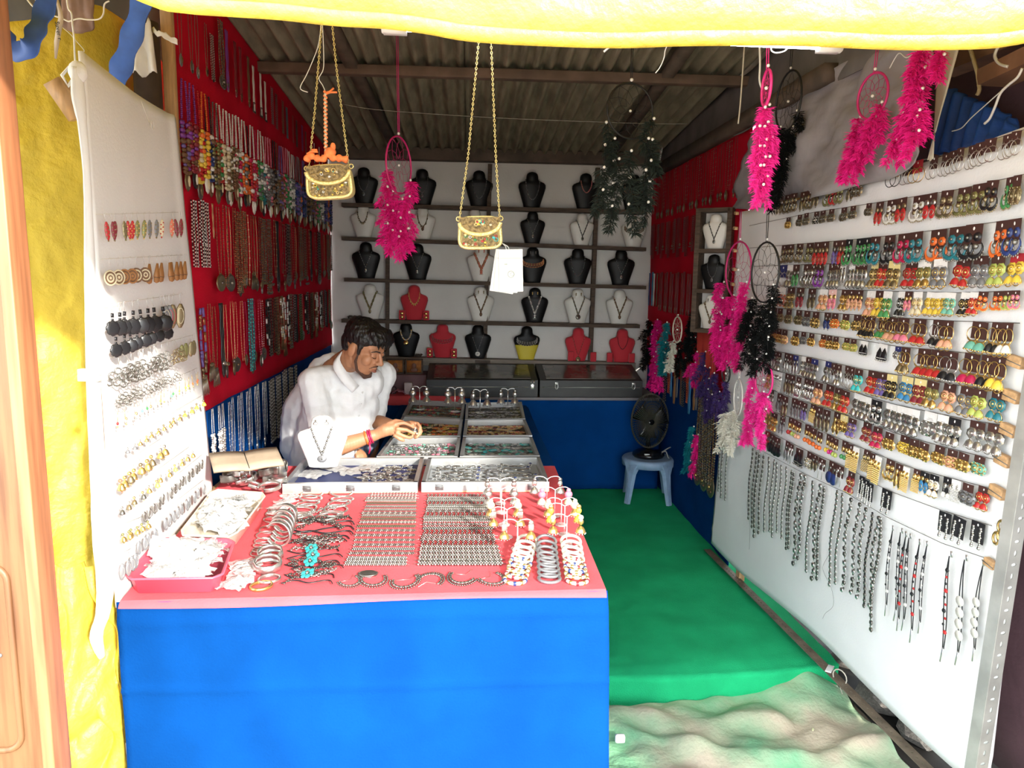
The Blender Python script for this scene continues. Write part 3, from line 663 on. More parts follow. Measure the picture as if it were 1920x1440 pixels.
NK = {
 'chain': necklace('u', 'oxidised', 'grey', .008, .34, 'drop', 40), 'strands': necklace('u', 'oxidised', 'grey', .012, .22, None, 36, wtop=.2), 'pinkrope': necklace('u', 'pink', 'copper', .013, .45, None, 40),
 'darkdrops': necklace('u', 'black', 'bronze', .014, .44, None, 30, drops=8), 'browndrops': necklace('u', 'bronze', 'brown', .013, .40, 'drop', 30, drops=6), 'blackv': necklace('v', 'black', 'oxidised', .014, .28, 'drop', 34),
 'redset': necklace('v', 'copper', 'coral', .026, .34, 'big', 26), 'redcollar': collar('coral', 'gold'), 'vsilver': necklace('v', 'oxidised', 'silver', .009, .30, 'drop', 34), 'greenv': necklace('v', 'olive', 'bronze', .022, .30, 'drop', 26),
 'goldcoins': necklace('u', 'gold', 'gold', .012, .46, None, 30, drops=9), 'pearl': necklace('v', 'pearl', 'silver', .022, .25, 'big', 24), 'bronzedisc': necklace('v', 'bronze', 'oxidised', .017, .26, 'disc', 30), 'darkleaf': necklace('v', 'bronze', 'brown', .019, .28, 'drop', 28),
 'silverdisc': necklace('u', 'silver', 'gold', .020, .50, 'disc', 26), 'goldcollar': collar('bronze', 'crimson'), 'whitedisc': necklace('v', 'grey', 'pearl', .007, .22, 'disc', 30), 'silverbib': collar('silver', 'oxidised'), 'longdisc': necklace('v', 'darkred', 'bronze', .010, .14, 'disc', 34),
 'brownbib': collar('brown', 'bronze'), 'thin': necklace('u', 'darkred', 'maroon', .010, .40, None, 36), 'filigree': necklace('v', 'oxidised', 'grey', .024, .26, 'disc', 30, wtop=.13)}
EARS = {c: pairear(c) for c in ('oxidised', 'coral', 'bronze', 'gold', 'pearl')}
rows = [
 [(683, 'k', 'chain'), (792, 'k', 'chain'), (898, 'k', 'strands'), (997, 'k', 'strands'), (1097, 'k', 'pinkrope'), (1187, 'k', 'brownbib')],
 [(682, 'w', 'darkdrops'), (793, 'w', 'browndrops'), (890, 'w', 'darkdrops'), (998, 'k', 'vsilver'), (1090, 'w', 'blackv'), (1187, 'w', 'brownbib')],
 [(687, 'k', 'vsilver'), (783, 'k', 'vsilver'), (902, 'w', 'redset'), (998, 'k', 'redcollar'), (1082, 'k', 'strands'), (1163, 'k', 'vsilver')],
 [(695, 'w', 'greenv'), (777, 'r', 'goldcoins'), (901, 'w', 'darkleaf'), (1002, 'k', 'pearl'), (1082, 'w', 'bronzedisc'), (1160, 'w', 'darkleaf')],
 [(762, 'k', 'silverdisc'), (830, 'r', 'goldcollar'), (896, 'k', 'whitedisc'), (987, 'y', 'silverbib'), (1083, 'r', 'longdisc'), (1165, 'r', 'thin')]]
EARAT = {(2, 2): 'coral', (3, 2): 'bronze', (3, 3): 'gold', (3, 4): 'bronze', (2, 3): 'oxidised'}
cname = {'k': 'black', 'w': 'white', 'r': 'red', 'y': 'black and yellow'}
rname = ['top', 'second', 'middle', 'fourth', 'lowest']
ndesc = {'chain': 'fine dark chain', 'strands': 'dark layered bead strands', 'pinkrope': 'pink rope necklace', 'darkdrops': 'dark drop necklace', 'browndrops': 'brown drop necklace', 'blackv': 'black cord necklace', 'redset': 'coral bridal necklace', 'redcollar': 'coral and gold collar', 'vsilver': 'thin silver necklace', 'greenv': 'dark green bead necklace', 'goldcoins': 'gold leaf necklace', 'pearl': 'pearl necklace', 'bronzedisc': 'bronze medallion necklace', 'darkleaf': 'dark bronze necklace', 'silverdisc': 'silver bead necklace', 'goldcollar': 'bronze beaded collar', 'whitedisc': 'white disc pendant', 'silverbib': 'silver bib necklace', 'longdisc': 'long dark disc necklace', 'brownbib': 'brown bib necklace', 'thin': 'thin dark red necklace'}
for r, row in enumerate(rows):
    for k, (x, c, nk) in enumerate(row):
        yb = poly([SHL[r][0], SHL[r][1]], x); h = [.27, .245, .275, .27, .265][r]
        base = pY(x, yb, SY+.065); base.z = shelfz(r, base.x)+.001
        M = TRS(base, random.uniform(-.08, .08), (h, h, h))
        pos = f"{nth(k+1)} from left on the {rname[r]} shelf"
        T(ob('necklace_bust', BUST[c], M=M), f"{cname[c]} necklace display bust, {pos}", 'bust', 'necklace busts on the back shelves')
        T(ob('necklace', NK[nk], M=M), f"{ndesc[nk]} on a {cname[c]} bust, {pos}", 'necklace')
        if (r, k) in EARAT:
            ep = emp('earring_pair', M); [ob('earring', EARS[EARAT[(r, k)]], parent=ep, M=Matrix.Translation((sx*.075, -.135, .86))) for sx in (-1, 1)]
            T(ep, f"pair of {EARAT[(r, k)]} earrings on the bust, {pos}", 'earrings')
# small earring cards and red boxes beside the busts of the two lower shelves
for (r, x, c, lab) in ((3, 754, 'r', 'small red earring block left of the red bust, fourth shelf'), (3, 799, 'r', 'small red earring block right of the red bust, fourth shelf'), (4, 806, 'r', 'small red earring block left of the second bust, lowest shelf'), (4, 851, 'r', 'small red earring block right of the second bust, lowest shelf'), (4, 1070, 'r', 'red earring block left of the fifth bust, lowest shelf'), (4, 1112, 'r', 'red earring block right of the fifth bust, lowest shelf'), (4, 1143, 'r', 'red earring block left of the last bust, lowest shelf'), (4, 1184, 'r', 'red earring block right of the last bust, lowest shelf')):
    p = pY(x, poly([SHL[r][0], SHL[r][1]], x), SY+.03); p.z = shelfz(r, p.x)+.001
    e = emp('earring_block', Matrix.Translation(p)); T(e, lab, 'earring holder', 'red earring blocks on the lower shelves')
    mb = MB(); mb.bbox((-.024, -.012, 0), (.024, .012, .075), .006); ob('block', mb, M_bred, e)
    if r == 3 or x < 900:
        for z in (.05, .022): mb = MB(); mb.sph((0, -.014, z), (.015, .006, .012), 8, 5); ob('earring', mb, pm('gold'), e)
# loose dark things lying on the lower shelves
for (r, x, w_, lab) in ((3, 665, .10, 'dark folded strap lying at the left end of the fourth shelf'), (4, 785, .05, 'small brown trinket beside the leftmost bust of the lowest shelf')):
    p = pY(x, poly([SHL[r][0], SHL[r][1]], x), SY+.04); p.z = shelfz(r, p.x)+.004
    mb = MB(); P = [p+Vector((w_*(i/8-.5), .01*math.sin(i), .008+.008*abs(math.sin(i*1.1)))) for i in range(9)]; mb.tube(P, .009, 7); T(ob('dark_strap', mb, M_beam), lab, 'strap')
# ================================================================== carded earrings on the wires of the right panel
KX = 1/.6
def em_disc(b, y, r, mi=0, pet=0):
    vs = [(0, y, .05)]; n = 16
    for j in range(n):
        a = 2*math.pi*j/n; q = r*(1+(.14 if pet and j % 2 else 0)); vs.append((q*KX*math.cos(a), y+q*math.sin(a), .03))
    for j in range(n):
        a = 2*math.pi*j/n; q = r*(1+(.14 if pet and j % 2 else 0)); vs.append((q*KX*math.cos(a), y+q*math.sin(a), .0))
    fs = [(0, 1+j, 1+(j+1) % n) for j in range(n)]+[(1+j, 1+n+j, 1+n+(j+1) % n, 1+(j+1) % n) for j in range(n)]
    b.add(vs, fs, mi)
def em_ball(b, x, y, r, mi=0, z=.05, st=1.0): b.sph((x, y, z), (r*KX, r*st, r*1.1), 7, 5, mi)
def em_ring(b, y, R, r, mi=1, z=.05): b.tube([(R*KX*math.cos(2*math.pi*k/16), y+R*math.sin(2*math.pi*k/16), z) for k in range(16)], r, 5, mi, True)
def em_bell(b, y, R, h, mi=0, mj=1):
    prof = [(.10, 0), (.45, -.12), (.8, -.42), (1, -.8), (1.05, -1)]; n = 12; vs = []; fs = []
    for (r, t) in prof:
        for j in range(n): a = 2*math.pi*j/n; vs.append((R*r*KX*math.cos(a), y+t*h, .07+R*r*math.sin(a)))
    for i in range(len(prof)-1):
        for j in range(n): fs.append((i*n+j, (i+1)*n+j, (i+1)*n+(j+1) % n, i*n+(j+1) % n))
    b.add(vs, fs, mi)
    for j in range(0, n, 1):
        a = 2*math.pi*j/n
        if math.sin(a) > -.3: em_ball(b, R*1.05*KX*math.cos(a), y-h*1.07, R*.16, mj, .07+R*math.sin(a))
_em = {}
def earring(ty, c, metal):
    k = (ty, c, metal)
    if k in _em: return _em[k]
    b = MB(); y0 = -.33
    if ty == 's':
        em_disc(b, -.62, .27, 0, 1); em_disc_ = None; em_ring(b, -.62, .19, .022, 1, .055); em_ball(b, 0, -.62, .07, 1, .06)
        for q in range(8): em_ball(b, .25*KX*math.cos(q*.785), -.62+.25*math.sin(q*.785), .04, 1, .045)
    elif ty == 'j':
        em_disc(b, -.46, .19, 0, 1); em_ring(b, -.46, .12, .018, 1, .05); em_ball(b, 0, -.46, .05, 1, .05); em_ball(b, 0, -.66, .03, 1); em_bell(b, -.68, .17, .24, 0 if c not in ('olive',) else 1, 1)
        em_ring(b, -.86, .165, .02, 1, .08)
    elif ty == 'h': em_ring(b, -.66, .32, .022, 1); b.tube([(0, -.26, .04), (0, -.36, .05)], .015, 4, 1)
    elif ty == 'g':
        em_ring(b, -.42, .24, .018, 1); b.tube([(.24*KX*math.sin(a*.3), -.42-.235*math.cos(a*.3), .055) for a in range(-3, 4)], .036, 5, 1); em_bell(b, -.66, .21, .25, 0, 1); em_ring(b, -.84, .20, .02, 1, .07)
    elif ty == 'c':
        em_disc(b, -.36, .12, 0, 1); em_ball(b, 0, -.36, .05, 1); pts = [(.23*KX*math.cos(t), -.68+.23*math.sin(t), .05) for t in [math.radians(130+280*i/14) for i in range(15)]]
        b.tube(pts, [.012+.055*math.sin(math.pi*i/14) for i in range(15)], 6, 0); em_ball(b, 0, -.62, .09, 1)
        for i in range(3, 12): p = pts[i]; em_ball(b, p[0]*1.15, p[1]-.05+(p[1]+.68)*.1, .026, 1, .05, 1.8)
    elif ty == 'd': em_disc(b, -.34, .10, 1, 1); b.sph((0, -.68, .04), (.15*KX, .27, .05), 10, 7, 0); em_ring(b, -.70, .10, .018, 1, .08); em_ball(b, 0, -.97, .035, 1)
    elif ty == 't':
        em_disc(b, -.32, .13, 0, 1); em_ball(b, 0, -.32, .06, 1)
        for q in range(5):
            x = (-.13+.065*q)*KX
            for r in range(8): em_ball(b, x, -.46-.068*r, .032, 1 if (q+r) % 2 else 0)
    elif ty == 'l':
        b.prism([(0, -.18), (.16*KX, -.45), (.20*KX, -.75), (0, -.86), (-.20*KX, -.75), (-.16*KX, -.45)], .01, .05, 0)
        for q in range(7): em_ball(b, (-.21+.07*q)*KX, -.82-.03*(q % 2), .036, 1); em_ball(b, (-.15+.05*q)*KX, -.70, .025, 1)
    elif ty == 'p': em_disc(b, -.40, .11, 1, 1); b.tube([(0, -.45, .04), (0, -.75, .04)], .012, 4, 1); em_ball(b, 0, -.80, .13, 0)
    elif ty == 'b': em_disc(b, -.30, .08, 1, 0); b.tube([(0, -.36, .04), (0, -.5, .04)], .012, 4, 1); em_disc(b, -.72, .25, 0)
    elif ty == 'k':
        for r in range(9): em_ball(b, .03*math.sin(r*2), -.22-.085*r, .05, 1, .04, 1.1)
        em_ball(b, 0, -.97, .07, 1)
    elif ty == 'n': b.tube([(-.04, -.3, .04), (-.04, -1.0, .04)], .014, 4, 1); b.tube([(.04, -.3, .04), (.04, -.96, .04)], .014, 4, 1); em_disc(b, -.28, .1, 1)
    me = b.mesh('earring', [pm(c), pm(metal)]); _em[k] = me; return me
CARD = {'D': ('brown', (.055, .022, .018)), 'W': ('white', (.74, .72, .70)), 'Y': ('cream', (.70, .58, .26)), 'B': ('black', (.010, .010, .012)), 'N': ('navy', (.02, .025, .12)), 'R': ('red', (.35, .02, .03)), 'P': ('pink', (.72, .45, .42)), 'O': ('tan', (.42, .24, .10))}
_cm = {}
def cardmesh(c):
    if c in _cm: return _cm[c]
    hh = {'W': .80, 'Y': .80, 'B': .80, 'P': .72}.get(c, .56)
    b = MB(); b.box((-.46, -hh, .002), (.46, 0, .014), 0); b.lathe([(.0, .014), (.05, .014), (.05, .02), (.0, .024)], 8, (0, -.12, 0), 1)
    if c == 'W': b.box((-.26, -.30, .014), (.22, -.285, .016), 2); b.box((-.16, -.25, .014), (.16, -.235, .016), 2)
    m0 = mat('card_'+CARD[c][0].replace(' ', '_'), CARD[c][1], .5)
    me = b.mesh('card', [m0, mat('card_pin', (.8, .78, .75), .3), mat('card_print', (.25, .24, .24), .6)], False); _cm[c] = me; return me
EN = {'s': 'stud', 'j': 'bell', 'h': 'hoop', 'g': 'belled hoop', 'c': 'crescent', 'd': 'teardrop', 't': 'tassel', 'l': 'leaf', 'p': 'ball', 'b': 'disc', 'k': 'chain', 'n': 'bar'}
# each wire: its line in the photograph, heights at both ends, then "x type colour metal card size"
WIRES = [
 ([(1448, 373), (1584, 345), (1690, 310), (1765, 293), (1917, 246)], 34, 46,
  "1468dBsD 1485cBoD 1499cBoD 1512dBoD 1527cBoD 1541dBoD 1560cOoD 1574cRoD 1587cOoD 1602dBoD 1617sBoD 1690hKkO 1709hSsD 1731hGgR 1765hSsD 1781hSsD 1798hSsD 1815hSsD 1830hSsD 1848hSsD 1872hSsD 1897hSsD 1917hSsD"),
 ([(1443, 416), (1530, 398), (1577, 391), (1680, 375), (1797, 356), (1917, 329)], 30, 60,
  "1483sGgD*.7 1507sBoD*.7 1522sBoD*.7 1536sKsD*.7 1551sBoD*.7 1570sBoD*.7 1588sBoD*.7 1608sBoD*.65 1641sBoD*.6 1656dRbD 1682cWbD 1703dRbD 1730cWbD 1755dRsD 1790cBbD 1816cOlbD 1847cOlbD 1876cKbD 1902cEbD 1919sBbD"),
 ([(1447, 462), (1595, 450), (1680, 441), (1780, 429), (1917, 410)], 38, 72,
  "1476cBoD*.85 1490cBoD*.85 1510cBoD*.85 1524cOoD*.85 1542dRbD 1558dRbD 1574dViD 1588dRbD 1604cEoB 1618cEoB 1635cEoB 1654cTeD 1675cKoD 1705cCrD 1731cTeD 1767cOrD 1806cTeD 1841cKoD 1887cOrD 1914cNvD"),
 ([(1456, 498), (1640, 492), (1711, 489), (1805, 484), (1917, 475)], 40, 60,
  "1474hSsN 1490jSoW 1503dEoD 1519cSoD 1534cSoD 1549cPoD 1566jSoD 1580jSoD 1592dSoW*.8 1604jSoW 1619jSoD 1632jSoD 1647jBgY 1665jRgD 1690jBgY 1717jRbD 1744jOlgW 1777jGygW 1815jRgD 1851jGysD 1887jLgD 1916jYgR"),
 ([(1460, 537), (1540, 542), (1665, 546), (1805, 549), (1917, 545)], 40, 36,
  "1472sCosW 1491jBgD 1511dMrD 1528dBoD 1553jPegW 1572dPigP 1590jGgD 1605dPegD 1622dPegD 1640jPegW*1.3 1659jYgD*1.3 1677jEgW*1.4 1698jKsW*1.3 1713dPigD 1734jCgW*1.2 1753jYgW*1.2 1774jYgW*1.2 1796jMigW*1.2 1818jKgW*1.2 1838jRgW*1.2 1858cOrgD 1879cOrgD 1901cLgD 1919cPigD"),
 ([(1452, 577), (1549, 586), (1677, 595), (1797, 602), (1917, 606)], 26, 62,
  "1457sBbD 1470sBbD 1489sBbD 1503sBbD 1521sGyoD 1540sBgD 1557dNvD*.95 1574sOrgD*.85 1597sLgD*.85 1613sBgD*.85 1631gKgD 1646gKgD 1662gEgD 1683gPegD 1707gPigD 1732gRgD 1769gKsD 1791gPegD 1845gMigD 1881gKgD 1904gWgD"),
 ([(1450, 615), (1522, 624), (1615, 637), (1689, 650), (1780, 658), (1905, 671)], 26, 66,
  "1456sGgD 1468sGgD 1481sPegD 1497sGgD 1514sGyoD*.8 1532sGgD*.8 1549sOrgD*.75 1563sGgD*.75 1578sGgD*.7 1593sLgD*.65 1609sLgD*.65 1632lKsW*.75 1662lKsW*.85 1693sGysN*.55 1711gBgD 1740gRgD 1769gRgD 1797gKsD 1830gCrgD 1863gKgD 1890gYgD"),
 ([(1445, 656), (1527, 671), (1615, 691), (1675, 701), (1749, 713), (1799, 722), (1900, 737)], 34, 58,
  "1452hSsN 1462dSoD 1471jSoD 1480dSoD 1490hSsD 1502dSoN 1513jSsW 1524jSoD 1538jSoN 1559jSoN 1572hSsD 1584jSoD 1595hSsD 1606hSsD 1622jTqgD 1643jRgD 1664jVigD 1685jKgY 1708jBlgY 1736jMrgY 1763jOlgD 1788jPegD 1824jGygD 1852jLgD 1880jTegD"),
 ([(1446, 692), (1527, 712), (1607, 736), (1680, 758), (1767, 776), (1817, 787), (1892, 798)], 36, 58,
  "1449jGgD 1460tSsW 1471tSsW 1482dBoD 1493dBoD 1508cSsD 1518cSsD 1529cSsD 1546jPegD 1562jRgD 1581jOlgD 1597jRgD 1616jSoW 1634jSoW 1656cSsB 1678jSoW 1702jSoW 1726jSoW 1752sSsW 1779jSsW 1804jSsB 1840jSsD 1878jSsD"),
 ([(1440, 727), (1490, 746), (1565, 770), (1640, 795), (1680, 811), (1767, 836), (1855, 858)], 34, 40,
  "1451dSsD*.8 1470dGyoD 1482dBoD*1.2 1495dGyoD 1508dGyoD 1519dViD 1530tGgD 1544dBoD*1.2 1561dBoD*1.25 1576dGgD*1.2 1591sGgY 1610jVigD 1632jMrgD 1655jCrgD*1.1 1680sGgD 1703sYgD 1724sGgD 1746sGgD 1769sGgD 1796sPegD 1821sGgD 1844sMigD"),
 ([(1440, 768), (1502, 788), (1552, 812), (1596, 830), (1680, 864), (1720, 879), (1860, 915)], 34, 46,
  "1444dGgO 1459jGgD 1477dGyoD 1488pRgD 1498pLgD 1508pPegD 1520pOrgD 1533pOrgD 1548pOrgD 1559pYgD 1568pMagD 1578pLgD 1590pEgD 1604tGgD*1.25 1617tGgW*1.3 1632tBgD*1.1 1646tGgD*1.3 1659tGgW*1.4 1676cGgD 1696dGgD*1.2 1712tGgW*1.2 1726tGgD*1.1 1744dBlgB 1765jPrgB 1784pPrsB 1803tWsW 1829sGyoD 1852jRgD"),
 ([(1438, 806), (1514, 844), (1598, 879), (1650, 910), (1681, 924), (1771, 957), (1862, 985)], 36, 52,
  "1444dRrR 1455bKoD 1467bKoD 1482dGyoD 1491nSsD 1509lKoD 1524sCsD*.9 1536dBoD*.8 1552nSsD 1567bNvoD*1.1 1583nSsD 1608jMrgD 1622kSsB 1633kSsB 1644kSsB 1669kSsB 1782kSsB 1813kSsB 1841kSsB"),
]
CC = {'B': 'bronze', 'Bl': 'blue', 'O': 'olive', 'Ol': 'olive', 'R': 'red', 'K': 'black', 'S': 'silver', 'G': 'gold', 'W': 'white', 'E': 'green', 'Te': 'teal', 'Vi': 'violet', 'Cr': 'crimson', 'Or': 'orange', 'Nv': 'navy', 'P': 'purple', 'Pe': 'peach', 'Pi': 'pink', 'Gy': 'grey', 'L': 'lime', 'Y': 'yellow', 'Co': 'coral', 'M': 'maroon', 'Mr': 'maroon', 'Mi': 'mint', 'Tq': 'turquoise', 'Ma': 'magenta', 'Pr': 'pearl', 'C': 'cream'}
MM = {'s': 'silver', 'o': 'oxidised', 'g': 'gold', 'b': 'bronze', 'k': 'black', 'l': 'gold', 'i': 'gold'}
def parse(tok):
    f = 1.0
    if '*' in tok: tok, f_ = tok.split('*'); f = float(f_)
    x = int(tok[:4]); ty = tok[4]; card = tok[-1]; mid = tok[5:-1]
    for L in (2, 1):
        if mid[:L] in CC: c = CC[mid[:L]]; m = mid[L:]; break
    else: c = 'bronze'; m = 'o'
    return x, ty, c, MM.get(m[-1:] or 'o', 'oxidised'), card, f
random.seed(11)
for wi, (line, hl, hr, toks) in enumerate(WIRES):
    ext = [(1390 if wi < 7 else 1400, line[0][1]+(line[0][1]-line[1][1])/(line[1][0]-line[0][0])*50)]+line
    xe = {0: 1925, 1: 1925}.get(wi, 1905-max(0, wi-6)*3)
    P = [rp(x, y, .008) for x, y in line]; P.append(rp(xe, poly(line, xe), .008)); P.insert(0, rp(1408, poly(line, 1408), .008))
    mb = MB(); mb.tube(P, .0012, 4); T(ob('display_wire', mb, M_wire), f"thin dark wire across the right panel, {nth(wi+1)} from the top", 'wire', 'wires on the right panel')
    items = [parse(t) for t in toks.split()]
    for k, (x, ty, c, metal, card, f) in enumerate(items):
        y = poly(line, x); p = rp(x, y, .010); q = rp(x, y, 0)
        dep = (p-CAM).dot(FW); H = lerp(hl, hr, min(1, max(0, (x-1450)/450)))*f*dep/F
        g = []
        if k > 0: g.append((rp(items[k-1][0], y)-q).length)
        if k < len(items)-1: g.append((rp(items[k+1][0], y)-q).length)
        wd = min(.98*min(g), .74*H); wd = max(wd, .36*H)
        off = .006*(k % 3)
        e = emp('earring_card', frame(RU, p+RN*off, (wd, H, H*.7), random.uniform(-.05, .05), -.04))
        cn = c if c != metal else metal
        T(e, f"{cn} {EN[ty]} earrings on {CARD[card][0]} card, {nth(k+1)} from left, {nth(wi+1)} wire of right panel", 'earrings', 'carded earrings on the right panel')
        ob('card', cardmesh(card), parent=e)
        me = earring(ty, c, metal)
        for s in (-1, 1): ob('earring', me, parent=e, M=Matrix.Translation((s*.25, random.uniform(-.02, .02), .015)))
# bracelets on the lowest wire
line = [(1424, 841), (1514, 889), (1591, 924), (1667, 969), (1771, 1018), (1862, 1049)]
P = [rp(x, y, .010) for x, y in [(1345, 800)]+line+[(1900, 1062)]]
mb = MB(); mb.tube(P, .0012, 4); T(ob('display_wire', mb, M_wire), 'thin dark wire holding bracelets low on the right panel', 'wire')
BRAC = [(1358, 812, 120, 'o', 1), (1364, 815, 130, 'o', 1), (1371, 822, 128, 'o', 1), (1418, 838, 150, 's', 1), (1424, 845, 160, 's', 1), (1430, 850, 175, 's', 1), (1437, 852, 165, 's', 1), (1449, 858, 155, 'o', 0), (1457, 862, 150, 'o', 1), (1464, 868, 155, 'o', 0), (1471, 873, 140, 'o', 0), (1482, 876, 150, 'o', 0), (1490, 882, 165, 's', 1), (1495, 885, 160, 's', 1),
 (1507, 890, 190, 'w', 2), (1516, 893, 175, 'w', 2), (1531, 903, 190, 'o', 0), (1545, 910, 200, 's', 2), (1551, 913, 195, 's', 1), (1577, 920, 200, 'o', 1), (1587, 926, 190, 'o', 0), (1603, 936, 195, 'o', 2), (1618, 945, 190, 'o', 2), (1631, 954, 190, 'o', 2), (1642, 961, 200, 'k', 1), (1655, 970, 190, 'o', 2), (1660, 972, 240, 's', 0),
 (1684, 985, 195, 'C', 3), (1700, 990, 200, 'C', 4), (1709, 996, 215, 'r', 3), (1716, 1000, 210, 'C', 4), (1735, 1010, 225, 'R', 3), (1747, 1014, 200, 'C', 3), (1795, 1033, 240, 'R', 4), (1822, 1040, 240, 'P', 4), (1855, 1050, 220, 'P', 3)]
_bm = {}
def bracelet(kind, v):
    if (kind, v) in _bm: return _bm[(kind, v)]
    random.seed(hash((ord(kind), v)) % 999); b = MB(); n = 34
    def path(t): return (.02*math.sin(t*7+v)-.01*t, -t, .03)
    if kind in 'oswk':
        for i in range(n):
            t = i/(n-1); p = path(t); r = .016*(1+.5*(i % 2)) if v != 2 else .015*(1+.9*((i*7 % 5) < 2))
            b.sph((p[0]*1.0+(.015*math.sin(i*2.4) if v == 2 else 0), p[1], p[2]), (r, r*1.05, r), 5, 4, i % 2)
        cols = {'o': ('oxidised', 'silver'), 's': ('silver', 'oxidised'), 'w': ('silver', 'oxidised'), 'k': ('black', 'oxidised')}[kind]
    else:
        for s in (-1, 1): b.tube([(s*.018*math.sin(t*math.pi*.9)+.02*math.sin(t*4+v), -.05-t*.82, .03) for t in [i/14 for i in range(15)]], .006, 5, 0)
        b.tube([(0, 0, .03), (.01, -.05, .03)], .012, 5, 2); b.tube([(.02*math.sin(3.6+v), -.86, .03), (.0, -1.0, .03)], .008, 5, 2)
        for i in range(10 if kind != 'P' else 4):
            t = .18+.06*i if kind != 'P' else .42+.10*i; x = .02*math.sin(t*4+v)+.012*math.sin(i*3)
            if kind == 'P': b.lathe([(0, 0), (.042, 0), (.045, .01), (.0, .014)], 10, (x, -t, .035), 1)
            else: b.sph((x, -t, .035), .022 if i % 3 == 0 else .014, 6, 4, 1 if i % 2 else 0)
        cols = {'C': ('black', 'white', 'silver'), 'r': ('black', 'red', 'silver'), 'R': ('black', 'red', 'silver'), 'P': ('black', 'pearl', 'silver')}[kind]
    me = b.mesh('bracelet', [pm(c) for c in cols]); _bm[(kind, v)] = me; return me
bn_ = {'o': 'oxidised bead', 's': 'silver chain', 'w': 'silver charm', 'k': 'black bead', 'C': 'black cord and white bead', 'r': 'black and red bead', 'R': 'red beaded black cord', 'P': 'black cord with white discs'}
for k, (x, y, h, kind, v) in enumerate(BRAC):
    p = rp(x, y, .012+.003*(k % 2)); dep = (p-CAM).dot(FW); H = h*.92*dep/F
    T(ob('bracelet', bracelet(kind, v), M=frame(RU, p, (H*1.1, H, H*.5))), f"{bn_[kind]} bracelet, {nth(k+1)} from left on the lowest wire of right panel", 'bracelet', 'bracelets on the lowest wire')
# wooden clamps at the near ends of the wires
for k, (x, y) in enumerate([(1914, 678), (1906, 743), (1900, 806), (1890, 862), (1879, 922), (1866, 1056), (1386, 400), (1384, 428), (1383, 470), (1382, 505), (1379, 533)]):
    p = rp(x, y, .012); s = .032 if k < 5 else .024 if k == 5 else .016; mb = MB(); mb.bbox((-s*.8, -s*.5, -.006), (s*.8, s*.5, .012), .003); mb.bar((-s*.9, 0, .013), (s*.9, -.004, .013), .002, .002, (0, 0, 1), 1)
    T(ob('wooden_clamp', mb, [M_wood, M_wire], M=frame(RU, p, 1, -.15)), f"small wooden wire clamp on the {'near' if k < 6 else 'far'} edge of right panel, {nth(k+1 if k < 6 else k-5)} from top", 'clamp', 'wooden clamps of the right panel')
p = rp(1880, 985, .012); e = emp('earring_card', frame(RU, p, (.05, .075, .05))); T(e, 'white card with a large gold knot earring by the slotted post', 'earrings')
ob('card', cardmesh('W'), parent=e); b = MB()
for i in range(3): b.tor((0, -.35, .1), .22, .06, 14, 6, 0, Matrix.Rotation(i*1.0, 4, 'Z') @ Matrix.Translation((.02*i, 0, .02*i)))
ob('earring', b, pm('gold'), e, Matrix.Translation((0, -.15, 0)))
for (x0, y0, pts, lab) in ((0, 0, [(1405, 925), (1403, 950), (1408, 985), (1407, 1030)], 'loose grey thread on the far lower part of the right panel'), (0, 0, [(1560, 1035), (1546, 1060), (1548, 1075), (1562, 1105), (1565, 1135), (1550, 1150), (1545, 1160)], 'loose grey thread curling on the middle of the right panel')):
    mb = MB(); mb.tube(smoothpts([rp(x, y, .006) for x, y in pts], 6), .0007, 4); T(ob('thread', mb, M_wire), lab, 'thread')
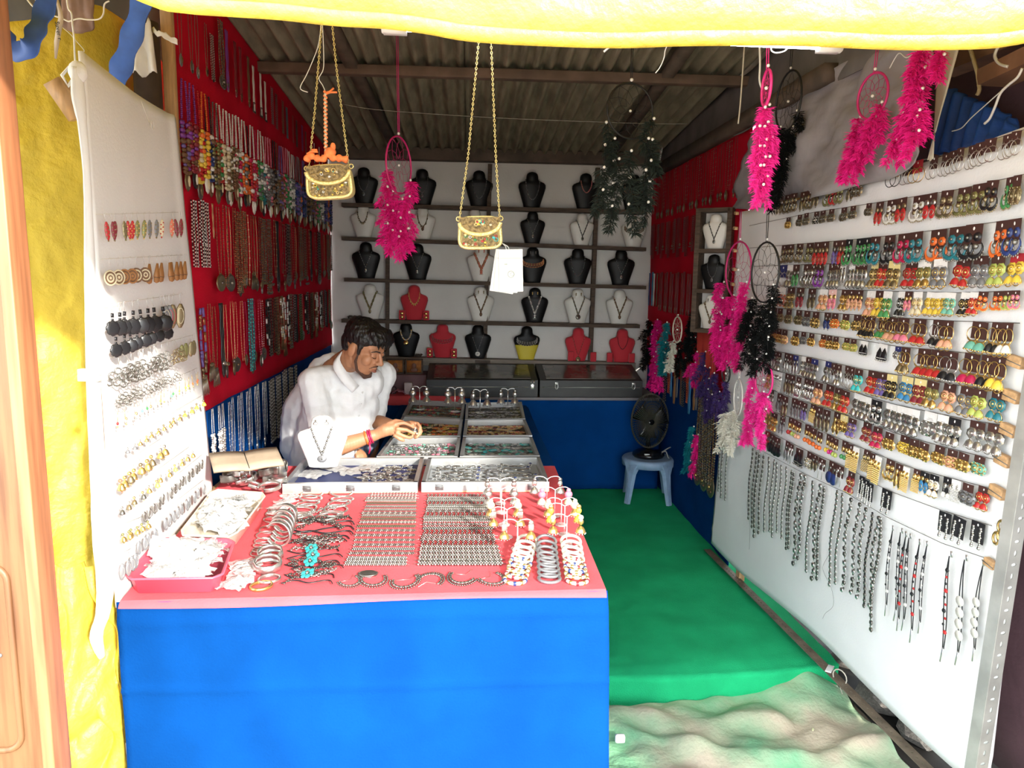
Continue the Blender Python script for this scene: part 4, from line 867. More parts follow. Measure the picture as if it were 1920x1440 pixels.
# ================================================================== hooked earrings on the left panel
def hookmesh():
    b = MB(); b.tube([(.03, -.02, .02), (.05, .03, .03), (.0, .06, .035), (-.04, .02, .03), (-.02, -.10, .03), (0, -.24, .03)], .008, 4); return b.mesh('ear_hook', pm('silver'))
HOOK = hookmesh()
def lear(ty, c, m):
    b = MB()
    if ty == 'leaf':
        b.sph((0, -.60, .04), (.11, .36, .03), 10, 8, 0)
        for i in range(6): b.sph((.05*(-1)**i, -.38-.09*i, .07), .035, 5, 4, 1)
        b.sph((0, -.97, .04), .04, 5, 4, 1)
    elif ty == 'wood': b.prism([(-.035, -.25), (.035, -.25), (.13, -.75), (.10, -.95), (0, -1), (-.10, -.95), (-.13, -.75)], .02, .06, 0); b.box((-.125, -.80, .06), (.125, -.77, .066), 1)
    elif ty == 'shell':
        for i in range(4): b.tor((0, -.62, .04), .24-.055*i, .03, 14, 5, i % 2)
        b.sph((0, -.62, .03), (.2, .2, .03), 10, 6, 0)
    elif ty == 'flower':
        b.box((-.05, -.40, .02), (.05, -.26, .05), 0); b.box((-.04, -.52, .02), (.04, -.44, .05), 0)
        for i in range(8): b.sph((.16*math.cos(i*.785), -.75+.16*math.sin(i*.785), .05), (.12, .11, .04), 7, 5, 0)
        b.sph((0, -.75, .06), (.26, .24, .05), 12, 6, 0)
    elif ty == 'cluster':
        for (x, y, r) in ((0, -.45, .10), (-.13, -.62, .12), (.13, -.62, .12), (0, -.80, .13), (-.20, -.85, .09), (.2, -.86, .09)): b.tor((x, y, .04), r, .022, 10, 4, 0)
    elif ty == 'bar': b.tube([(0, -.24, .03), (0, -.72, .03)], .016, 5, 1); b.sph((0, -.78, .04), (.07, .09, .06), 7, 5, 0); b.sph((0, -.95, .04), .06, 6, 4, 1)
    elif ty == 'oval': b.sph((0, -.60, .03), (.15, .36, .04), 10, 8, 0); b.tor((0, -.60, .05), .10, .02, 12, 4, 1, None, 'w', (1, 2.2))
    elif ty == 'bell': b.sph((0, -.42, .05), .10, 8, 5, 1); b.lathe([(.02, .2), (.12, .12), (.19, -.05), (.2, -.12), (0, -.12)], 10, (0, 0, 0), 0, Matrix.Translation((0, -.72, .1)) @ Matrix.Rotation(-math.pi/2, 4, 'X')); b.sph((0, -.95, .08), .05, 5, 4, 1)
    return b.mesh('earring', [pm(c), pm(m)])
_lc = {}
def lmesh(k):
    if k not in _lc: _lc[k] = lear(*k)
    return _lc[k]
LROWS = [
 ('top', ((180, 402), (325, 398)), [180, 189, 200, 212, 222, 230, 243, 254, 266, 277, 291, 307, 314, 325], (50, 46), ['leaf.red.bronze', 'leaf.maroon.bronze', 'leaf.maroon.bronze', 'leaf.bronze.olive', 'leaf.red.gold', 'leaf.red.gold', 'leaf.olive.gold', 'leaf.olive.gold', 'leaf.grey.bronze', 'leaf.grey.bronze', 'leaf.cream.red', 'leaf.coral.cream', 'leaf.maroon.bronze', 'leaf.maroon.bronze']),
 ('second', ((189, 486), (333, 478)), [189, 202, 214, 226, 241, 252, 266, 279, 290, 300, 308, 316, 326, 333], (56, 46), ['shell.cream.brown', 'shell.cream.brown', 'shell.wood.brown', 'shell.wood.brown', 'shell.brown.cream', 'shell.brown.cream']+['wood.wood.brown']*8),
 ('third', ((193, 572), (325, 552)), [193, 205, 218, 231, 245, 259, 272, 286, 295, 303, 312, 324], (58, 66), ['flower.black.silver']*8+['oval.grey.cream', 'oval.grey.red', 'oval.bronze.red', 'oval.bronze.cream']),
 ('fourth', ((200, 618), (297, 590)), [200, 214, 226, 240, 254, 268, 282, 296], (52, 46), ['flower.black.silver']*8),
 ('fifth', ((208, 670), (352, 628)), [208, 220, 232, 243, 255, 266, 277, 288, 302, 310, 318, 327, 337, 345, 352], (58, 40), ['cluster.oxidised.silver']*9+['cluster.bronze.red', 'cluster.bronze.red', 'oval.olive.bronze', 'oval.olive.bronze', 'oval.bronze.olive', 'oval.bronze.olive']),
 ('sixth', ((206, 726), (312, 690)), [206, 218, 230, 243, 255, 268, 280, 292, 303, 312], (40, 28), ['cluster.oxidised.silver']*10),
 ('seventh', ((205, 765), (360, 690)), [205, 213, 222, 232, 241, 250, 258, 266, 276, 286, 294, 303, 312, 322, 333, 340, 347, 353, 360], (38, 30), ['bar.red.gold', 'bar.cream.gold', 'bar.gold.silver', 'bar.cream.silver', 'bar.gold.cream', 'bar.mint.silver', 'bar.green.silver', 'bar.gold.silver', 'bar.cream.silver', 'bar.lime.gold', 'bar.cream.gold', 'bar.mint.silver', 'bar.green.silver', 'bar.lime.gold', 'bar.yellow.gold', 'bar.yellow.gold', 'bar.orange.gold', 'bar.orange.gold', 'bar.coral.gold']),
 ('eighth', ((222, 832), (368, 742)), [222, 234, 246, 258, 270, 281, 292, 302, 313, 323, 334, 345, 357, 367], (22, 22), ['bell.grey.silver', 'bell.grey.silver', 'bell.gold.silver', 'bell.gold.gold']+['bell.gold.bronze']*6+['bell.yellow.bronze']*4),
 ('ninth', ((206, 885), (292, 822)), [206, 215, 224, 233, 246, 255, 266, 284, 292], (42, 38), ['bell.gold.coral', 'bell.gold.gold', 'bell.bronze.gold', 'bell.gold.gold', 'bell.gold.bronze', 'bell.gold.gold', 'bell.bronze.gold', 'bell.gold.silver', 'bell.gold.silver']),
 ('tenth', ((212, 940), (345, 838)), [212, 224, 236, 248, 262, 275, 288, 300, 313, 326, 337, 345], (30, 24), ['bell.oxidised.silver', 'bell.bronze.silver', 'bell.bronze.gold', 'bell.oxidised.gold', 'bell.gold.silver', 'bell.lime.gold', 'bell.gold.silver', 'bell.gold.gold', 'bell.lime.gold', 'bell.gold.gold', 'bell.gold.silver', 'bell.gold.silver']),
 ('eleventh', ((255, 952), (370, 852)), [255, 264, 273, 281, 293, 304, 314, 323, 331, 338, 347, 354, 360, 366], (32, 26), ['oval.oxidised.silver']*14),
 ('twelfth', ((212, 990), (258, 968)), [212, 221, 230, 239, 249, 258], (32, 28), ['bell.gold.olive']*6),
 ('thirteenth', ((246, 1005), (372, 900)), [246, 255, 264, 273, 295, 303, 311, 319, 327, 335, 343, 352, 361, 370], (38, 28), ['oval.grey.silver']*14),
 ('lowest', ((215, 1045), (236, 1028)), [214, 222, 230, 237], (46, 42), ['oval.grey.silver']*4)]
random.seed(3)
for (rn, (a, b_), xs, (h0, h1), specs) in LROWS:
    mb = MB(); mb.tube([lp(a[0]-5, a[1], .006), lp(b_[0]+6, b_[1], .006)], .0006, 4); T(ob('hanging_thread', mb, M_thread), f"thin thread holding the {rn} row of earrings on left panel", 'thread', 'threads on the left panel')
    for k, x in enumerate(xs):
        ty, c, m = specs[k].split('.'); y = poly([a, b_], x); p = lp(x, y, .020+.004*(k % 2)); H = lerp(h0, h1, (x-xs[0])/(xs[-1]-xs[0]))*((p-CAM).dot(FW))/F
        o = ob('hook_earring', lmesh((ty, c, m)), M=frame(LU, p, (H*{'leaf': 1.0, 'wood': 1.05, 'oval': 1.0, 'bar': 1.0, 'bell': 1.05, 'flower': 1.0, 'shell': .95}.get(ty, 1.35), H, H*.8), random.uniform(-.07, .07)) @ Matrix.Rotation(-.8+random.uniform(-.2, .2), 4, 'Y'))
        ob('ear_hook', HOOK, parent=o)
        T(o, f"{c} {ty} hook earring, {nth(k+1)} from left in the {rn} row of left panel", 'earring', 'hook earrings on the left panel')
# ================================================================== necklaces on the red and blue side walls
def nk_loop(kind, c1, c2, c3, seed, w_=.09):
    """hanging double strand, top at y=0, bottom at y=-1; pendant separate"""
    random.seed(seed); b = MB(); cs = [c1, c2, c3]
    def side(s, t): return (s*w_*(.35+.65*math.sin(math.pi*min(1, .12+t*.85)))*.5, -t*.84, .02)
    if kind == 'beads':     # small beads above, large mixed beads below
        for s in (-1, 1):
            t = 0.0
            while t < .42: r = .011; b.sph(side(s, t), (r*1.1, r, r), 5, 4, 0); t += r*2.0
            while t < .97:
                r = random.choice((.018, .024, .032, .028)); b.sph(side(s, t+r), (r*1.15, r, r), 6, 4, random.choice((1, 1, 2, 0))); t += r*1.85
        for k in range(5): b.sph((-.04+.02*k, -.84-.01*math.sin(k), .025), .022, 6, 4, 1)
    elif kind == 'cluster':     # many thin strands of small beads
        for s in range(5):
            x = (-.5+s/4)*w_*1.5; t = 0
            while t < .98: b.sph((x+.01*math.sin(t*9+s), -t, .02+.012*(s % 2)), .0135, 5, 4, (int(t*40)+s) % 2); t += .026
    elif kind == 'fine':
        for s in (-1, 1):
            for i in range(44): p = side(s, i/44); b.sph(p, .0085, 5, 3, i % 2)
    elif kind == 'chain':
        for s in (-1, 1):
            b.tube([side(s, i/20) for i in range(21)], .0058, 4, 0)
            for i in range(0, 20, 2): b.sph(side(s, i/20), .0105, 5, 3, 1)
    elif kind == 'tubes':
        for s in (-1, 1):
            t = 0
            while t < .9:
                L = random.choice((.10, .14, .05)); p = side(s, t); q = side(s, t+L*.9); b.tube([p, q], .016 if L > .06 else .022, 6, random.choice((0, 1, 2))); t += L
    elif kind == 'rope':
        for s in (-1, 0, 1): b.tube([(s*w_*.28+.008*math.sin(t*.8+s), -t/20*.97, .02) for t in range(21)], .014, 5, 0)
    return b.mesh('strand', [pm(c) for c in cs])
def pend(kind, c1, c2):
    b = MB(); M = Matrix.Rotation(0, 4, 'X')
    if kind == 'disc': b.lathe([(0, 0), (.10, 0), (.11, .012), (.075, .02), (.06, .014), (.03, .024), (0, .026)], 16, (0, -.92, .015), 0); b.sph((0, -.92, .045), .02, 6, 4, 1); b.tube([(0, -.80, .02), (0, -.84, .02)], .012, 5, 0)
    elif kind == 'leaf': b.sph((0, -.92, .02), (.045, .10, .018), 8, 7, 0); b.sph((0, -.92, .04), (.02, .06, .01), 6, 5, 1)
    elif kind == 'drop': b.sph((0, -.88, .02), (.035, .05, .02), 8, 6, 0); b.sph((0, -.95, .02), (.018, .05, .015), 6, 5, 1)
    elif kind == 'blade': b.prism([(-.02, -.82), (.02, -.82), (.03, -.96), (0, -1.02), (-.03, -.96)], .01, .03, 0); b.sph((0, -.82, .03), .035, 7, 5, 1)
    elif kind == 'tassel':
        b.sph((0, -.80, .02), (.05, .03, .02), 8, 5, 0)
        for k in range(9): b.tube([(-.04+.01*k, -.80, .02), (-.08+.02*k, -1.0-.02*(k % 2), .02)], .007, 4, k % 2)
    elif kind == 'tree':
        b.sph((0, -.86, .02), (.06, .05, .02), 8, 5, 0)
        for k in range(7): b.sph((-.07+.023*k, -.95-.015*(k % 2), .025), .016, 5, 4, 1)
    return b.mesh('pendant', [pm(c1), pm(c2)])
_nk = {}
def nk(*a):
    if a not in _nk: _nk[a] = nk_loop(*a)
    return _nk[a]
_pd = {}
def pd(*a):
    if a not in _pd: _pd[a] = pend(*a)
    return _pd[a]
def hangrow(plane, ys, ztop, zbots, specs, rowname, wall, group, u, xoff, seed, xs_=1.6):
    """specs: list of (description, loop args, pendant args or None) taken in order and repeated"""
    random.seed(seed)
    for k, Y in enumerate(ys):
        d_, la, pa = specs[k] if k < len(specs) else specs[-12+(k-len(specs)) % 12] if len(specs) >= 12 else specs[k % len(specs)]
        zb = zbots(Y, k); zt = ztop(Y)+random.uniform(-.008, .008); H = zt-zb
        o = ob('necklace', nk(*la), M=frame(u, (plane+xoff+.006*(k % 2)*(1 if xoff > 0 else -1), Y, zt), (min(H, .42)*xs_, H, min(H, .42)*.9), random.uniform(-.02, .02)))
        if pa: ob('pendant', pd(*pa), parent=o, M=Matrix.Identity(4))
        T(o, f"{d_} necklace, {nth(k+1)} from front, {rowname} row on {wall}", 'necklace', group)
def ysp(y0, y1, s0, s1):
    out = []; y = y0
    while y < y1: out.append(y); y += lerp(s0, s1, (y-y0)/(y1-y0))
    return out
U1 = (0, 1, 0)
# top row
R0 = [('bronze drop', ('fine', 'bronze', 'oxidised', 'grey', 1), ('leaf', 'grey', 'bronze')), ('dark drop', ('fine', 'oxidised', 'bronze', 'grey', 2), ('leaf', 'oxidised', 'grey')), ('grey stone', ('fine', 'bronze', 'grey', 'grey', 3), ('leaf', 'grey', 'silver')), ('dark chain', ('chain', 'oxidised', 'bronze', 'grey', 4), ('leaf', 'bronze', 'black')),
      ('thick silver chain', ('cluster', 'silver', 'oxidised', 'grey', 5), ('leaf', 'black', 'oxidised')), ('thick dark chain', ('cluster', 'oxidised', 'bronze', 'grey', 6), ('disc', 'oxidised', 'silver')), ('dark violet cord', ('rope', 'purple', 'black', 'black', 7), ('drop', 'oxidised', 'silver')), ('dark red cord', ('rope', 'maroon', 'black', 'black', 8), ('drop', 'bronze', 'silver')), ('maroon cord', ('rope', 'maroon', 'black', 'black', 8), ('drop', 'bronze', 'bronze')), ('dark cord', ('rope', 'brown', 'black', 'black', 9), ('drop', 'bronze', 'silver')),
      ('white multi-strand', ('rope', 'white', 'white', 'white', 10), ('tassel', 'black', 'oxidised')), ('white multi-strand', ('rope', 'white', 'white', 'white', 10), ('tassel', 'oxidised', 'black')), ('white multi-strand', ('rope', 'white', 'cream', 'white', 11), ('tassel', 'black', 'black')), ('fine grey chain', ('cluster', 'grey', 'maroon', 'grey', 12), None), ('fine dark chain', ('cluster', 'oxidised', 'maroon', 'grey', 13), None), ('fine bronze chain', ('cluster', 'bronze', 'maroon', 'grey', 14), None), ('teal bead', ('cluster', 'teal', 'oxidised', 'grey', 15), None), ('red bead', ('cluster', 'red', 'maroon', 'grey', 16), None), ('dark bead', ('cluster', 'black', 'oxidised', 'grey', 17), None), ('violet bead', ('cluster', 'purple', 'maroon', 'grey', 18), None), ('brown bead', ('cluster', 'brown', 'maroon', 'grey', 19), None)]
hangrow(XL, ysp(2.92, 5.8, .085, .15), lambda Y: rooftop(Y)-.10+(.02 if Y > 3.3 else -.06), lambda Y, k: 2.36-.05*max(0, (Y-4.2)/1.5) if k > 2 else 2.33, R0, 'top', 'red wall', 'necklaces on the red wall', U1, .022, 1)
# second row: big coloured beads
cols = [('purple', 'purple', 'brown', 'violet'), ('dark purple', 'purple', 'maroon', 'brown'), ('yellow', 'red', 'yellow', 'cream'), ('yellow and red', 'orange', 'yellow', 'red'), ('blue and white', 'black', 'navy', 'pearl'), ('olive and brown', 'oxidised', 'olive', 'brown'), ('red and green', 'white', 'red', 'green'), ('white and brown', 'white', 'cream', 'brown'), ('white and tan', 'white', 'bronze', 'cream'), ('black and tan', 'white', 'brown', 'bronze'), ('crimson', 'white', 'crimson', 'green'), ('amber', 'white', 'orange', 'grey'), ('amber and black', 'black', 'orange', 'brown'), ('red', 'white', 'red', 'crimson'), ('crimson and white', 'crimson', 'red', 'white'), ('green and grey', 'white', 'green', 'grey'), ('turquoise', 'white', 'teal', 'grey'), ('grey and white', 'pink', 'grey', 'white'), ('grey', 'pink', 'grey', 'oxidised'), ('dark brown', 'black', 'brown', 'grey'), ('brown and grey', 'brown', 'grey', 'bronze'), ('violet and brown', 'violet', 'brown', 'grey'), ('red and brown', 'pink', 'red', 'brown'), ('pink and green', 'pink', 'green', 'grey'), ('white and green', 'white', 'green', 'white'), ('grey pearl', 'white', 'grey', 'pearl'), ('navy', 'grey', 'navy', 'violet'), ('violet', 'grey', 'violet', 'navy'), ('amber and violet', 'brown', 'orange', 'violet'), ('dark blue', 'violet', 'navy', 'black'), ('dark grey', 'black', 'grey', 'oxidised'), ('black', 'black', 'brown', 'black')]
R1 = [(n+' beaded', ('beads', a, b_, c_, i, .10), ('leaf', ['bronze', 'black', 'oxidised', 'pearl', 'brown'][i % 5], ['cream', 'white', 'bronze'][i % 3])) for i, (n, a, b_, c_) in enumerate(cols)]
hangrow(XL, ysp(2.91, 5.86, .062, .080), lambda Y: 2.27, lambda Y, k: 1.89+.02*math.sin(k*2.3), R1, 'second', 'red wall', 'necklaces on the red wall', U1, .026, 2)
# third row: bronze chains and pendants
R2 = [('black and white bead', ('cluster', 'black', 'white', 'grey', 21), None)]*3+[('copper rod', ('rope', 'copper', 'brown', 'brown', 22), None), ('bronze bead', ('fine', 'bronze', 'copper', 'bronze', 23), ('disc', 'bronze', 'oxidised')), ('long bronze', ('fine', 'copper', 'bronze', 'bronze', 24), None), ('bronze chain', ('chain', 'copper', 'bronze', 'bronze', 25), ('disc', 'oxidised', 'silver')), ('copper bead', ('fine', 'copper', 'bronze', 'bronze', 26), None), ('brown bead', ('cluster', 'copper', 'brown', 'bronze', 27), ('leaf', 'oxidised', 'bronze')), ('tan bead', ('cluster', 'bronze', 'copper', 'bronze', 28), ('leaf', 'bronze', 'grey')), ('copper chain', ('chain', 'copper', 'cream', 'bronze', 29), None), ('bronze tassel', ('fine', 'bronze', 'copper', 'bronze', 30), ('tassel', 'bronze', 'oxidised')), ('copper pendant', ('chain', 'copper', 'bronze', 'bronze', 29), ('leaf', 'bronze', 'oxidised')), ('bronze fine bead', ('fine', 'copper', 'oxidised', 'bronze', 31), ('drop', 'bronze', 'grey')), ('dark bead', ('cluster', 'oxidised', 'bronze', 'bronze', 32), ('tree', 'oxidised', 'bronze')), ('dark brown bead', ('cluster', 'brown', 'oxidised', 'bronze', 33), ('tree', 'bronze', 'oxidised')), ('bronze twin', ('fine', 'bronze', 'brown', 'bronze', 34), ('tree', 'oxidised', 'oxidised')), ('fine copper', ('chain', 'brown', 'copper', 'bronze', 35), None), ('dark cord', ('rope', 'black', 'black', 'black', 36), ('drop', 'oxidised', 'bronze')), ('fine brown', ('fine', 'brown', 'maroon', 'bronze', 37), None), ('fine maroon', ('chain', 'maroon', 'bronze', 'bronze', 38), ('drop', 'bronze', 'bronze')), ('black bead', ('cluster', 'black', 'oxidised', 'bronze', 39), ('disc', 'oxidised', 'bronze')), ('maroon bead', ('cluster', 'maroon', 'brown', 'bronze', 40), None), ('dim bronze', ('fine', 'bronze', 'maroon', 'bronze', 41), ('drop', 'oxidised', 'oxidised'))]
hangrow(XL, ysp(2.97, 5.86, .066, .080), lambda Y: 1.86, lambda Y, k: (1.60 if k < 3 else 1.72 if k == 3 else 1.45+.07*abs(math.sin(k*1.9))+.05*max(0, Y-4.2)), R2, 'third', 'red wall', 'necklaces on the red wall', U1, .024, 3)
# fourth row
R3 = [('copper tassel with blue beads', ('tubes', 'copper', 'bronze', 'violet', 51), ('tassel', 'bronze', 'silver')), ('copper tassel', ('fine', 'copper', 'bronze', 'bronze', 52), ('tassel', 'bronze', 'oxidised')), ('bronze tassel', ('fine', 'bronze', 'copper', 'bronze', 53), ('tassel', 'oxidised', 'bronze')), ('black ribbon with medallions', ('rope', 'black', 'black', 'black', 54), ('blade', 'oxidised', 'silver')), ('thin copper', ('chain', 'copper', 'copper', 'bronze', 55), ('blade', 'oxidised', 'bronze')), ('thin red', ('chain', 'copper', 'red', 'bronze', 56), ('blade', 'bronze', 'oxidised')), ('coral bead', ('fine', 'coral', 'peach', 'bronze', 57), ('disc', 'oxidised', 'bronze')), ('coral bead', ('fine', 'peach', 'coral', 'bronze', 58), None), ('magenta bead', ('fine', 'magenta', 'crimson', 'bronze', 59), ('leaf', 'bronze', 'oxidised')), ('teal bead', ('cluster', 'teal', 'turquoise', 'bronze', 60), ('leaf', 'bronze', 'oxidised')), ('magenta glass', ('fine', 'crimson', 'magenta', 'bronze', 61), ('leaf', 'oxidised', 'bronze')), ('crimson bead', ('fine', 'crimson', 'pink', 'bronze', 62), ('leaf', 'oxidised', 'pearl')), ('red bead', ('fine', 'red', 'white', 'bronze', 63), ('disc', 'oxidised', 'bronze')), ('black and white', ('tubes', 'black', 'white', 'black', 64), None), ('black bead', ('cluster', 'black', 'oxidised', 'bronze', 65), ('drop', 'bronze', 'oxidised')), ('dark bead', ('cluster', 'black', 'brown', 'bronze', 66), None), ('brown bead', ('cluster', 'brown', 'bronze', 'bronze', 67), ('drop', 'bronze', 'bronze')), ('white and brown tube', ('tubes', 'white', 'brown', 'cream', 68), ('tassel', 'copper', 'brown')), ('white and orange tube', ('tubes', 'white', 'coral', 'brown', 69), ('tassel', 'copper', 'bronze')), ('white tube', ('tubes', 'white', 'black', 'white', 70), ('tree', 'bronze', 'copper')), ('grey bead', ('cluster', 'grey', 'brown', 'white', 71), ('tree', 'bronze', 'bronze')), ('dark grey bead', ('cluster', 'grey', 'black', 'white', 72), None), ('black cord', ('rope', 'black', 'black', 'white', 73), None), ('dark green bead', ('cluster', 'green', 'black', 'white', 74), None)]
hangrow(XL, ysp(2.99, 5.82, .070, .085), lambda Y: 1.455, lambda Y, k: 1.11+.05*abs(math.sin(k*1.4))+.03*max(0, Y-4), R3, 'fourth', 'red wall', 'necklaces on the red wall', U1, .026, 4)
# silver chains against the blue cloth
R4 = [('silver cluster', ('beads', 'silver', 'silver', 'pearl', 81), None), ('silver cluster', ('beads', 'silver', 'pearl', 'silver', 82), None), ('silver beaded', ('beads', 'silver', 'silver', 'silver', 83), None)]+[('plain thin silver chain', ('chain', 'silver', 'silver', 'silver', 84), ('drop', 'silver', 'oxidised')), ('thin silver chain', ('chain', 'silver', 'grey', 'silver', 85), None)]*5+[('thick silver strand', ('cluster', 'silver', 'oxidised', 'silver', 86), ('tree', 'oxidised', 'silver'))]*6+[('dark silver strand', ('cluster', 'oxidised', 'silver', 'silver', 87), ('disc', 'oxidised', 'silver'))]*12
hangrow(XL, ysp(3.08, 4.55, .065, .075), lambda Y: 1.03, lambda Y, k: .76 if k < 3 else .70 if k < 13 else .68, R4, 'silver chain', 'the blue cloth', 'silver chains on the blue cloth', U1, .02, 5, 1.0)
# right wall
U2 = (0, -1, 0)
RA_ = [('thin dark red', ('chain', 'darkred', 'maroon', 'brown', 91), ('drop', 'oxidised', 'bronze')), ('thin maroon', ('chain', 'maroon', 'bronze', 'brown', 92), None), ('fine bronze', ('fine', 'maroon', 'bronze', 'brown', 93), ('leaf', 'bronze', 'silver')), ('dark fine bead', ('fine', 'brown', 'maroon', 'brown', 94), ('drop', 'bronze', 'bronze'))]
ys = ysp(4.05, 5.85, .065, .075)
hangrow(XR, ys, lambda Y: 2.33, lambda Y, k: 2.02, RA_, 'top', 'the right wall', 'necklaces on the right red wall', U2, -.02, 6)
RB_ = [('maroon tassel', ('cluster', 'darkred', 'maroon', 'brown', 95), None), ('dark bead', ('cluster', 'maroon', 'oxidised', 'brown', 96), None), ('dim bronze', ('fine', 'maroon', 'bronze', 'brown', 93), ('tree', 'bronze', 'oxidised'))]
hangrow(XR, ysp(4.25, 5.85, .07, .075), lambda Y: 1.98, lambda Y, k: 1.72+.03*(k % 3), RB_, 'middle', 'the right wall', 'necklaces on the right red wall', U2, -.02, 7)
RC_ = [('dark red cord', ('rope', 'darkred', 'maroon', 'brown', 97), ('drop', 'bronze', 'oxidised')), ('maroon cord', ('rope', 'maroon', 'maroon', 'brown', 98), ('drop', 'oxidised', 'bronze'))]
hangrow(XR, ysp(4.42, 5.55, .065, .075), lambda Y: 1.62, lambda Y, k: 1.34, RC_, 'lower', 'the right wall', 'necklaces on the right red wall', U2, -.02, 8)
RD_ = [('blue cord', ('rope', 'navy', 'navy', 'navy', 99), None), ('slate blue cord', ('rope', 'blue', 'navy', 'navy', 100), None), ('white cord', ('rope', 'white', 'white', 'white', 10), None), ('brown cord', ('rope', 'brown', 'brown', 'brown', 101), None)]
hangrow(XR, [5.62, 5.69, 5.76, 5.83], lambda Y: 1.62, lambda Y, k: 1.36, RD_[::-1], 'blue cord', 'the right wall', 'cords on the right red wall', U2, -.02, 9)
RE_ = [('brown strap', ('rope', 'brown', 'brown', 'brown', 101), None), ('silver strap', ('rope', 'grey', 'grey', 'white', 103), None), ('tan strap', ('rope', 'wood', 'brown', 'brown', 104), None), ('blue strap', ('rope', 'blue', 'navy', 'navy', 100), None), ('orange bead', ('cluster', 'orange', 'darkred', 'brown', 105), None), ('dark bead', ('cluster', 'black', 'oxidised', 'brown', 65), None)]
hangrow(XR, ysp(4.40, 5.35, .07, .08), lambda Y: 1.04, lambda Y, k: .70+.08*abs(math.sin(k*2)), RE_, 'lowest', 'the right wall', 'straps on the lower right wall', U2, -.03, 10)
RF_ = [('golden brown bead', ('cluster', 'bronze', 'brown', 'brown', 106), ('disc', 'bronze', 'gold')), ('dark bronze bead', ('cluster', 'oxidised', 'bronze', 'brown', 32), None)]
hangrow(XR-.03, [4.08, 4.14, 4.20, 4.26, 4.32], lambda Y: .95, lambda Y, k: .36+.04*(k % 2), RF_, 'long bead', 'the right wall', 'long beads beside the right panel', U2, -.02, 12)
# ================================================================== grey sheet on the upper right
sh = [(1640, 78), (1745, 85), (1735, 300), (1600, 345), (1470, 352), (1372, 350), (1400, 260), (1520, 150)]
mb = MB()
tl_, tr_, br_, bl_ = pX(1560, 120, 1.44), pX(1760, 40, 1.46), pX(1725, 305, 1.43), pX(1366, 392, 1.43)
tl_ = pX(1452, 182, 1.43)
def gsh(u, v):
    p = tl_.lerp(tr_, u).lerp(bl_.lerp(br_, u), v); return p+Vector((-.03*math.sin(math.pi*v)*(.4+.6*nz(u*4, 2)+.4)-.030*nz(u*7, v*5)-.020*math.sin(u*16+v*4+2*nz(u*3, v*3))*v-.010*nz(u*18, v*14), 0, -.05*math.sin(math.pi*u)*v+.02*nz(u*6, v*3)))
mb.grid(gsh, 60, 36); T(solid(ob('grey_sheet', mb, M_grey), .005), 'crumpled grey cloth sheet draped above the right display panel', 'cloth')
mb = MB(); A, B = pX(1752, 90, 1.42), pX(1742, 300, 1.42)
mb.grid(lambda u, v: A.lerp(B, v)+Vector((.02*u*0, -.11*u*(1-.7*v)-.02+.06*u*v, .01*nz(u*3, v*4))), 8, 20); T(solid(ob('cloth_flap', mb, mat('beige_cloth', (.46, .42, .33), .85, var=.1, scale=6)), .004), 'beige cloth flap hanging beside the blue pleated cloth', 'cloth')

# ================================================================== dream catchers
M_feather = {}
def fm(c):
    col = {'pink': (.78, .015, .24), 'black': (.005, .006, .006), 'darkgreen': (.022, .030, .024), 'cream': (.72, .68, .58), 'teal': (.01, .20, .24), 'purple': (.055, .03, .13), 'hotpink': (.95, .03, .32)}[c]
    return mat('feather_'+c, col, .9, spec=.15, var=.2, scale=60)
_fe = {}
def feather(c, v):
    if (c, v) in _fe: return _fe[(c, v)]
    random.seed(v*7+1); b = MB()
    b.tube([(0, 0, 0), (.03*(v-1), -.4, .02), (.08*(v-1), -.9, .0)], [.012, .009, .003], 4, 0)
    for i in range(130):
        t = random.random()**.8*.92; x0 = .08*(v-1)*t; a = random.uniform(0, 2*math.pi); L = random.uniform(.16, .34)*(1-.45*t)
        dx, dz = math.cos(a)*L, math.sin(a)*L*.75; dr = random.uniform(.02, .26)
        p0 = Vector((x0, -t, 0)); p1 = p0+Vector((dx*.6, -dr*.35, dz*.6)); p2 = p0+Vector((dx, -dr, dz))+Vector((random.uniform(-.03, .03), random.uniform(-.03, .03), 0))
        sd_ = Vector((-dz, .3*L, dx)).cross(p2-p0)
        if sd_.length < 1e-6: continue
        sd_ = sd_.normalized()*random.uniform(.010, .020)
        b.add([p0-sd_*.4, p0+sd_*.4, p1+sd_, p1-sd_, p2], [(0, 1, 2, 3), (3, 2, 4)])
    me = b.mesh('feather', fm(c)); _fe[(c, v)] = me; return me
BEAD = MB().sph((0, 0, 0), 1, 8, 6).mesh('bead', mat('white_bead', (.86, .85, .82), .25))
def web(R, m, n=9):
    b = MB(); rad = [1, .72, .45, .22]
    for k in range(3):
        for i in range(n):
            a0 = 2*math.pi*(i+.5*k)/n; a1 = 2*math.pi*(i+.5*(k+1))/n; a2 = 2*math.pi*(i+.5*(k+1)-1)/n
            for aa in (a1, a2): b.tube([(R*rad[k]*math.cos(a0), R*rad[k]*math.sin(a0), 0), (R*rad[k+1]*math.cos(aa), R*rad[k+1]*math.sin(aa), 0)], .0009, 3)
    return b
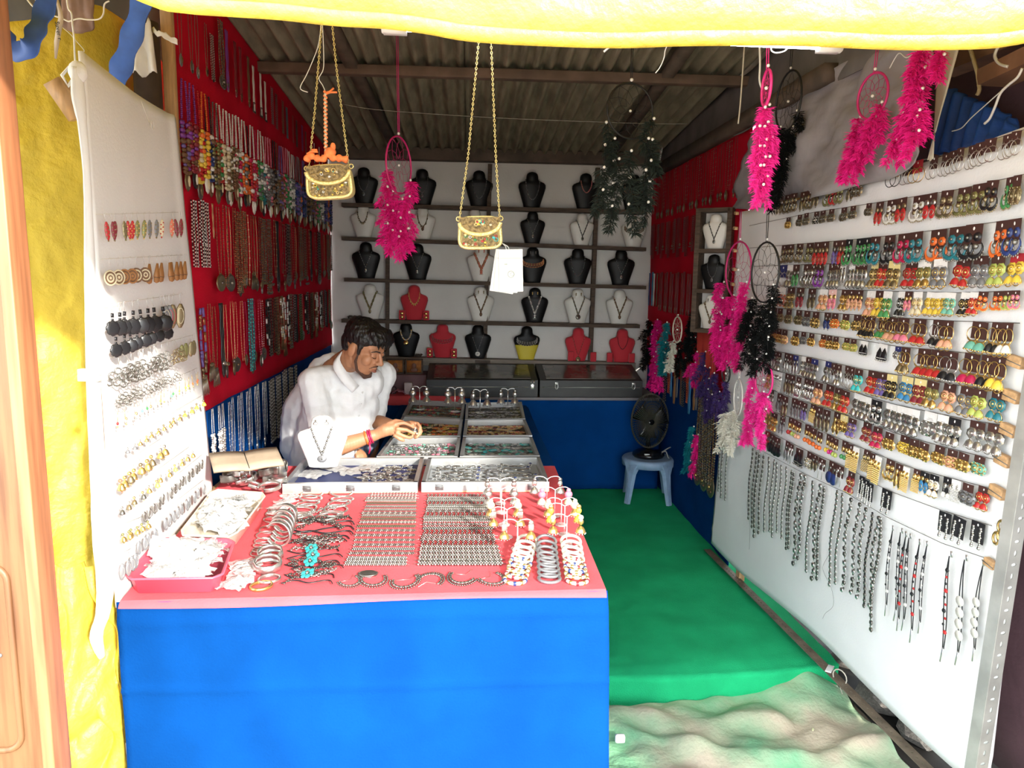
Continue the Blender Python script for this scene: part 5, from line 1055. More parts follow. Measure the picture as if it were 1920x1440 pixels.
def dreamcatcher(lab, pos, color, hoop=None, ring='pink', turn=0.0, cordtop=None, strands=(), bead=.0055, fl=.085, dens=2):
    """pos: function pixel -> point. hoop: (cx, cy, ry px). strands: (x0, y0, x1, y1, n) in pixels"""
    c0 = pos(hoop[0], hoop[1]) if hoop else pos(strands[0][0], strands[0][1])
    e = emp('dreamcatcher', Matrix.Translation(c0)); T(e, lab, 'dream catcher')
    rm = mat('hoop_'+ring, {'pink': (.55, .02, .16), 'black': (.012, .012, .012), 'white': (.78, .75, .70), 'hotpink': (.75, .03, .22), 'cream': (.7, .6, .5)}[ring], .5)
    if hoop:
        R = hoop[2]*(c0-CAM).dot(FW)/F; u = Vector((math.cos(turn), math.sin(turn), 0)); M = frame(u)
        b = MB(); b.tor((0, 0, 0), R, .0045, 28, 6); ob('hoop', b, rm, e, M)
        ob('web', web(R*.98, rm), rm, e, M); ob('bead', BEAD, parent=e, M=M @ Matrix.Diagonal((.006, .006, .006, 1)))
        if cordtop:
            q = pos(*cordtop)-c0; b = MB(); b.tube([Vector((-.003, 0, R)), q+Vector((-.004, 0, 0))], .0018, 4); b.tube([Vector((.003, 0, R)), q+Vector((.004, 0, 0))], .0018, 4); ob('cord', b, rm, e)
            ob('bead', BEAD, parent=e, M=TRS(Vector((0, -.004, R+.012)), 0, bead*1.1))
    for si, (x0, y0, x1, y1, n) in enumerate(strands):
        P = [pos(lerp(x0, x1, k/n), lerp(y0, y1, k/n))-c0 for k in range(n+1)]
        b = MB(); b.tube(P, .0011, 3); ob('string', b, rm, e)
        for k in range(n):
            jit = Vector((random.uniform(-.008, .008), random.uniform(-.012, .012), 0))
            seg = (P[k+1]-P[k]).length; L = max(fl, seg*1.25)
            for q in range(dens): ob('feather', feather(color, random.randint(0, 2)), parent=e, M=Matrix.Translation(P[k]+jit) @ Matrix.Rotation(random.uniform(-.45, .45), 4, 'Y') @ Matrix.Rotation(random.uniform(0, 6.28), 4, 'Z') @ Matrix.Rotation(math.pi/2, 4, 'X') @ Matrix.Diagonal((L*1.5, L, L*1.5, 1)))
            ob('bead', BEAD, parent=e, M=TRS(P[k]+Vector((0, -.012, .004)), 0, bead))
    return e
random.seed(21)
dreamcatcher('pink feathered dream catcher hanging left of the gold purse', lambda x, y: pY(x, y, 3.6), 'pink', (748, 310, 52), 'pink', 1.2, (744, 20), [(727, 318, 728, 455, 4), (738, 360, 736, 470, 3), (755, 375, 745, 480, 3), (770, 340, 765, 460, 4), (748, 400, 755, 470, 2)], .006, .10)
dreamcatcher('large black feathered dream catcher hanging before the back shelves', lambda x, y: pY(x, y, 3.3), 'darkgreen', (1182, 208, 50), 'black', .35, (1186, 60), [(1136, 232, 1128, 400, 4), (1152, 262, 1145, 430, 4), (1183, 285, 1175, 435, 3), (1225, 225, 1212, 420, 5), (1160, 300, 1160, 400, 2), (1215, 262, 1205, 380, 2)], .007, .085, 1)
dreamcatcher('bright pink feather dream catcher hanging nearest the entrance', lambda x, y: pY(x, y, 2.35), 'hotpink', (1437, 165, 32), 'hotpink', 1.45, (1442, -70), [(1432, 205, 1428, 385, 5), (1440, 200, 1430, 330, 4), (1422, 240, 1424, 350, 3), (1445, 260, 1432, 370, 3)], .005, .075)
WX = lambda X: (lambda x, y: pX(x, y, X))
dreamcatcher('black dream catcher hanging behind the bright pink feathers', WX(1.36), 'black', (1478, 190, 54), 'black', -1.55, (1485, 90), [(1492, 210, 1452, 390, 6), (1482, 250, 1462, 330, 3), (1470, 270, 1445, 380, 4), (1462, 240, 1440, 350, 3)], .005, .085)
dreamcatcher('pink dream catcher hung on the grey sheet', WX(1.36), 'pink', (1636, 180, 41), 'pink', -1.40, (1646, 84), [(1610, 222, 1598, 270, 2), (1625, 235, 1585, 325, 4), (1640, 220, 1600, 300, 4), (1650, 195, 1628, 255, 2), (1600, 275, 1568, 325, 2)], .005, .085)
dreamcatcher('pink feather strands hanging at the right edge of grey sheet', WX(1.33), 'pink', (1722, 70, 16), 'pink', -.9, (1722, 40), [(1725, 100, 1705, 200, 4), (1705, 130, 1690, 170, 1), (1712, 195, 1722, 275, 3), (1690, 215, 1672, 290, 3), (1735, 90, 1715, 250, 4)], .005, .085)
dreamcatcher('short pink feather strand beside the beige cloth flap', WX(1.33), 'pink', None, 'pink', 0, None, [(1768, 88, 1763, 125, 2)], .005, .075)
dreamcatcher('pink dream catcher with round hoop at the far edge of the right panel', WX(1.31), 'pink', (1384, 506, 52), 'pink', -1.47, (1389, 395), [(1356, 530, 1345, 680, 5), (1398, 530, 1375, 690, 6), (1374, 555, 1360, 690, 5), (1385, 560, 1392, 650, 3), (1350, 560, 1348, 640, 3)], .005, .085)
dreamcatcher('black dream catcher with round hoop against the right panel', WX(1.30), 'black', (1434, 511, 56), 'black', -1.50, (1440, 400), [(1408, 560, 1402, 690, 5), (1448, 535, 1432, 690, 6), (1428, 570, 1415, 700, 5), (1400, 585, 1398, 650, 3), (1436, 580, 1440, 660, 3)], .005, .085)
dreamcatcher('small pink dream catcher low against the right panel', WX(1.32), 'hotpink', (1432, 712, 32), 'hotpink', -1.45, (1436, 665), [(1412, 708, 1402, 770, 3), (1430, 735, 1395, 815, 4), (1438, 745, 1425, 835, 4), (1405, 770, 1400, 830, 3)], .0045, .07)
dreamcatcher('cream feathered dream catcher with white hoop beside the right panel', WX(1.32), 'cream', (1384, 745, 34), 'white', -1.70, (1386, 690), [(1374, 770, 1352, 840, 4), (1380, 790, 1372, 845, 3), (1362, 775, 1345, 810, 2)], .004, .075)
dreamcatcher('purple dream catcher beside the cream one', WX(1.34), 'purple', (1361, 700, 18), 'black', -1.5, (1363, 670), [(1362, 715, 1350, 785, 4), (1348, 735, 1345, 770, 2)], .004, .07)
dreamcatcher('black feather strand in the back right corner', WX(1.38), 'black', None, 'black', 0, None, [(1214, 600, 1206, 690, 5), (1222, 610, 1216, 680, 4)], .006, .09)
dreamcatcher('dull pink feather strand in the back right corner', WX(1.36), 'pink', None, 'pink', 0, None, [(1232, 600, 1226, 720, 6), (1226, 650, 1222, 725, 4), (1240, 660, 1234, 730, 3)], .006, .09)
dreamcatcher('teal feather strand on the right wall', WX(1.34), 'teal', None, 'black', 0, None, [(1250, 605, 1243, 700, 5), (1244, 640, 1242, 700, 3)], .006, .08)
dreamcatcher('small cream dream catcher on the right wall', WX(1.30), 'cream', (1270, 618, 24), 'cream', -1.5, (1269, 590), [(1262, 640, 1252, 690, 3)], .005, .07)
dreamcatcher('black feather dream catcher on the right wall below the dark cabinet', WX(1.38), 'black', None, 'black', 0, None, [(1302, 585, 1290, 665, 5), (1294, 600, 1282, 690, 5), (1310, 600, 1300, 650, 3), (1275, 640, 1265, 700, 4)], .005, .085)
dreamcatcher('pink feather puff below the black feathers on the right wall', WX(1.37), 'pink', None, 'pink', 0, None, [(1306, 660, 1296, 720, 3), (1294, 685, 1302, 715, 2)], .005, .08)
dreamcatcher('dark purple feather strand beside the red threads', WX(1.37), 'purple', None, 'black', 0, None, [(1330, 690, 1322, 790, 5), (1338, 700, 1330, 780, 4), (1322, 660, 1318, 740, 3)], .005, .08)
dreamcatcher('teal feather strand hanging low on the right wall', WX(1.38), 'teal', None, 'black', 0, None, [(1300, 800, 1292, 880, 5), (1292, 830, 1286, 885, 3)], .005, .07)
dreamcatcher('pink feather tail hanging low on the right wall', WX(1.38), 'pink', None, 'pink', 0, None, [(1308, 815, 1300, 890, 4)], .005, .06)
# red threads bundle on the right wall
mb = MB(); random.seed(4)
for i in range(34):
    a = pX(1308+i*1.05, 620+random.uniform(-3, 3), 1.38-.0006*i); b_ = pX(1306+i*1.05, 705+random.uniform(-8, 22), 1.38); mb.tube([a, a.lerp(b_, .5)+Vector((0, random.uniform(-.006, .006), 0)), b_], .0022, 4)
o = ob('red_threads', mb, mat('orange_red_thread', (.42, .03, .02), .8)); T(o, 'bundle of orange red threads hanging below the dark wall cabinet', 'threads', kind='stuff')

# ================================================================== purses
M_gold = mat('pale_gold_trim', (.80, .66, .28), .35, .6, bump=.5, scale=160)
M_mosaic = mat('purse_mosaic', (.22, .15, .06), .35, .5, var=.5, scale=140, bump=.6)
def chainmesh(P, r=.0042, wire=.0011):
    b = MB(); P = [Vector(p) for p in P]; L = 0; seg = []
    for a, c in zip(P, P[1:]): seg.append((a, c, (c-a).length))
    step = r*1.55; i = 0
    for a, c, l in seg:
        n = max(1, int(l/step)); d = (c-a).normalized(); s = d.cross(Vector((0, 1, .2))).normalized(); t_ = d.cross(s)
        for k in range(n):
            ce = a+d*(k+.5)*l/n; v = s if i % 2 else t_; i += 1
            b.tube([ce+d*(r*math.cos(q*math.pi/3))+v*(r*.62*math.sin(q*math.pi/3)) for q in range(6)], wire, 4, 0, True)
    return b
def purse(lab, cx, cy, wpx, hpx, Y, roll, chain, strings=False):
    c = pY(cx, cy, Y); s = (c-CAM).dot(FW)/F; W = wpx*s; H = hpx*s
    e = emp('purse', Matrix.Translation(c)); T(e, lab, 'purse')
    def outline(k=1.0):
        pts = []
        for i in range(40):
            a = 2*math.pi*i/40; x = math.cos(a); y = math.sin(a); ex = .45
            px_ = math.copysign(abs(x)**ex, x)*W/2; py_ = math.copysign(abs(y)**ex, y)*H/2
            px_ *= 1-.10*(py_/H+.5)
            pts.append((px_*k, py_*k))
        return pts
    M = frame((1, 0, 0), (0, 0, 0), 1, roll)
    b = MB(); b.prism(outline(1.0), -.022, .016); ob('body', b, M_gold, e, M, smooth=False)
    b = MB(); b.prism([(x, y-.004) for x, y in outline(.82)], .014, .020); pn = ob('mosaic_panel', b, M_mosaic, e, M, smooth=False)
    o1 = outline(1.0)
    b = MB(); b.tube([(x*.93, y*.93, .018) for x, y in o1], .0048, 6, 0, True); ob('braided_trim', b, M_gold, e, M)
    fl = [(-W*.44, H*.47), (W*.44, H*.47)]+[(W*.44*math.cos(t), H*.30-H*.36*math.sin(t)) for t in [math.pi*i/14 for i in range(15)]]
    b = MB(); b.prism(fl[::-1], .019, .025); ob('flap', b, M_mosaic, e, M, smooth=False)
    b = MB(); b.tube([(x, y, .025) for x, y in fl[2:]], .0062, 6); ob('flap_trim', b, M_gold, e, M)
    random.seed(int(cx)); cl_ = ['cream', 'yellow', 'red', 'turquoise', 'olive', 'gold', 'bronze', 'silver', 'green', 'cream', 'gold']
    for i in range(46):
        if i < 16: a = random.uniform(.3, 2.84); q = random.uniform(0, .8); x, y, z = W*.36*q*math.cos(a), H*.36-H*.30*q*math.sin(a), .026
        else: x, y, z = random.uniform(-.36, .36)*W, random.uniform(-.40, -.02)*H, .021
        if i >= 16 and y > H*.30-H*.36*math.sqrt(max(0, 1-(x/(W*.44))**2))-.006: continue
        b = MB(); r = random.uniform(.0025, .0055)
        if i % 3 == 0: b.tor((0, 0, 0), r, .0012, 10, 4)
        else: b.sph((0, 0, 0), (r, r*.8, .002), 7, 4)
        ob('stone', b, pm(random.choice(cl_)), pn, Matrix.Translation((x, y, z)))
    for (pts) in chain:
        P = [pY(x, y, Y)-c for x, y in pts]; ob('chain', chainmesh(P), M_gold, e)
    for s_ in (-1, 1): b = MB(); b.tor((s_*W*.46, H*.44, 0), .006, .0018, 10, 5); ob('ring', b, M_gold, e, M)
    return e, c
purse('small gold mosaic purse with an orange scarf tied above it', 619, 342, 90, 62, 2.2, .07, [[(604, 32), (598, 110), (590, 210), (579, 318)], [(622, 36), (630, 120), (641, 210), (654, 312)]])
purse('gold mosaic purse on a long chain with white price tags', 900, 437, 86, 60, 2.12, .03, [[(899, 62), (890, 160), (878, 290), (861, 415)], [(920, 62), (925, 180), (930, 300), (937, 410)]])
# orange scarf and its checked cord
Yp = 2.19
e = emp('orange_scarf', Matrix.Translation(pY(613, 295, Yp))); T(e, 'twisted orange scarf with a checked cord above the left purse', 'scarf'); c = pY(613, 295, Yp)
M_or = mat('orange_cloth', (.88, .22, .06), .75, var=.2, scale=60, bump=.3)
P = smoothpts([pY(x, y, Yp)-c for x, y in ((574, 303), (580, 292), (592, 296), (605, 298), (614, 290), (625, 296), (638, 297), (652, 300))], 5)
b = MB(); b.tube(P, [.006+.005*abs(math.sin(i*.7)) for i in range(len(P))], 8); ob('twist', b, M_or, e)
b = MB(); q = pY(619, 285, Yp)-c; b.sph(q, (.017, .012, .013), 8, 6); b.sph(q+Vector((.008, 0, .014)), (.008, .006, .012), 7, 5); ob('knot', b, M_or, e)
b = MB(); b.tube([pY(x, y, Yp)-c for x, y in ((578, 300), (576, 288), (584, 284), (596, 285), (594, 281), (584, 281))], .003, 6); ob('loop', b, M_or, e)
b = MB(); a_ = pY(610, 172, Yp)-c; z_ = pY(611, 284, Yp)-c
for k in range(60):
    t = k/60; p = a_.lerp(z_, t); s_ = 1 if k % 2 else -1; b.sph(p+Vector((s_*.0022*math.cos(k*1.57), s_*.002*math.sin(k*1.57), 0)), .0040, 6, 4, (k//1) % 2)
ob('checked_cord', b, [M_or, pm('cream')], e)
b = MB(); b.tube([pY(x, y, Yp)-c for x, y in ((610, 174), (618, 172), (626, 165))], .0028, 6); b.tube([pY(x, y, Yp)-c for x, y in ((610, 176), (620, 173), (632, 173))], .0028, 6); ob('cord_end', b, M_or, e)
cord('hanging_wire', [(603, 34), (598, 80), (588, 110), (575, 140), (563, 165), (577, 173)], .0012, M_cable, 'thin bent wire left of the orange checked cord', 'wire', 2.2)
cord('hanging_wire', [(604, 34), (607, 100), (606, 130), (598, 147), (605, 160), (611, 174)], .0012, M_cable, 'thin wire holding the orange checked cord', 'wire', 2.2)
# white price tags on a thread
c = pY(955, 508, 2.10); e = emp('price_tags', Matrix.Translation(c)); T(e, 'bunch of white paper price tags hanging from the right purse', 'tags')
M_paper = mat('tag_paper', (.58, .56, .51), .6, var=.04, scale=20)
for i, (px_, rot, col) in enumerate([((946, 508), -.14, 0), ((951, 507), -.06, 1), ((958, 506), .03, 2)]):
    q = pY(*px_, 2.10-.006*i)-c; b = MB(); b.box((-.033, -.060, 0), (.033, .056, .0015)); b.box((-.031, .030, .0015), (.031, .033, .0019), 1)
    t = ob('tag', b, [M_paper, mat('tag_line', (.45, .43, .38), .7)], e, frame((1, 0, 0), q, 1, rot), smooth=False)
    if i == 2:
        b = MB(); b.tor((0, -.012, .002), .009, .0009, 12, 4); b.tor((.003, -.012, .002), .005, .0007, 10, 4); b.box((-.018, .014, .0018), (-.010, .017, .0022)); ob('print', b, mat('faint_print', (.35, .37, .33), .7), t)
for dx in (0, 7):
    b = MB(); b.tube([pY(940, 455, 2.11)-c, pY(948+dx*.6, 462, 2.10)-c, pY(951+dx, 475, 2.10)-c, pY(956+dx*.4, 482, 2.085)-c], .0009, 4); ob('thread', b, M_cable, e)
# loose wires and strings near the ceiling
cord('hanging_wire', [(640, 195), (700, 205), (800, 213), (950, 222), (1100, 228), (1225, 232), (1290, 232)], .0011, M_wire, 'thin wire stretched across below the roof', 'wire', 3.32)
cord('hanging_wire', [(1165, 73), (1150, 82), (1132, 97)], .0035, M_cable, 'short white cable end below the tube light', 'wire', 2.3)
cord('hanging_wire', [(1255, 75), (1247, 95), (1245, 108), (1238, 125), (1229, 137)], .0016, M_cable, 'thin bent white wire below the tube light', 'wire', 2.3)
cord('string', [(1396, 80), (1392, 140), (1388, 195), (1384, 232)], .003, M_thread, 'grey cord hanging with a knot before the red wall', 'cord', 2.9)
cord('twisted_string', [(1424, 82), (1425, 120), (1424, 150), (1428, 165)], .004, M_cable, 'white twisted cord behind the bright pink dream catcher', 'cord', 2.7)
cord('cable_loop', [(1448, 82), (1446, 94), (1455, 99), (1470, 96), (1480, 87)], .002, M_cable, 'white cable loop under the tube light end', 'cable', 2.1)
cord('rope', [(1814, 78), (1820, 95), (1826, 115), (1832, 135), (1834, 150), (1836, 168), (1832, 178)], .0065, mat('jute_rope', (.40, .31, .17), .85, bump=.6, scale=120), 'short piece of jute rope hanging at the upper right', 'rope', X=1.60)
cord('white_strap', [(1877, 80), (1868, 95), (1866, 108), (1875, 120), (1890, 125)], .005, M_cable, 'white plastic strap looped round the upper right beam', 'strap', X=1.60)
cord('white_strap', [(1917, 128), (1908, 145), (1890, 160), (1876, 175), (1866, 200), (1856, 222), (1846, 232)], .004, M_cable, 'white twisted strap tied to the top of the right panel', 'strap', X=1.56)
cord('hanging_wire', [(1876, 172), (1850, 195), (1820, 222), (1803, 240), (1785, 246)], .0018, M_cable, 'thin white string tied to the top of the right panel', 'string', X=1.56)
cord('knotted_tie', [(1668, 128), (1685, 100), (1700, 108), (1720, 96), (1738, 84)], .002, M_cable, 'thin white tie string at the top of the grey sheet', 'string', X=1.38)
# white sash on the timber wall plate
c = pX(1240, 285, 1.40); mb = MB(); mb.grid(lambda u, v: c+Vector((-.01*v, .06*(u-.5)+.02*v, -.09*v+.02*nz(u*3, v*3)+.02)), 6, 8); T(solid(ob('white_rag', mb, M_white), .003), 'small white rag tied at the back right corner of the roof', 'rag')
# narrow wall cabinet with three busts
c = pY(1338, 619, 4.16); wc = emp('wall_cabinet', Matrix.Translation(c)); T(wc, 'narrow dark wall cabinet with three open compartments on the right wall', 'cabinet')
Mw = frame((.8, -.6, 0), (0, 0, 0))
b = MB(); W2, Hc = .088, .66
b.bbox((-W2-.02, 0, -.005), (W2+.02, Hc, .006), .002); ob('back', b, M_wback, wc, Mw)
for x in (-W2, W2): b = MB(); b.bbox((x-.014, -.01, 0), (x+.014, Hc+.01, .10), .002); ob('side', b, M_dark, wc, Mw)
for y in (0, Hc/3, 2*Hc/3, Hc): b = MB(); b.bbox((-W2, y-.011, 0), (W2, y+.011, .10), .002); ob('shelf', b, M_dark, wc, Mw)
for k, (cc, nn, ee) in enumerate((('w', 'blackv', None), ('k', 'chain', None), ('w', 'darkleaf', 'oxidised'))):
    M = TRS(c+Vector((-.6, -.8, 0))*.052+Vector((0, 0, Hc*(2-k)/3+.012)), -.64, .19)
    nm = ['top', 'middle', 'bottom'][k]
    T(ob('necklace_bust', BUST[cc], M=M), f"{cname[cc]} necklace bust in the {nm} compartment of the wall cabinet", 'bust'); T(ob('necklace', NK[nn], M=M), f"{ndesc[nn]} in the {nm} compartment of the wall cabinet", 'necklace')
    if ee:
        ep = emp('earring_pair', M); [ob('earring', EARS[ee], parent=ep, M=Matrix.Translation((sx*.075, -.135, .86))) for sx in (-1, 1)]; T(ep, 'dark earrings on the bottom bust of the wall cabinet', 'earrings')
# ================================================================== glazed display cases on the counter
CZ = TZ+.045
M_glass = mat('case_glass', (.03, .04, .04), .03, alpha=.045, spec=.35)
M_cwood = mat('case_pine_edge', (.62, .48, .28), .55, var=.15, scale=12)
CASES = [
 ('left case of the front row', [(529, 907), (783, 904), (795, 857), (570, 859)], 'navy'), ('right case of the front row', [(790, 904), (1030, 903), (1012, 856), (803, 858)], 'white'),
 ('left case of the second row', [(706, 855), (858, 855), (864, 819), (733, 820)], 'grey'), ('right case of the second row', [(862, 855), (1012, 854), (998, 819), (868, 819)], 'grey'),
 ('left case of the third row', [(735, 818), (863, 817), (868, 786), (754, 780)], 'brown'), ('right case of the third row', [(868, 817), (998, 816), (985, 786), (872, 787)], 'brown'),
 ('left case of the back row', [(754, 779), (867, 785), (872, 754), (770, 749)], 'grey'), ('right case of the back row', [(872, 786), (985, 785), (978, 753), (874, 755)], 'grey')]
def ring_mesh(R, stone, metal, seed):
    random.seed(seed); b = MB(); b.tor((0, 0, R), R, R*.16, 12, 5, 1, None, 'v'); b.sph((0, 0, 2.1*R), (R*.75, R*.6, R*.45), 8, 5, 0)
    for k in range(6): b.sph((R*.7*math.cos(k*1.05), R*.55*math.sin(k*1.05), 2.05*R), R*.2, 5, 4, 1)
    return b.mesh('ring', [pm(stone), pm(metal)])
def brooch_mesh(R, stone, metal, seed):
    b = MB(); b.lathe([(0, 0), (R, 0), (R*1.05, R*.2), (R*.7, R*.35), (0, R*.4)], 12, (0, 0, 0), 1); b.sph((0, 0, R*.4), (R*.5, R*.5, R*.3), 8, 5, 0)
    for k in range(8): b.sph((R*1.05*math.cos(k*.785), R*1.05*math.sin(k*.785), R*.15), R*.24, 5, 4, 1 if k % 2 else 0)
    return b.mesh('brooch', [pm(stone), pm(metal)])
def drop_mesh(R, stone, metal, seed):
    b = MB(); b.tube([(-R*1.6, 0, R*.3), (-R*.6, R*.2, R*.4)], R*.14, 5, 1); b.sph((R*.3, 0, R*.4), (R*1.1, R*.55, R*.4), 8, 5, 0); b.tor((R*.3, 0, R*.5), R*.6, R*.13, 12, 4, 1)
    return b.mesh('trinket', [pm(stone), pm(metal)])
TR = {}
def trinket(k, s, m):
    if (k, s, m) not in TR: TR[(k, s, m)] = {'r': ring_mesh, 'b': brooch_mesh, 'd': drop_mesh}[k](.014 if k == 'r' else .021, s, m, 3)
    return TR[(k, s, m)]
SETS = [[('d', 'silver', 'oxidised'), ('d', 'grey', 'silver'), ('b', 'silver', 'oxidised'), ('d', 'oxidised', 'silver')], [('r', 'oxidised', 'silver'), ('d', 'silver', 'oxidised'), ('d', 'silver', 'silver'), ('r', 'navy', 'silver'), ('d', 'grey', 'silver')],
        [('b', 'pearl', 'silver'), ('b', 'grey', 'silver'), ('b', 'pink', 'silver'), ('b', 'mint', 'oxidised')], [('d', 'mint', 'silver'), ('b', 'silver', 'grey'), ('d', 'turquoise', 'silver'), ('d', 'silver', 'silver')],
        [('b', 'orange', 'gold'), ('b', 'yellow', 'gold'), ('d', 'red', 'gold'), ('b', 'green', 'gold'), ('d', 'cream', 'gold')], [('b', 'maroon', 'gold'), ('b', 'cream', 'gold'), ('b', 'coral', 'gold'), ('d', 'gold', 'bronze')],
        [('b', 'crimson', 'gold'), ('b', 'mint', 'bronze'), ('b', 'grey', 'bronze')], [('b', 'grey', 'silver'), ('b', 'olive', 'silver'), ('d', 'silver', 'oxidised')]]
tn = {'r': 'ring', 'b': 'brooch', 'd': 'drop earring'}
random.seed(31)
for ci, (nm, px, bed) in enumerate(CASES):
    Q = [pz(x, y, CZ) for x, y in px]; c = (Q[0]+Q[1]+Q[2]+Q[3])/4
    e = emp('display_case', Matrix.Translation((c.x, c.y, TZ))); T(e, f"glass topped aluminium jewellery tray, {nm}", 'display case', 'jewellery trays on the counter')
    K = [q-Vector((c.x, c.y, TZ)) for q in Q]; fr = .016; z1 = CZ-TZ; dz = .003*(ci // 2)
    def P4(s, z): return [Vector(((k.x)*s, (k.y)*s, z)) for k in K]
    b = MB(); lo = P4(1, .0025); b.add(lo+P4(1, .008), [(3, 2, 1, 0), (4, 5, 6, 7), (0, 1, 5, 4), (1, 2, 6, 5), (2, 3, 7, 6), (3, 0, 4, 7)]); ob('base', b, M_cwood, e, smooth=False)
    bc = {'navy': (.01, .02, .11), 'white': (.34, .36, .38), 'grey': (.13, .13, .115), 'brown': (.07, .045, .025)}[bed]
    b = MB(); b.add(P4(.93, .0085)+P4(.93, .013), [(3, 2, 1, 0), (4, 5, 6, 7), (0, 1, 5, 4), (1, 2, 6, 5), (2, 3, 7, 6), (3, 0, 4, 7)]); ob('lining', b, mat('lining_'+bed, bc, .8), e, smooth=False)
    for i in range(4):
        a, d = K[i], K[(i+1) % 4]; a0 = Vector((a.x, a.y, 0)); d0 = Vector((d.x, d.y, 0)); b = MB(); ins = Vector((0, 0, 0))-(a0+d0)/2; ins.normalize()
        w4 = [a0, d0, d0+ins*fr+(a0-d0).normalized()*fr*.0, a0+ins*fr]
        b.add([p+Vector((0, 0, .008)) for p in w4]+[p+Vector((0, 0, z1)) for p in w4], [(3, 2, 1, 0), (4, 5, 6, 7), (0, 1, 5, 4), (1, 2, 6, 5), (2, 3, 7, 6), (3, 0, 4, 7)])
        s_ = ob('frame_side', b, M_alu if i % 2 else mat('bright_aluminium', (.50, .50, .49), .35, .6), e, smooth=False)
        if i == 0 and ci < 2:
            for t in ((.18, .5, .84) if ci == 0 else (.14, .86)):
                hb = MB(); p = a0.lerp(d0, t)+Vector((0, -.001, .024)); hb.bbox((p.x-.016, p.y-.003, p.z-.012), (p.x+.016, p.y+.001, p.z+.012), .001); hb.tube([p+Vector((-.016, -.003, 0)), p+Vector((.016, -.003, 0))], .0022, 6)
                for (sx, sz) in ((-1, -1), (1, -1), (-1, 1), (1, 1)): hb.sph(p+Vector((sx*.011, -.003, sz*.007)), .0016, 6, 4, 1)
                ob('hinge', hb, [mat('hinge_steel', (.20, .20, .20), .4, .7), M_ink], s_)
    b = MB(); b.add(P4(.955, z1-.006)+P4(.955, z1-.003), [(3, 2, 1, 0), (4, 5, 6, 7), (0, 1, 5, 4), (1, 2, 6, 5), (2, 3, 7, 6), (3, 0, 4, 7)]); ob('glass_lid', b, M_glass, e, smooth=False)
    # what lies inside
    nx, ny = (13, 6) if ci < 2 else (11, 5); j = 0
    for iy in range(ny):
        for ix in range(nx):
            u = (ix+.5)/nx*.86+.07+random.uniform(-.025, .025); v = (iy+.5)/ny*.84+.08+random.uniform(-.03, .03)
            if ci == 0 and u < .50: continue
            q = Q[0].lerp(Q[1], u).lerp(Q[3].lerp(Q[2], u), v); kk = SETS[ci][(ix*2//3+(iy % 2)*(ci > 1)) % len(SETS[ci])] if random.random() < .8 else random.choice(SETS[ci])
            sc = .85 if kk[0] == 'r' else random.uniform(.85, 1.15)
            o = ob({'r': 'ring', 'b': 'brooch', 'd': 'drop_earring'}[kk[0]], trinket(*kk), M=TRS((q.x, q.y, TZ+.0135), random.uniform(0, 6.28), (sc, sc, sc*.62)))
            T(o, f"small {kk[1]} and {kk[2]} {tn[kk[0]]} inside the {nm}", tn[kk[0]].split()[-1], f"{kk[1]} and {kk[2]} {tn[kk[0]]}{'es' if kk[0] == 'b' else 's'} in the {nm}")
# clear packets lying inside the front left case
M_pack = mat('clear_packet', (.80, .80, .79), .18, alpha=.55, var=.1, scale=60, bump=.6, bscale=90)
def packet(seed, sx, sy):
    random.seed(seed); b = MB()
    b.grid(lambda u, v: Vector(((u-.5)*sx+.006*nz(u*4, v*4, seed), (v-.5)*sy+.006*nz(u*5, v*3, seed+5), .006+.010*nz(u*5, v*5, seed+9)+.006*math.sin(math.pi*u)*math.sin(math.pi*v))), 8, 9)
    for k in range(5): b.sph((random.uniform(-.3, .3)*sx, random.uniform(-.35, .25)*sy, .006), (random.uniform(.003, .006), random.uniform(.004, .012), .003), 6, 4, 1)
    b.tube([(-.25*sx, -.2*sy, .007), (-.1*sx, .1*sy, .012), (.1*sx, .15*sy, .01), (.2*sx, -.1*sy, .009)], .0012, 4, 2)
    return b.mesh('packet', [M_pack, pm('silver'), pm('grey')])
PK = [packet(i, .06+.012*(i % 3), .085+.01*(i % 2)) for i in range(6)]
for k, (x, y, rz, l_) in enumerate(((655, 885, .3, 'white packet spread in the middle of the front left case'), (690, 878, -.4, 'crumpled white packet beside the silver pieces in the front left case'), (585, 890, 1.1, 'clear packet at the left end of the front left case'), (625, 878, .8, 'clear packet beneath the reflection of the white bust'))):
    q = pz(x, y, TZ+.015); T(ob('plastic_packet', PK[k], M=TRS((q.x, q.y, TZ+.014), rz, (1.5, 1.4, .8))), l_, 'packet')

# ================================================================== white bust with silver necklace on the front case
q = pz(606, 874, CZ+.002); hb_ = 98*(q-CAM).dot(FW)/F; M = TRS((q.x, q.y, CZ+.001), .06, (hb_*1.18, hb_, hb_))
T(ob('necklace_bust', BUST['x'], M=M), 'bright white necklace bust standing on the front left display case', 'bust'); T(ob('necklace', NK['filigree'], M=M), 'filigree silver medallion necklace on the bright white bust', 'necklace')
ep = emp('earring_pair', M); 
for sx in (-1, 1):
    b = MB(); b.sph((0, 0, .02), .016, 7, 5); b.tor((0, 0, -.035), .030, .007, 12, 5, 0, None, 'v'); ob('earring', b, pm('oxidised'), ep, Matrix.Translation((sx*.085, -.135, .90)))
T(ep, 'silver ring earrings pinned to the bright white bust', 'earrings')

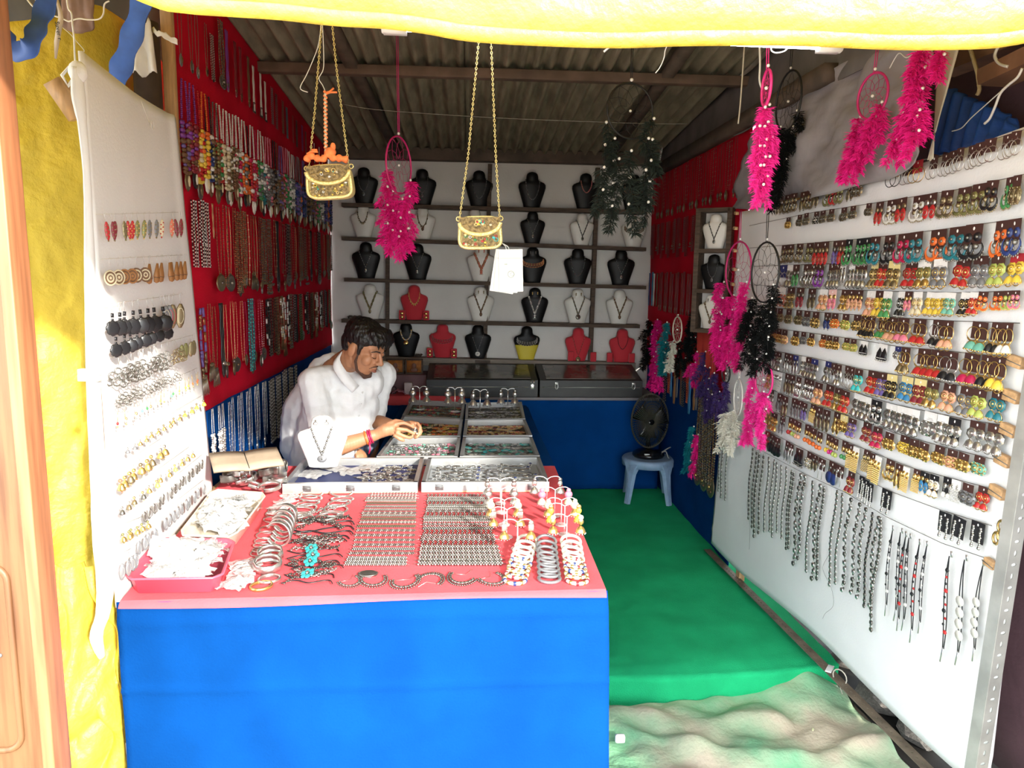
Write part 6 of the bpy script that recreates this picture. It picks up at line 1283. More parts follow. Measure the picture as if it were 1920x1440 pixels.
# ================================================================== chain bracelets laid out in two blocks
def linkrow(kind, seed):
    random.seed(seed); b = MB(); n = 30
    for i in range(n):
      for yo in (-.036, 0, .036):
        x = -.5+(i+.5+.5*(yo == 0))/n
        if kind == 0: b.sph((x, yo, .016), (.019, .018, .016), 6, 4, 0 if yo else 1)
        elif kind == 1: b.tor((x, yo, .012), .015, .006, 7, 4, 1, None, 'w', (1, 1)); b.sph((x, yo, .018), .010, 5, 4, 0)
        elif kind == 2: b.sph((x, yo+.006*(-1)**i, .014), (.015, .014, .014), 6, 4, i % 2)
        elif kind == 3: b.sph((x, yo, .018), (.016, .017, .018), 6, 4, 0 if yo == 0 else (i % 2))
        elif kind == 4: b.box((x-.012, yo-.013, .002), (x+.012, yo+.013, .022), 0) if i % 3 == 0 else b.sph((x, yo, .013), (.014, .013, .012), 6, 4, 1)
    for s in (-1, 1): b.tube([(s*.5, 0, .01), (s*.525, .004, .008), (s*.55, 0, .008)], .004, 4, 1)
    return b
LK = [linkrow(k, k).mesh('bracelet', [pm(a), pm(c)]) for k, a, c in ((0, 'silver', 'oxidised'), (1, 'silver', 'oxidised'), (2, 'oxidised', 'silver'), (3, 'silver', 'oxidised'), (4, 'silver', 'oxidised'), (1, 'bronze', 'oxidised'), (2, 'oxidised', 'darkred'))]
LN_ = ['oval link', 'round link', 'twisted link', 'ball', 'square link', 'golden link', 'red stone']
def rowpos(xa, xb, y): return pz(xa, y, TZ), pz(xb, y, TZ)
def layrow(xa, xb, y, kind, lab, wdt=1.0, curve=0):
    A, B = rowpos(xa, xb, y); L = (B-A).length; ang = math.atan2(B.y-A.y, B.x-A.x)
    o = ob('chain_bracelet', LK[kind], M=TRS(((A.x+B.x)/2, (A.y+B.y)/2, TZ+.001), ang, (L*.96, L*1.12, L*.95)))
    T(o, lab, 'bracelet', 'chain bracelets on the front table'); return o
yl = [925, 930, 935, 940, 945, 951, 957, 963, 968, 974, 981, 988, 996, 1005, 1014, 1023, 1031, 1039, 1048, 1054, 1060]
kl = [2, 2, 2, 0, 5, 1, 1, 4, 1, 5, 3, 5, 4, 4, 4, 4, 1, 4, 3, 3, 3]
for i, (y, k) in enumerate(zip(yl, kl)):
    xa = lerp(690, 640, (y-925)/150); layrow(xa+random.uniform(-3, 3), lerp(783, 778, (y-925)/150)-(0 if i < 18 else 14), y, k, f"silver {LN_[k]} bracelet, {nth(i+1)} from the back of the left block on the table", 1.3)
yr = [930, 935, 940, 945, 950, 955, 960, 966, 972, 978, 985, 992, 999, 1006, 1013, 1020, 1028, 1036, 1044, 1052, 1059]
kr = [6, 1, 1, 6, 0, 0, 4, 6, 0, 0, 2, 1, 6, 2, 2, 6, 3, 3, 3, 3, 3]
for i, (y, k) in enumerate(zip(yr, kr)):
    layrow(lerp(800, 777, (y-930)/130)+random.uniform(-2, 3), lerp(910, 945, (y-930)/130), y, k, f"silver {LN_[k]} bracelet, {nth(i+1)} from the back of the right block on the table", 1.25 if i < 16 else 1.5)
# curved anklets along the front edge
def curvemesh(seed):
    random.seed(seed); b = MB(); a0 = random.uniform(2.6, 3.3); span = random.uniform(3.0, 4.0)
    for i in range(22):
        a = a0+span*i/21; b.sph((.5*math.cos(a), .42*math.sin(a), .05), (.058, .058, .045), 6, 4, i % 2); b.sph((.62*math.cos(a), .54*math.sin(a), .03), .045, 5, 4, 1)
    b.tube([(.5*math.cos(a0), .42*math.sin(a0), .02), (.1, .1, .02), (.3, .45, .02)], .012, 4, 0); return b.mesh('anklet', [pm('silver'), pm('oxidised')])
for k, (x, y, s, rz) in enumerate(((655, 1090, 44, .3), (700, 1087, 52, .2), (760, 1090, 54, -.2), (806, 1090, 52, 2.9), (868, 1082, 56, -.1), (920, 1085, 52, .4))):
    q = pz(x, y, TZ); sc = s*(q-CAM).dot(FW)/F; T(ob('curved_anklet', curvemesh(k), M=TRS((q.x, q.y, TZ+.001), rz, (sc*.82, sc*1.35, sc*.7))), f"curled silver anklet at the front edge of the table, {nth(k+1)} from left", 'anklet', 'curled anklets at the table edge')
q = pz(690, 1077, TZ); b = MB(); b.lathe([(0, 0), (.028, 0), (.03, .003), (.022, .005), (.018, .003), (0, .005)], 18); T(ob('oval_medallion', b, pm('oxidised'), M=TRS((q.x, q.y, TZ+.001), 0, (1, .8, 1))), 'oval silver medallion lying alone on the rose cloth', 'medallion')

# ================================================================== bangles
M_bang = pm('silver')
def bangle(R, r, flat=1.0, seed=0, thick=1.0):
    b = MB(); pts = [(R*math.cos(2*math.pi*i/32), R*math.sin(2*math.pi*i/32), 0) for i in range(32)]; b.tube(pts, r, 7, 0, True, None, flat); return b
BG = {'thin': bangle(.034, .0024).mesh('bangle', M_bang), 'mid': bangle(.036, .0034).mesh('bangle', pm('silver')), 'band': bangle(.032, .0045, 1.4).mesh('bangle', M_bang), 'white': bangle(.031, .0055, 1.0).mesh('bangle', mat('ivory_bangle', (.60, .55, .46), .3)), 'ox': bangle(.031, .0050).mesh('bangle', pm('grey'))}
def studs(col):
    b = MB()
    for i in range(10): a = 2*math.pi*i/10; b.sph((.031*math.cos(a), .031*math.sin(a), 0), .0072, 6, 4, i % 2)
    return b.mesh('bead', [pm(col), pm('gold')])
STD = {c: studs(c) for c in ('maroon', 'navy', 'gold')}
bx_ = [(585, 926), (640, 925), (583, 936), (642, 936), (578, 945), (636, 946), (572, 953), (630, 956), (566, 960), (622, 963), (560, 967), (612, 971), (565, 974)]
for k, (x, y) in enumerate(bx_):
    q = pz(x, y, TZ+.006); T(ob('silver_bangle', BG['mid'], M=TRS((q.x, q.y, TZ+.006+.0025*(k % 3)), k, 1.15, .10, 0)), f"plain silver bangle before the left display case, {nth(k+1)} from the back", 'bangle', 'plain silver bangles before the left case')
for k, (x, y) in enumerate([(505, 992), (500, 1004), (497, 1014), (495, 1022), (493, 1029), (490, 1036), (520, 955), (516, 964), (512, 974)]):
    q = pz(x, y, TZ+.006); T(ob('thin_bangle', BG['thin'], M=TRS((q.x, q.y, TZ+.0055+.002*(k % 2)), k, .95, .08, 0)), f"thin silver bangle beside the tray, {nth(k+1)} in its row", 'bangle', 'thin bangles beside the tray')
# big cuffs standing on edge in a row
def cuff(R, w_, seed):
    b = MB(); n = 30; prof = [(-w_/2, R), (-w_/2, R+.003), (-w_*.3, R+.0045), (0, R+.003), (w_*.3, R+.0045), (w_/2, R+.003), (w_/2, R), (0, R-.001)]
    vs = []; fs = []
    for i in range(n+1):
        a = math.radians(-60+300*i/n)
        for (x, r) in prof: rr = r+(.0012*math.sin(i*2.6) if abs(x) < w_*.2 else 0); vs.append((x, rr*math.cos(a), rr*math.sin(a)))
    m_ = len(prof)
    for i in range(n):
        for j in range(m_): fs.append((i*m_+j, (i+1)*m_+j, (i+1)*m_+(j+1) % m_, i*m_+(j+1) % m_))
    fs += [tuple(range(m_)), tuple(n*m_+j for j in range(m_-1, -1, -1))]
    b.add(vs, fs); return b
CF = [cuff(.030, .020, 0).mesh('cuff', pm('silver')), cuff(.032, .013, 1).mesh('cuff', pm('silver')), cuff(.029, .028, 2).mesh('cuff', pm('oxidised'))]
cu = [(538, 985, 0, 1.15), (533, 998, 1, 1.15), (530, 1007, 1, 1.15), (527, 1015, 1, 1.15), (523, 1024, 1, 1.2)]
for k, (x, y, i, s) in enumerate(cu):
    q = pz(x, y, TZ); T(ob('standing_cuff', CF[i], M=TRS((q.x, q.y, TZ+.034*s), math.radians(78), s, math.radians(90))), f"wide silver cuff standing in the row on the table, {nth(k+1)} from the back", 'cuff', 'standing cuffs on the table')
for k, (x, y, s) in enumerate([(507, 1052, 1.15), (502, 1072, 1.2), (505, 1089, .95), (490, 1102, .95)]):
    q = pz(x, y, TZ); b = MB(); w_ = .022 if k < 2 else .008
    b.lathe([(.030, -w_/2), (.0335, -w_/2), (.035, 0), (.0335, w_/2), (.030, w_/2), (.029, 0)], 10 if k < 2 else 28); b.f = b.f[:-2]; b.m = b.m[:-2]
    b.lathe([(.030, -w_/2), (.0335, -w_/2)], 10 if k < 2 else 28); b.f = b.f[:-2]; b.m = b.m[:-2]
    o = ob('wide_cuff', b, pm('silver') if k < 3 else pm('gold'), M=TRS((q.x, q.y, TZ+(.012+.008 if k < 2 else .006)*s), k*.3, (s, s*.9, s), .25 if k < 2 else 0)); solid(o, .001)
    T(o, ['faceted silver cuff leaning behind the front one', 'large faceted silver cuff open toward the front', 'flat silver cuff in front of the faceted cuffs', 'gold beaded bangle at the front of the cuffs'][k], 'cuff')
# three columns of bangles at the right corner
for ci, (xs, ys_, knd, nm) in enumerate((((988, 966), (1026, 1090), 'white', 'left'), ((1024, 1030), (1026, 1088), 'ox', 'middle'), ((1070, 1082), (1026, 1090), 'white', 'right'))):
    n = 8
    for k in range(n):
        t = k/(n-1); q = pz(lerp(xs[0], xs[1], t)+(12 if ci == 0 else 0)*0, lerp(ys_[0], ys_[1], t), TZ); z = TZ+.006
        e = ob('stacked_bangle', BG[knd], M=TRS((q.x, q.y, z+.014*(1-t)), .3*k, (1.0, 1.0, 1.0), .32*(1-t) if k < n-1 else 0))
        if knd == 'white' and k > 3: ob('studs', STD[('maroon', 'navy', 'gold')[(k+ci) % 3]], parent=e)
        T(e, f"{'ivory' if knd == 'white' else 'grey metal'} bangle in the {nm} column at the table's right corner, {nth(k+1)} from back", 'bangle', f'bangles in the {nm} column')
# ================================================================== oxidised cord necklaces in a pile
def pile(seed, cl, flower):
    random.seed(seed); b = MB(); x, y = -.45, 0; a = random.uniform(-.4, .4)
    for i in range(26):
        a += random.uniform(-.55, .55); x += .035; y += .03*math.sin(a*3); p = (x, y, .03+.015*(i % 3))
        if i % 4 == 3: b.tor(p, .035, .010, 8, 4, 0)
        else: b.sph(p, (.026, .022, .02), 6, 4, 0); 
        if i % 2: b.sph((x+.01, y+.045, .03), .018, 5, 4, 0)
    b.tube(smoothpts([(-.5, .02, .02), (-.2, .08*(1 if seed % 2 else -1), .03), (.1, .0, .03), (.5, .07, .02), (.62, -.03, .02)], 5), .012, 5, 1)
    return b.mesh('cord_necklace', [pm(cl), pm('black')])
FLW = MB(); 
for i in range(6): FLW.sph((.09*math.cos(i*1.05), .09*math.sin(i*1.05), .03), (.055, .055, .03), 7, 5, 0)
FLW.sph((0, 0, .05), .035, 6, 4, 1); FLW = FLW.mesh('turquoise_flower', [pm('turquoise'), pm('silver')])
for k, (x, y, w_, fl_) in enumerate([(600, 976, 100, 0), (600, 985, 110, 0), (598, 995, 110, 0), (600, 1005, 105, 0), (595, 1013, 100, 0), (590, 1021, 100, 0), (582, 1035, 90, 1), (585, 1050, 95, 1), (580, 1060, 95, 1), (590, 1070, 90, 0), (575, 1082, 90, 1), (570, 1098, 90, 0)]):
    q = pz(x, y, TZ); s = w_*(q-CAM).dot(FW)/F; o = ob('cord_necklace', pile(k, 'oxidised' if k % 3 else 'silver', fl_), M=TRS((q.x, q.y, TZ+.001+.003*(k % 2)), random.uniform(-.1, .22), (s*.95, s*1.9, s*1.0)))
    if fl_: ob('turquoise_flower', FLW, parent=o, M=Matrix.Translation((.02, .0, .05)))
    T(o, f"oxidised silver necklace on black cord{' with turquoise flower' if fl_ else ''}, {nth(k+1)} from the back of the pile", 'necklace', 'cord necklaces piled on the table')

# ================================================================== trays with packets
def tray(lab, px, col, h, n, seed, ncol, wl=.004):
    Q = [pz(x, y, TZ+h) for x, y in px]; c = sum(Q, Vector())/4; e = emp('plastic_tray', Matrix.Translation((c.x, c.y, TZ))); T(e, lab, 'tray')
    m = mat('tray_'+col, {'rose': (.70, .10, .16), 'cream': (.80, .70, .56)}[col], .35)
    K = [Vector((q.x-c.x, q.y-c.y, 0)) for q in Q]; b = MB()
    def loop(s, z, rd=.18):
        pts = []
        for i in range(4):
            p, a, d = K[i]*s, K[i-1]*s, K[(i+1) % 4]*s
            for t in (0, .33, .66, 1): aa = p.lerp(a, rd*.5*(1-t)); bb = p.lerp(d, rd*.5*t); pts.append((aa+bb-p)+Vector((0, 0, z)))
        return pts
    L = [loop(.90, .003), loop(.97, h-.004), loop(1.02, h), loop(.985, h+.001), loop(.955, h-.004), loop(.88, .007)]; N = 16; vs = []; fs = []
    for l in L: vs += l
    for i in range(len(L)-1):
        for j in range(N): fs.append((i*N+j, i*N+(j+1) % N, (i+1)*N+(j+1) % N, (i+1)*N+j))
    fs += [tuple(range(N-1, -1, -1)), tuple((len(L)-1)*N+j for j in range(N))]
    b.add(vs, fs); ob('tray_body', b, m, e)
    b = MB(); b.tube(loop(1.015, h), .0035, 6, 0, True); ob('rim', b, m, e)
    random.seed(seed)
    for k in range(n):
        u, v = random.uniform(.22, .78), random.uniform(.22, .80); q = Q[0].lerp(Q[1], u).lerp(Q[3].lerp(Q[2], u), v); zz = TZ+.012+.045*random.random()*math.sin(math.pi*u)*math.sin(math.pi*v)+(k/n)*.030
        o = ob('plastic_packet', PK[k % 6], M=TRS((q.x, q.y, zz), random.uniform(0, 6.28), random.uniform(.85, 1.15), random.uniform(-.5, .5), random.uniform(-.4, .4)))
        T(o, f"clear plastic jewellery packet heaped in the {ncol} tray", 'packet', f'packets heaped in the {ncol} tray')
tray('rose red plastic tray of clear packets at the front left of the table', [(232, 1086), (414, 1083), (440, 1012), (300, 1010)], 'rose', .05, 60, 41, 'rose red')
tray('cream plastic tray of clear packets behind the rose red tray', [(335, 1003), (438, 1006), (500, 925), (400, 918)], 'cream', .05, 50, 42, 'cream')
for k, (x, y) in enumerate([(455, 1075), (450, 1092), (460, 1062), (545, 935), (535, 945), (528, 955), (522, 965), (440, 1100)]):
    q = pz(x, y, TZ); T(ob('plastic_packet', PK[k % 6], M=TRS((q.x, q.y, TZ+.004), .2*k, (1.1, .8, 1))), f"clear packet of jewellery on the rose cloth, {nth(k+1)} of those lying outside the trays", 'packet', 'loose packets on the cloth')

# ================================================================== acrylic earring stands
M_acry = mat('clear_acrylic', (.88, .85, .84), .08, alpha=.35, spec=.6)
def jhumka(sc, c1, c2, top):
    b = MB(); b.sph((0, 0, -.008), (.009, .004, .009), 8, 5, 1)
    if top == 'square': b.bbox((-.009, -.003, -.034), (.009, .003, -.012), .002, 1)
    elif top == 'disc': b.lathe([(0, -.003), (.014, -.003), (.015, 0), (.008, .004), (0, .005)], 14, (0, 0, 0), 1, Matrix.Translation((0, 0, -.024)) @ Matrix.Rotation(math.pi/2, 4, 'X'))
    else: b.sph((0, 0, -.022), (.010, .005, .012), 8, 5, 0)
    b.lathe([(.002, -.036), (.008, -.040), (.014, -.048), (.0165, -.056), (.0175, -.058), (.012, -.057), (0, -.056)], 14, (0, 0, 0), 0)
    for i in range(10): a = i*.628; b.sph((.0165*math.cos(a), .0165*math.sin(a), -.061), .0022, 5, 4, 1)
    return b.mesh('earring', [pm(c1), pm(c2)])
JH = {'gs': jhumka(1, 'gold', 'silver', 'square'), 'gg': jhumka(1, 'gold', 'cream', 'disc'), 'ss': jhumka(1, 'silver', 'silver', 'disc'), 'so': jhumka(1, 'silver', 'oxidised', 'oval'), 'gc': jhumka(1, 'gold', 'pearl', 'oval'), 'gy': jhumka(1, 'yellow', 'gold', 'oval'), 'cp': jhumka(1, 'cream', 'pink', 'disc')}
def estand(lab, x, ybase, ytop, jk, elab, wpx, zb=TZ, sc=1.0, col=None):
    q = pz(x, ybase, zb); s = (q-CAM).dot(FW)/F; H = (ybase-ytop)*s; W = wpx*s/2
    e = emp('earring_stand', Matrix.Translation((q.x, q.y, zb+.001))); T(e, lab, 'earring stand', 'clear earring stands')
    b = MB(); b.lathe([(0, 0), (.021*sc, 0), (.021*sc, .003), (.017*sc, .005), (0, .005)], 20); ob('base', b, M_acry, e)
    b = MB(); b.tube([(0, 0, .004), (0, 0, H*.93)], .0020*sc, 6); ob('stem', b, col or M_acry, e)
    b = MB(); b.tube(smoothpts([(-W, 0, H*.97), (-W*.75, 0, H*1.02), (-W*.3, 0, H), (0, 0, H*.93), (W*.3, 0, H), (W*.75, 0, H*1.02), (W, 0, H*.97)], 4), .0018*sc, 6); ob('arm', b, col or M_acry, e)
    pr = emp('earring_pair', Matrix.Translation((q.x, q.y, zb+H*.97))); T(pr, elab, 'earrings', 'earrings on clear stands')
    for sgn in (-1, 1): ob('earring', JH[jk], parent=pr, M=TRS((sgn*W, -.002, .002), random.uniform(-.3, .3), sc))
STN = [(970, 1030, 985, 'gs', 50), (950, 1008, 962, 'gs', 50), (945, 985, 945, 'gg', 50), (940, 962, 925, 'ss', 48), (938, 945, 908, 'so', 50)]
for k, (x, yb, yt, jk, w_) in enumerate(STN): estand(f"clear acrylic earring stand in the left cluster, {nth(k+1)} from the front", x, yb, yt-12, jk, f"{'gold' if jk[0] == 'g' else 'silver'} bell earrings on the left cluster of stands, {nth(k+1)} from the front", w_, sc=1.0)
STN = [(1062, 1020, 975, 'gc', 52), (1058, 1003, 955, 'gy', 52), (1052, 985, 945, 'gg', 50), (1040, 968, 925, 'cp', 50), (1025, 950, 905, 'so', 48)]
for k, (x, yb, yt, jk, w_) in enumerate(STN): estand(f"clear acrylic earring stand in the right cluster, {nth(k+1)} from the front", x, yb, yt-12, jk, f"{['gold', 'yellow', 'gold disc', 'pink and cream', 'silver'][k]} bell earrings on the right cluster of stands, {nth(k+1)} from the front", w_, sc=1.0)
# four metal stands on the back row of cases
for k, (x, yb, yt, jk) in enumerate([(787, 768, 725, 'ss'), (853, 772, 727, 'ss'), (900, 774, 731, 'so'), (952, 762, 729, 'so')]):
    estand(f"thin metal earring stand on the back row of cases, {nth(k+1)} from left", x, yb, yt, jk, f"silver bell earrings on the back row of cases, {nth(k+1)} pair from left", 26, CZ, 1.5, pm('silver'))

# ================================================================== notebook, cuffs and pile at the left end
q = pz(462, 868, .86); e = emp('notebook', TRS((q.x, q.y, .858), .42, 1.1, .22)); T(e, 'open beige notebook lying on the heap of metal cuffs', 'notebook')
b = MB(); b.grid(lambda u, v: Vector(((u-.5)*.23, (v-.5)*.14, .004+.02*abs(u-.5)*2-.014*(abs(u-.5)*2)**2)), 16, 3); nb = ob('pages', b, mat('notebook_paper', (.36, .28, .20), .8, var=.08, scale=25), e); solid(nb, .010, 1)
b = MB(); b.tube([(0, -.07, .016), (0, .07, .016)], .0012, 4); ob('fold', b, M_ink, e)
random.seed(8)
for k, (x, y, s, z, i) in enumerate([(500, 885, 1.1, .80, 2), (520, 880, 1.25, .805, 2), (522, 905, 1.15, .75, 0), (490, 900, 1.2, .76, 2), (465, 902, 1.2, .755, 0), (445, 905, 1.1, .75, 1), (505, 918, 1.25, .75, 1), (478, 915, 1.1, .745, 1), (430, 900, 1.1, .77, 2), (455, 892, 1.1, .79, 0)]):
    q = pz(x, y, z); T(ob('metal_cuff', CF[i], M=TRS((q.x, q.y, z+.012), random.uniform(0, 3), s, random.uniform(-.5, .5), math.pi/2+random.uniform(-.4, .4))), f"silver cuff in the heap under the notebook, {nth(k+1)} of the heap", 'cuff', 'heap of cuffs under the notebook')
q = pz(518, 895, .765); b = MB(); b.lathe([(.036, 0), (.039, 0), (.040, .05), (.033, .055), (.031, .055), (.031, .003)], 22); T(ob('shiny_cuff', b, pm('silver'), M=TRS((q.x, q.y, .775), 0, 1.1)), 'tall shiny silver cuff standing beside the notebook', 'cuff')
# ================================================================== the seller, seated beside the cases
def blob(parts, name, m, parent, vox, smooth=6, noise_amp=0.0, nsc=8.0):
    """union of ellipsoids ('e', centre, radii, rotation) and tapered limbs ('c', points, radii) fused into one skin"""
    b = MB()
    for p in parts:
        if p[0] == 'e':
            M = Matrix.Translation(p[1]) @ (p[3].to_4x4() if len(p) > 3 else Matrix.Identity(4)); b.sph((0, 0, 0), p[2], 18, 12, 0, M)
        else:
            P, R = [Vector(q) for q in p[1]], p[2]
            for i in range(len(P)-1):
                a, c = P[i], P[i+1]; n = max(2, int((c-a).length/(.5*min(R[i], R[i+1])))); n = min(n, 26)
                for k in range(n+1): t = k/n; b.sph(a.lerp(c, t), lerp(R[i], R[i+1], t), 10, 7)
    o = ob(name, b, m, parent)
    md = o.modifiers.new('fuse', 'REMESH'); md.mode = 'VOXEL'; md.voxel_size = vox; md.use_smooth_shade = True
    sm_ = o.modifiers.new('smooth', 'SMOOTH'); sm_.factor = .5; sm_.iterations = smooth
    if noise_amp:
        tx = bpy.data.textures.new(name+'_folds', 'CLOUDS'); tx.noise_scale = 1/nsc; tx.noise_depth = 2
        d_ = o.modifiers.new('folds', 'DISPLACE'); d_.texture = tx; d_.strength = noise_amp; d_.mid_level = .5; d_.texture_coords = 'LOCAL'
    return o
M_skin = mat('skin', (.40, .185, .095), .5, var=.10, scale=18); M_hair = mat('black_hair', (.006, .005, .005), .42, bump=.8, scale=90, stretch=(1, 1, .3))
M_shirt = mat('white_shirt', (.78, .79, .80), .8, var=.03, scale=30, bump=.1, bscale=200)
M_lip = mat('lips', (.30, .10, .07), .45)
DY = 3.62
per = emp('person', Matrix.Translation((-.62, DY, .40))); T(per, 'seated man in a white shirt bent over the cases, holding a small ornament', 'person')
PM = Matrix.Translation((.62, -DY, -.40))
def pp(x, y, Y): return pY(x, y, Y)
fw = Vector((.82, -.44, -.42)).normalized(); lf = Vector((0, 0, 1)).cross(fw).normalized(); upv = fw.cross(lf).normalized()
HR = Matrix((fw, lf, upv)).transposed()       # head axes: forward, left, up
HC = pp(683, 652, 3.50); HS = 1.01
def h(x, y, z): return HC+HR @ (Vector((x, y, z))*HS)
def he(c, r): return ('e', h(*c), tuple(v*HS for v in r), HR)
neckb = pp(640, 690, 3.60)
sh_n = pp(586, 716, 3.47); sh_f = pp(716, 702, 3.76)
el_n = pp(612, 846, 3.41); wr_n = pp(705, 815, 3.44)
el_f = pp(694, 788, 3.70); wr_f = pp(752, 803, 3.52)
hip = pp(588, 905, 3.68); chest = pp(628, 770, 3.60)
head = [he((-.012, 0, .035), (.098, .076, .088)), he((.022, 0, -.035), (.070, .060, .088)), he((.050, 0, -.098), (.030, .028, .020)), he((.026, 0, -.082), (.054, .053, .034)),
        ('c', [h(.086, 0, .014), h(.112, 0, -.026)], [.0085*HS, .0125*HS]), he((.100, .013, -.031), (.011, .009, .008)), he((.100, -.013, -.031), (.011, .009, .008)),
        ('c', [h(.070, .046, .020), h(.088, .015, .026), h(.088, -.015, .026), h(.070, -.046, .020)], [.009*HS]*4), he((.055, .040, -.030), (.028, .022, .028)), he((.055, -.040, -.030), (.028, .022, .028)),
        he((.078, .031, .002), (.012, .018, .011)), he((.078, -.031, .002), (.012, .018, .011)), ('c', [h(.084, .020, -.060), h(.094, 0, -.057), h(.084, -.020, -.060)], [.0055*HS, .0065*HS, .0055*HS]), ('c', [h(.082, .016, -.071), h(.090, 0, -.072), h(.082, -.016, -.071)], [.006*HS, .007*HS, .006*HS]),
        he((-.008, .081, -.008), (.021, .010, .034)), he((-.008, -.081, -.008), (.021, .010, .034)), he((-.001, -.083, -.012), (.008, .006, .016)),
        ('c', [h(-.030, 0, -.055), neckb+Vector((0, 0, .01))], [.058, .064])]
torso = [('c', [hip, chest, neckb+Vector((-.02, 0, -.05))], [.145, .135, .10]), ('c', [sh_n+Vector((.03, .02, -.035)), sh_f+Vector((-.03, 0, -.035))], [.05, .05])]
arms = [('c', [sh_n+Vector((.01, .01, -.02)), el_n], [.046, .040]), ('c', [el_n, el_n.lerp(wr_n, .35), wr_n], [.040, .041, .0265]), ('c', [sh_f, el_f], [.050, .038]), ('c', [el_f, el_f.lerp(wr_f, .35), wr_f], [.038, .038, .026])]
def fing(pts, Y, r): return ('c', [pp(x, y, Y+d) for x, y, d in pts], r)
hands = [
 # near hand: palm and five fingers curling round the ornament
 ('c', [wr_n, pp(722, 806, 3.44), pp(737, 803, 3.45)], [.024, .033, .031]), ('e', pp(733, 806, 3.44), (.040, .018, .028)),
 fing([(742, 795, 0), (758, 793, .01), (770, 798, .02), (777, 803, .025)], 3.44, [.0100, .0092, .0085, .0075]),
 fing([(745, 804, -.01), (762, 806, 0), (774, 812, .01), (780, 813, .015)], 3.43, [.0100, .0092, .0085, .0078]),
 fing([(744, 812, -.012), (758, 818, -.01), (768, 821, 0), (773, 819, .008)], 3.43, [.0095, .0090, .0082, .0075]),
 fing([(740, 817, -.01), (750, 824, -.012), (757, 826, -.005)], 3.43, [.0088, .0080, .0070]),
 fing([(728, 795, 0), (742, 789, .015), (755, 791, .03), (760, 795, .035)], 3.44, [.0115, .0105, .0090, .0080]),
 # far hand
 ('c', [wr_f, pp(764, 800, 3.52), pp(772, 799, 3.52)], [.024, .028, .026]),
 fing([(772, 792, 0), (783, 794, -.02), (788, 801, -.03), (786, 808, -.035)], 3.52, [.0098, .0090, .0082, .0074]),
 fing([(776, 797, 0), (787, 801, -.02), (790, 809, -.03), (787, 815, -.035)], 3.52, [.0098, .0090, .0082, .0074]),
 fing([(776, 803, 0), (784, 809, -.02), (785, 816, -.03), (781, 820, -.035)], 3.51, [.0094, .0088, .0080, .0072]),
 fing([(773, 808, 0), (779, 815, -.02), (778, 821, -.03)], 3.51, [.0086, .0078, .0070]),
 fing([(764, 797, -.01), (770, 792, -.03), (779, 794, -.045)], 3.51, [.0105, .0095, .0082])]
kn_f = pp(692, 812, 3.86); kn_n = pp(668, 862, 3.62)
legs = [('c', [hip, kn_n], [.085, .058]), ('c', [kn_n, kn_n+Vector((.03, .06, -.30)), kn_n+Vector((-.02, .08, -.44))], [.055, .05, .035]), ('c', [hip+Vector((.05, .08, .02)), kn_f], [.085, .058]), ('c', [kn_f, kn_f+Vector((-.02, .03, -.32)), kn_f+Vector((-.02, .02, -.60))], [.056, .050, .036]),
        ('c', [kn_n+Vector((-.02, .08, -.46)), kn_n+Vector((.08, .02, -.50))], [.032, .024]), ('c', [kn_f+Vector((-.02, .02, -.60)), kn_f+Vector((.10, -.03, -.65))], [.032, .024])]
body = blob(head+torso+arms+hands+legs, 'body', M_skin, per, .0040, 3); body.matrix_basis = PM
# nails and eyes
for (x, y, Y) in ((779, 803, 3.455), (782, 813, 3.435)):
    b = MB(); b.sph((0, 0, 0), (.0055, .002, .0042), 8, 5); ob('nail', b, mat('nail', (.62, .36, .28), .35), body, Matrix.Translation(pp(x, y, Y)+Vector((0, -.0065, .0015))))
for s in (-1, 1):
    b = MB(); b.tube([h(.083, s*.045, -.002), h(.0905, s*.036, -.0065), h(.0915, s*.028, -.0070), h(.088, s*.018, -.004)], [.0009, .0018, .0018, .0008], 5); ob('eyelashes', b, M_hair, per, PM)
    b = MB(); b.tube([h(.074, s*.052, .020), h(.089, s*.036, .029), h(.096, s*.020, .027), h(.096, s*.011, .022)], [.0025, .0046, .0050, .0028], 6, flat=.7); ob('eyebrow', b, M_hair, per, PM)
b = MB(); b.tube([h(.0885, .020, -.064), h(.0985, .004, -.064), h(.0985, -.004, -.064), h(.0885, -.020, -.064)], .0018, 5); ob('mouth_line', b, M_lip, per, PM)
b = MB(); b.tube([h(.087, .016, -.073), h(.0965, .004, -.075), h(.0965, -.004, -.075), h(.087, -.016, -.073)], [.003, .0050, .0050, .003], 6); ob('lower_lip', b, M_lip, per, PM)
# hair: cap with side and fringe, and a short beard
hair = [he((-.020, 0, .055), (.103, .084, .083)), he((-.066, 0, .010), (.052, .066, .072)), he((.045, 0, .095), (.058, .066, .034)), he((.075, -.015, .085), (.034, .052, .024)), he((.0, .066, .052), (.05, .017, .028)), he((.0, -.066, .052), (.05, .017, .028)), ('c', [h(.022, -.073, .02), h(.024, -.070, -.012)], [.011, .008]), ('c', [h(.022, .073, .02), h(.024, .070, -.012)], [.011, .008])]
for k in range(13):
    yy = -.062+.0105*k; hair.append(('c', [h(.055, yy, .105), h(.094, yy*.95-.004, .078), h(.100, yy*.9-.008, .064-.010*(k % 3))], [.014, .009, .004]))
hr = blob(hair, 'hair', M_hair, per, .0040, 2, .008, 60); hr.matrix_basis = PM
bd = []
for s in (-1, 1): bd += [('c', [h(.022, s*.066, -.012), h(.018, s*.060, -.055), h(.034, s*.049, -.092), h(.060, s*.020, -.112)], [.004, .0072, .0085, .010]), ('c', [h(.097, s*.002, -.050), h(.091, s*.018, -.052), h(.078, s*.029, -.066)], [.0034, .0036, .0024])]
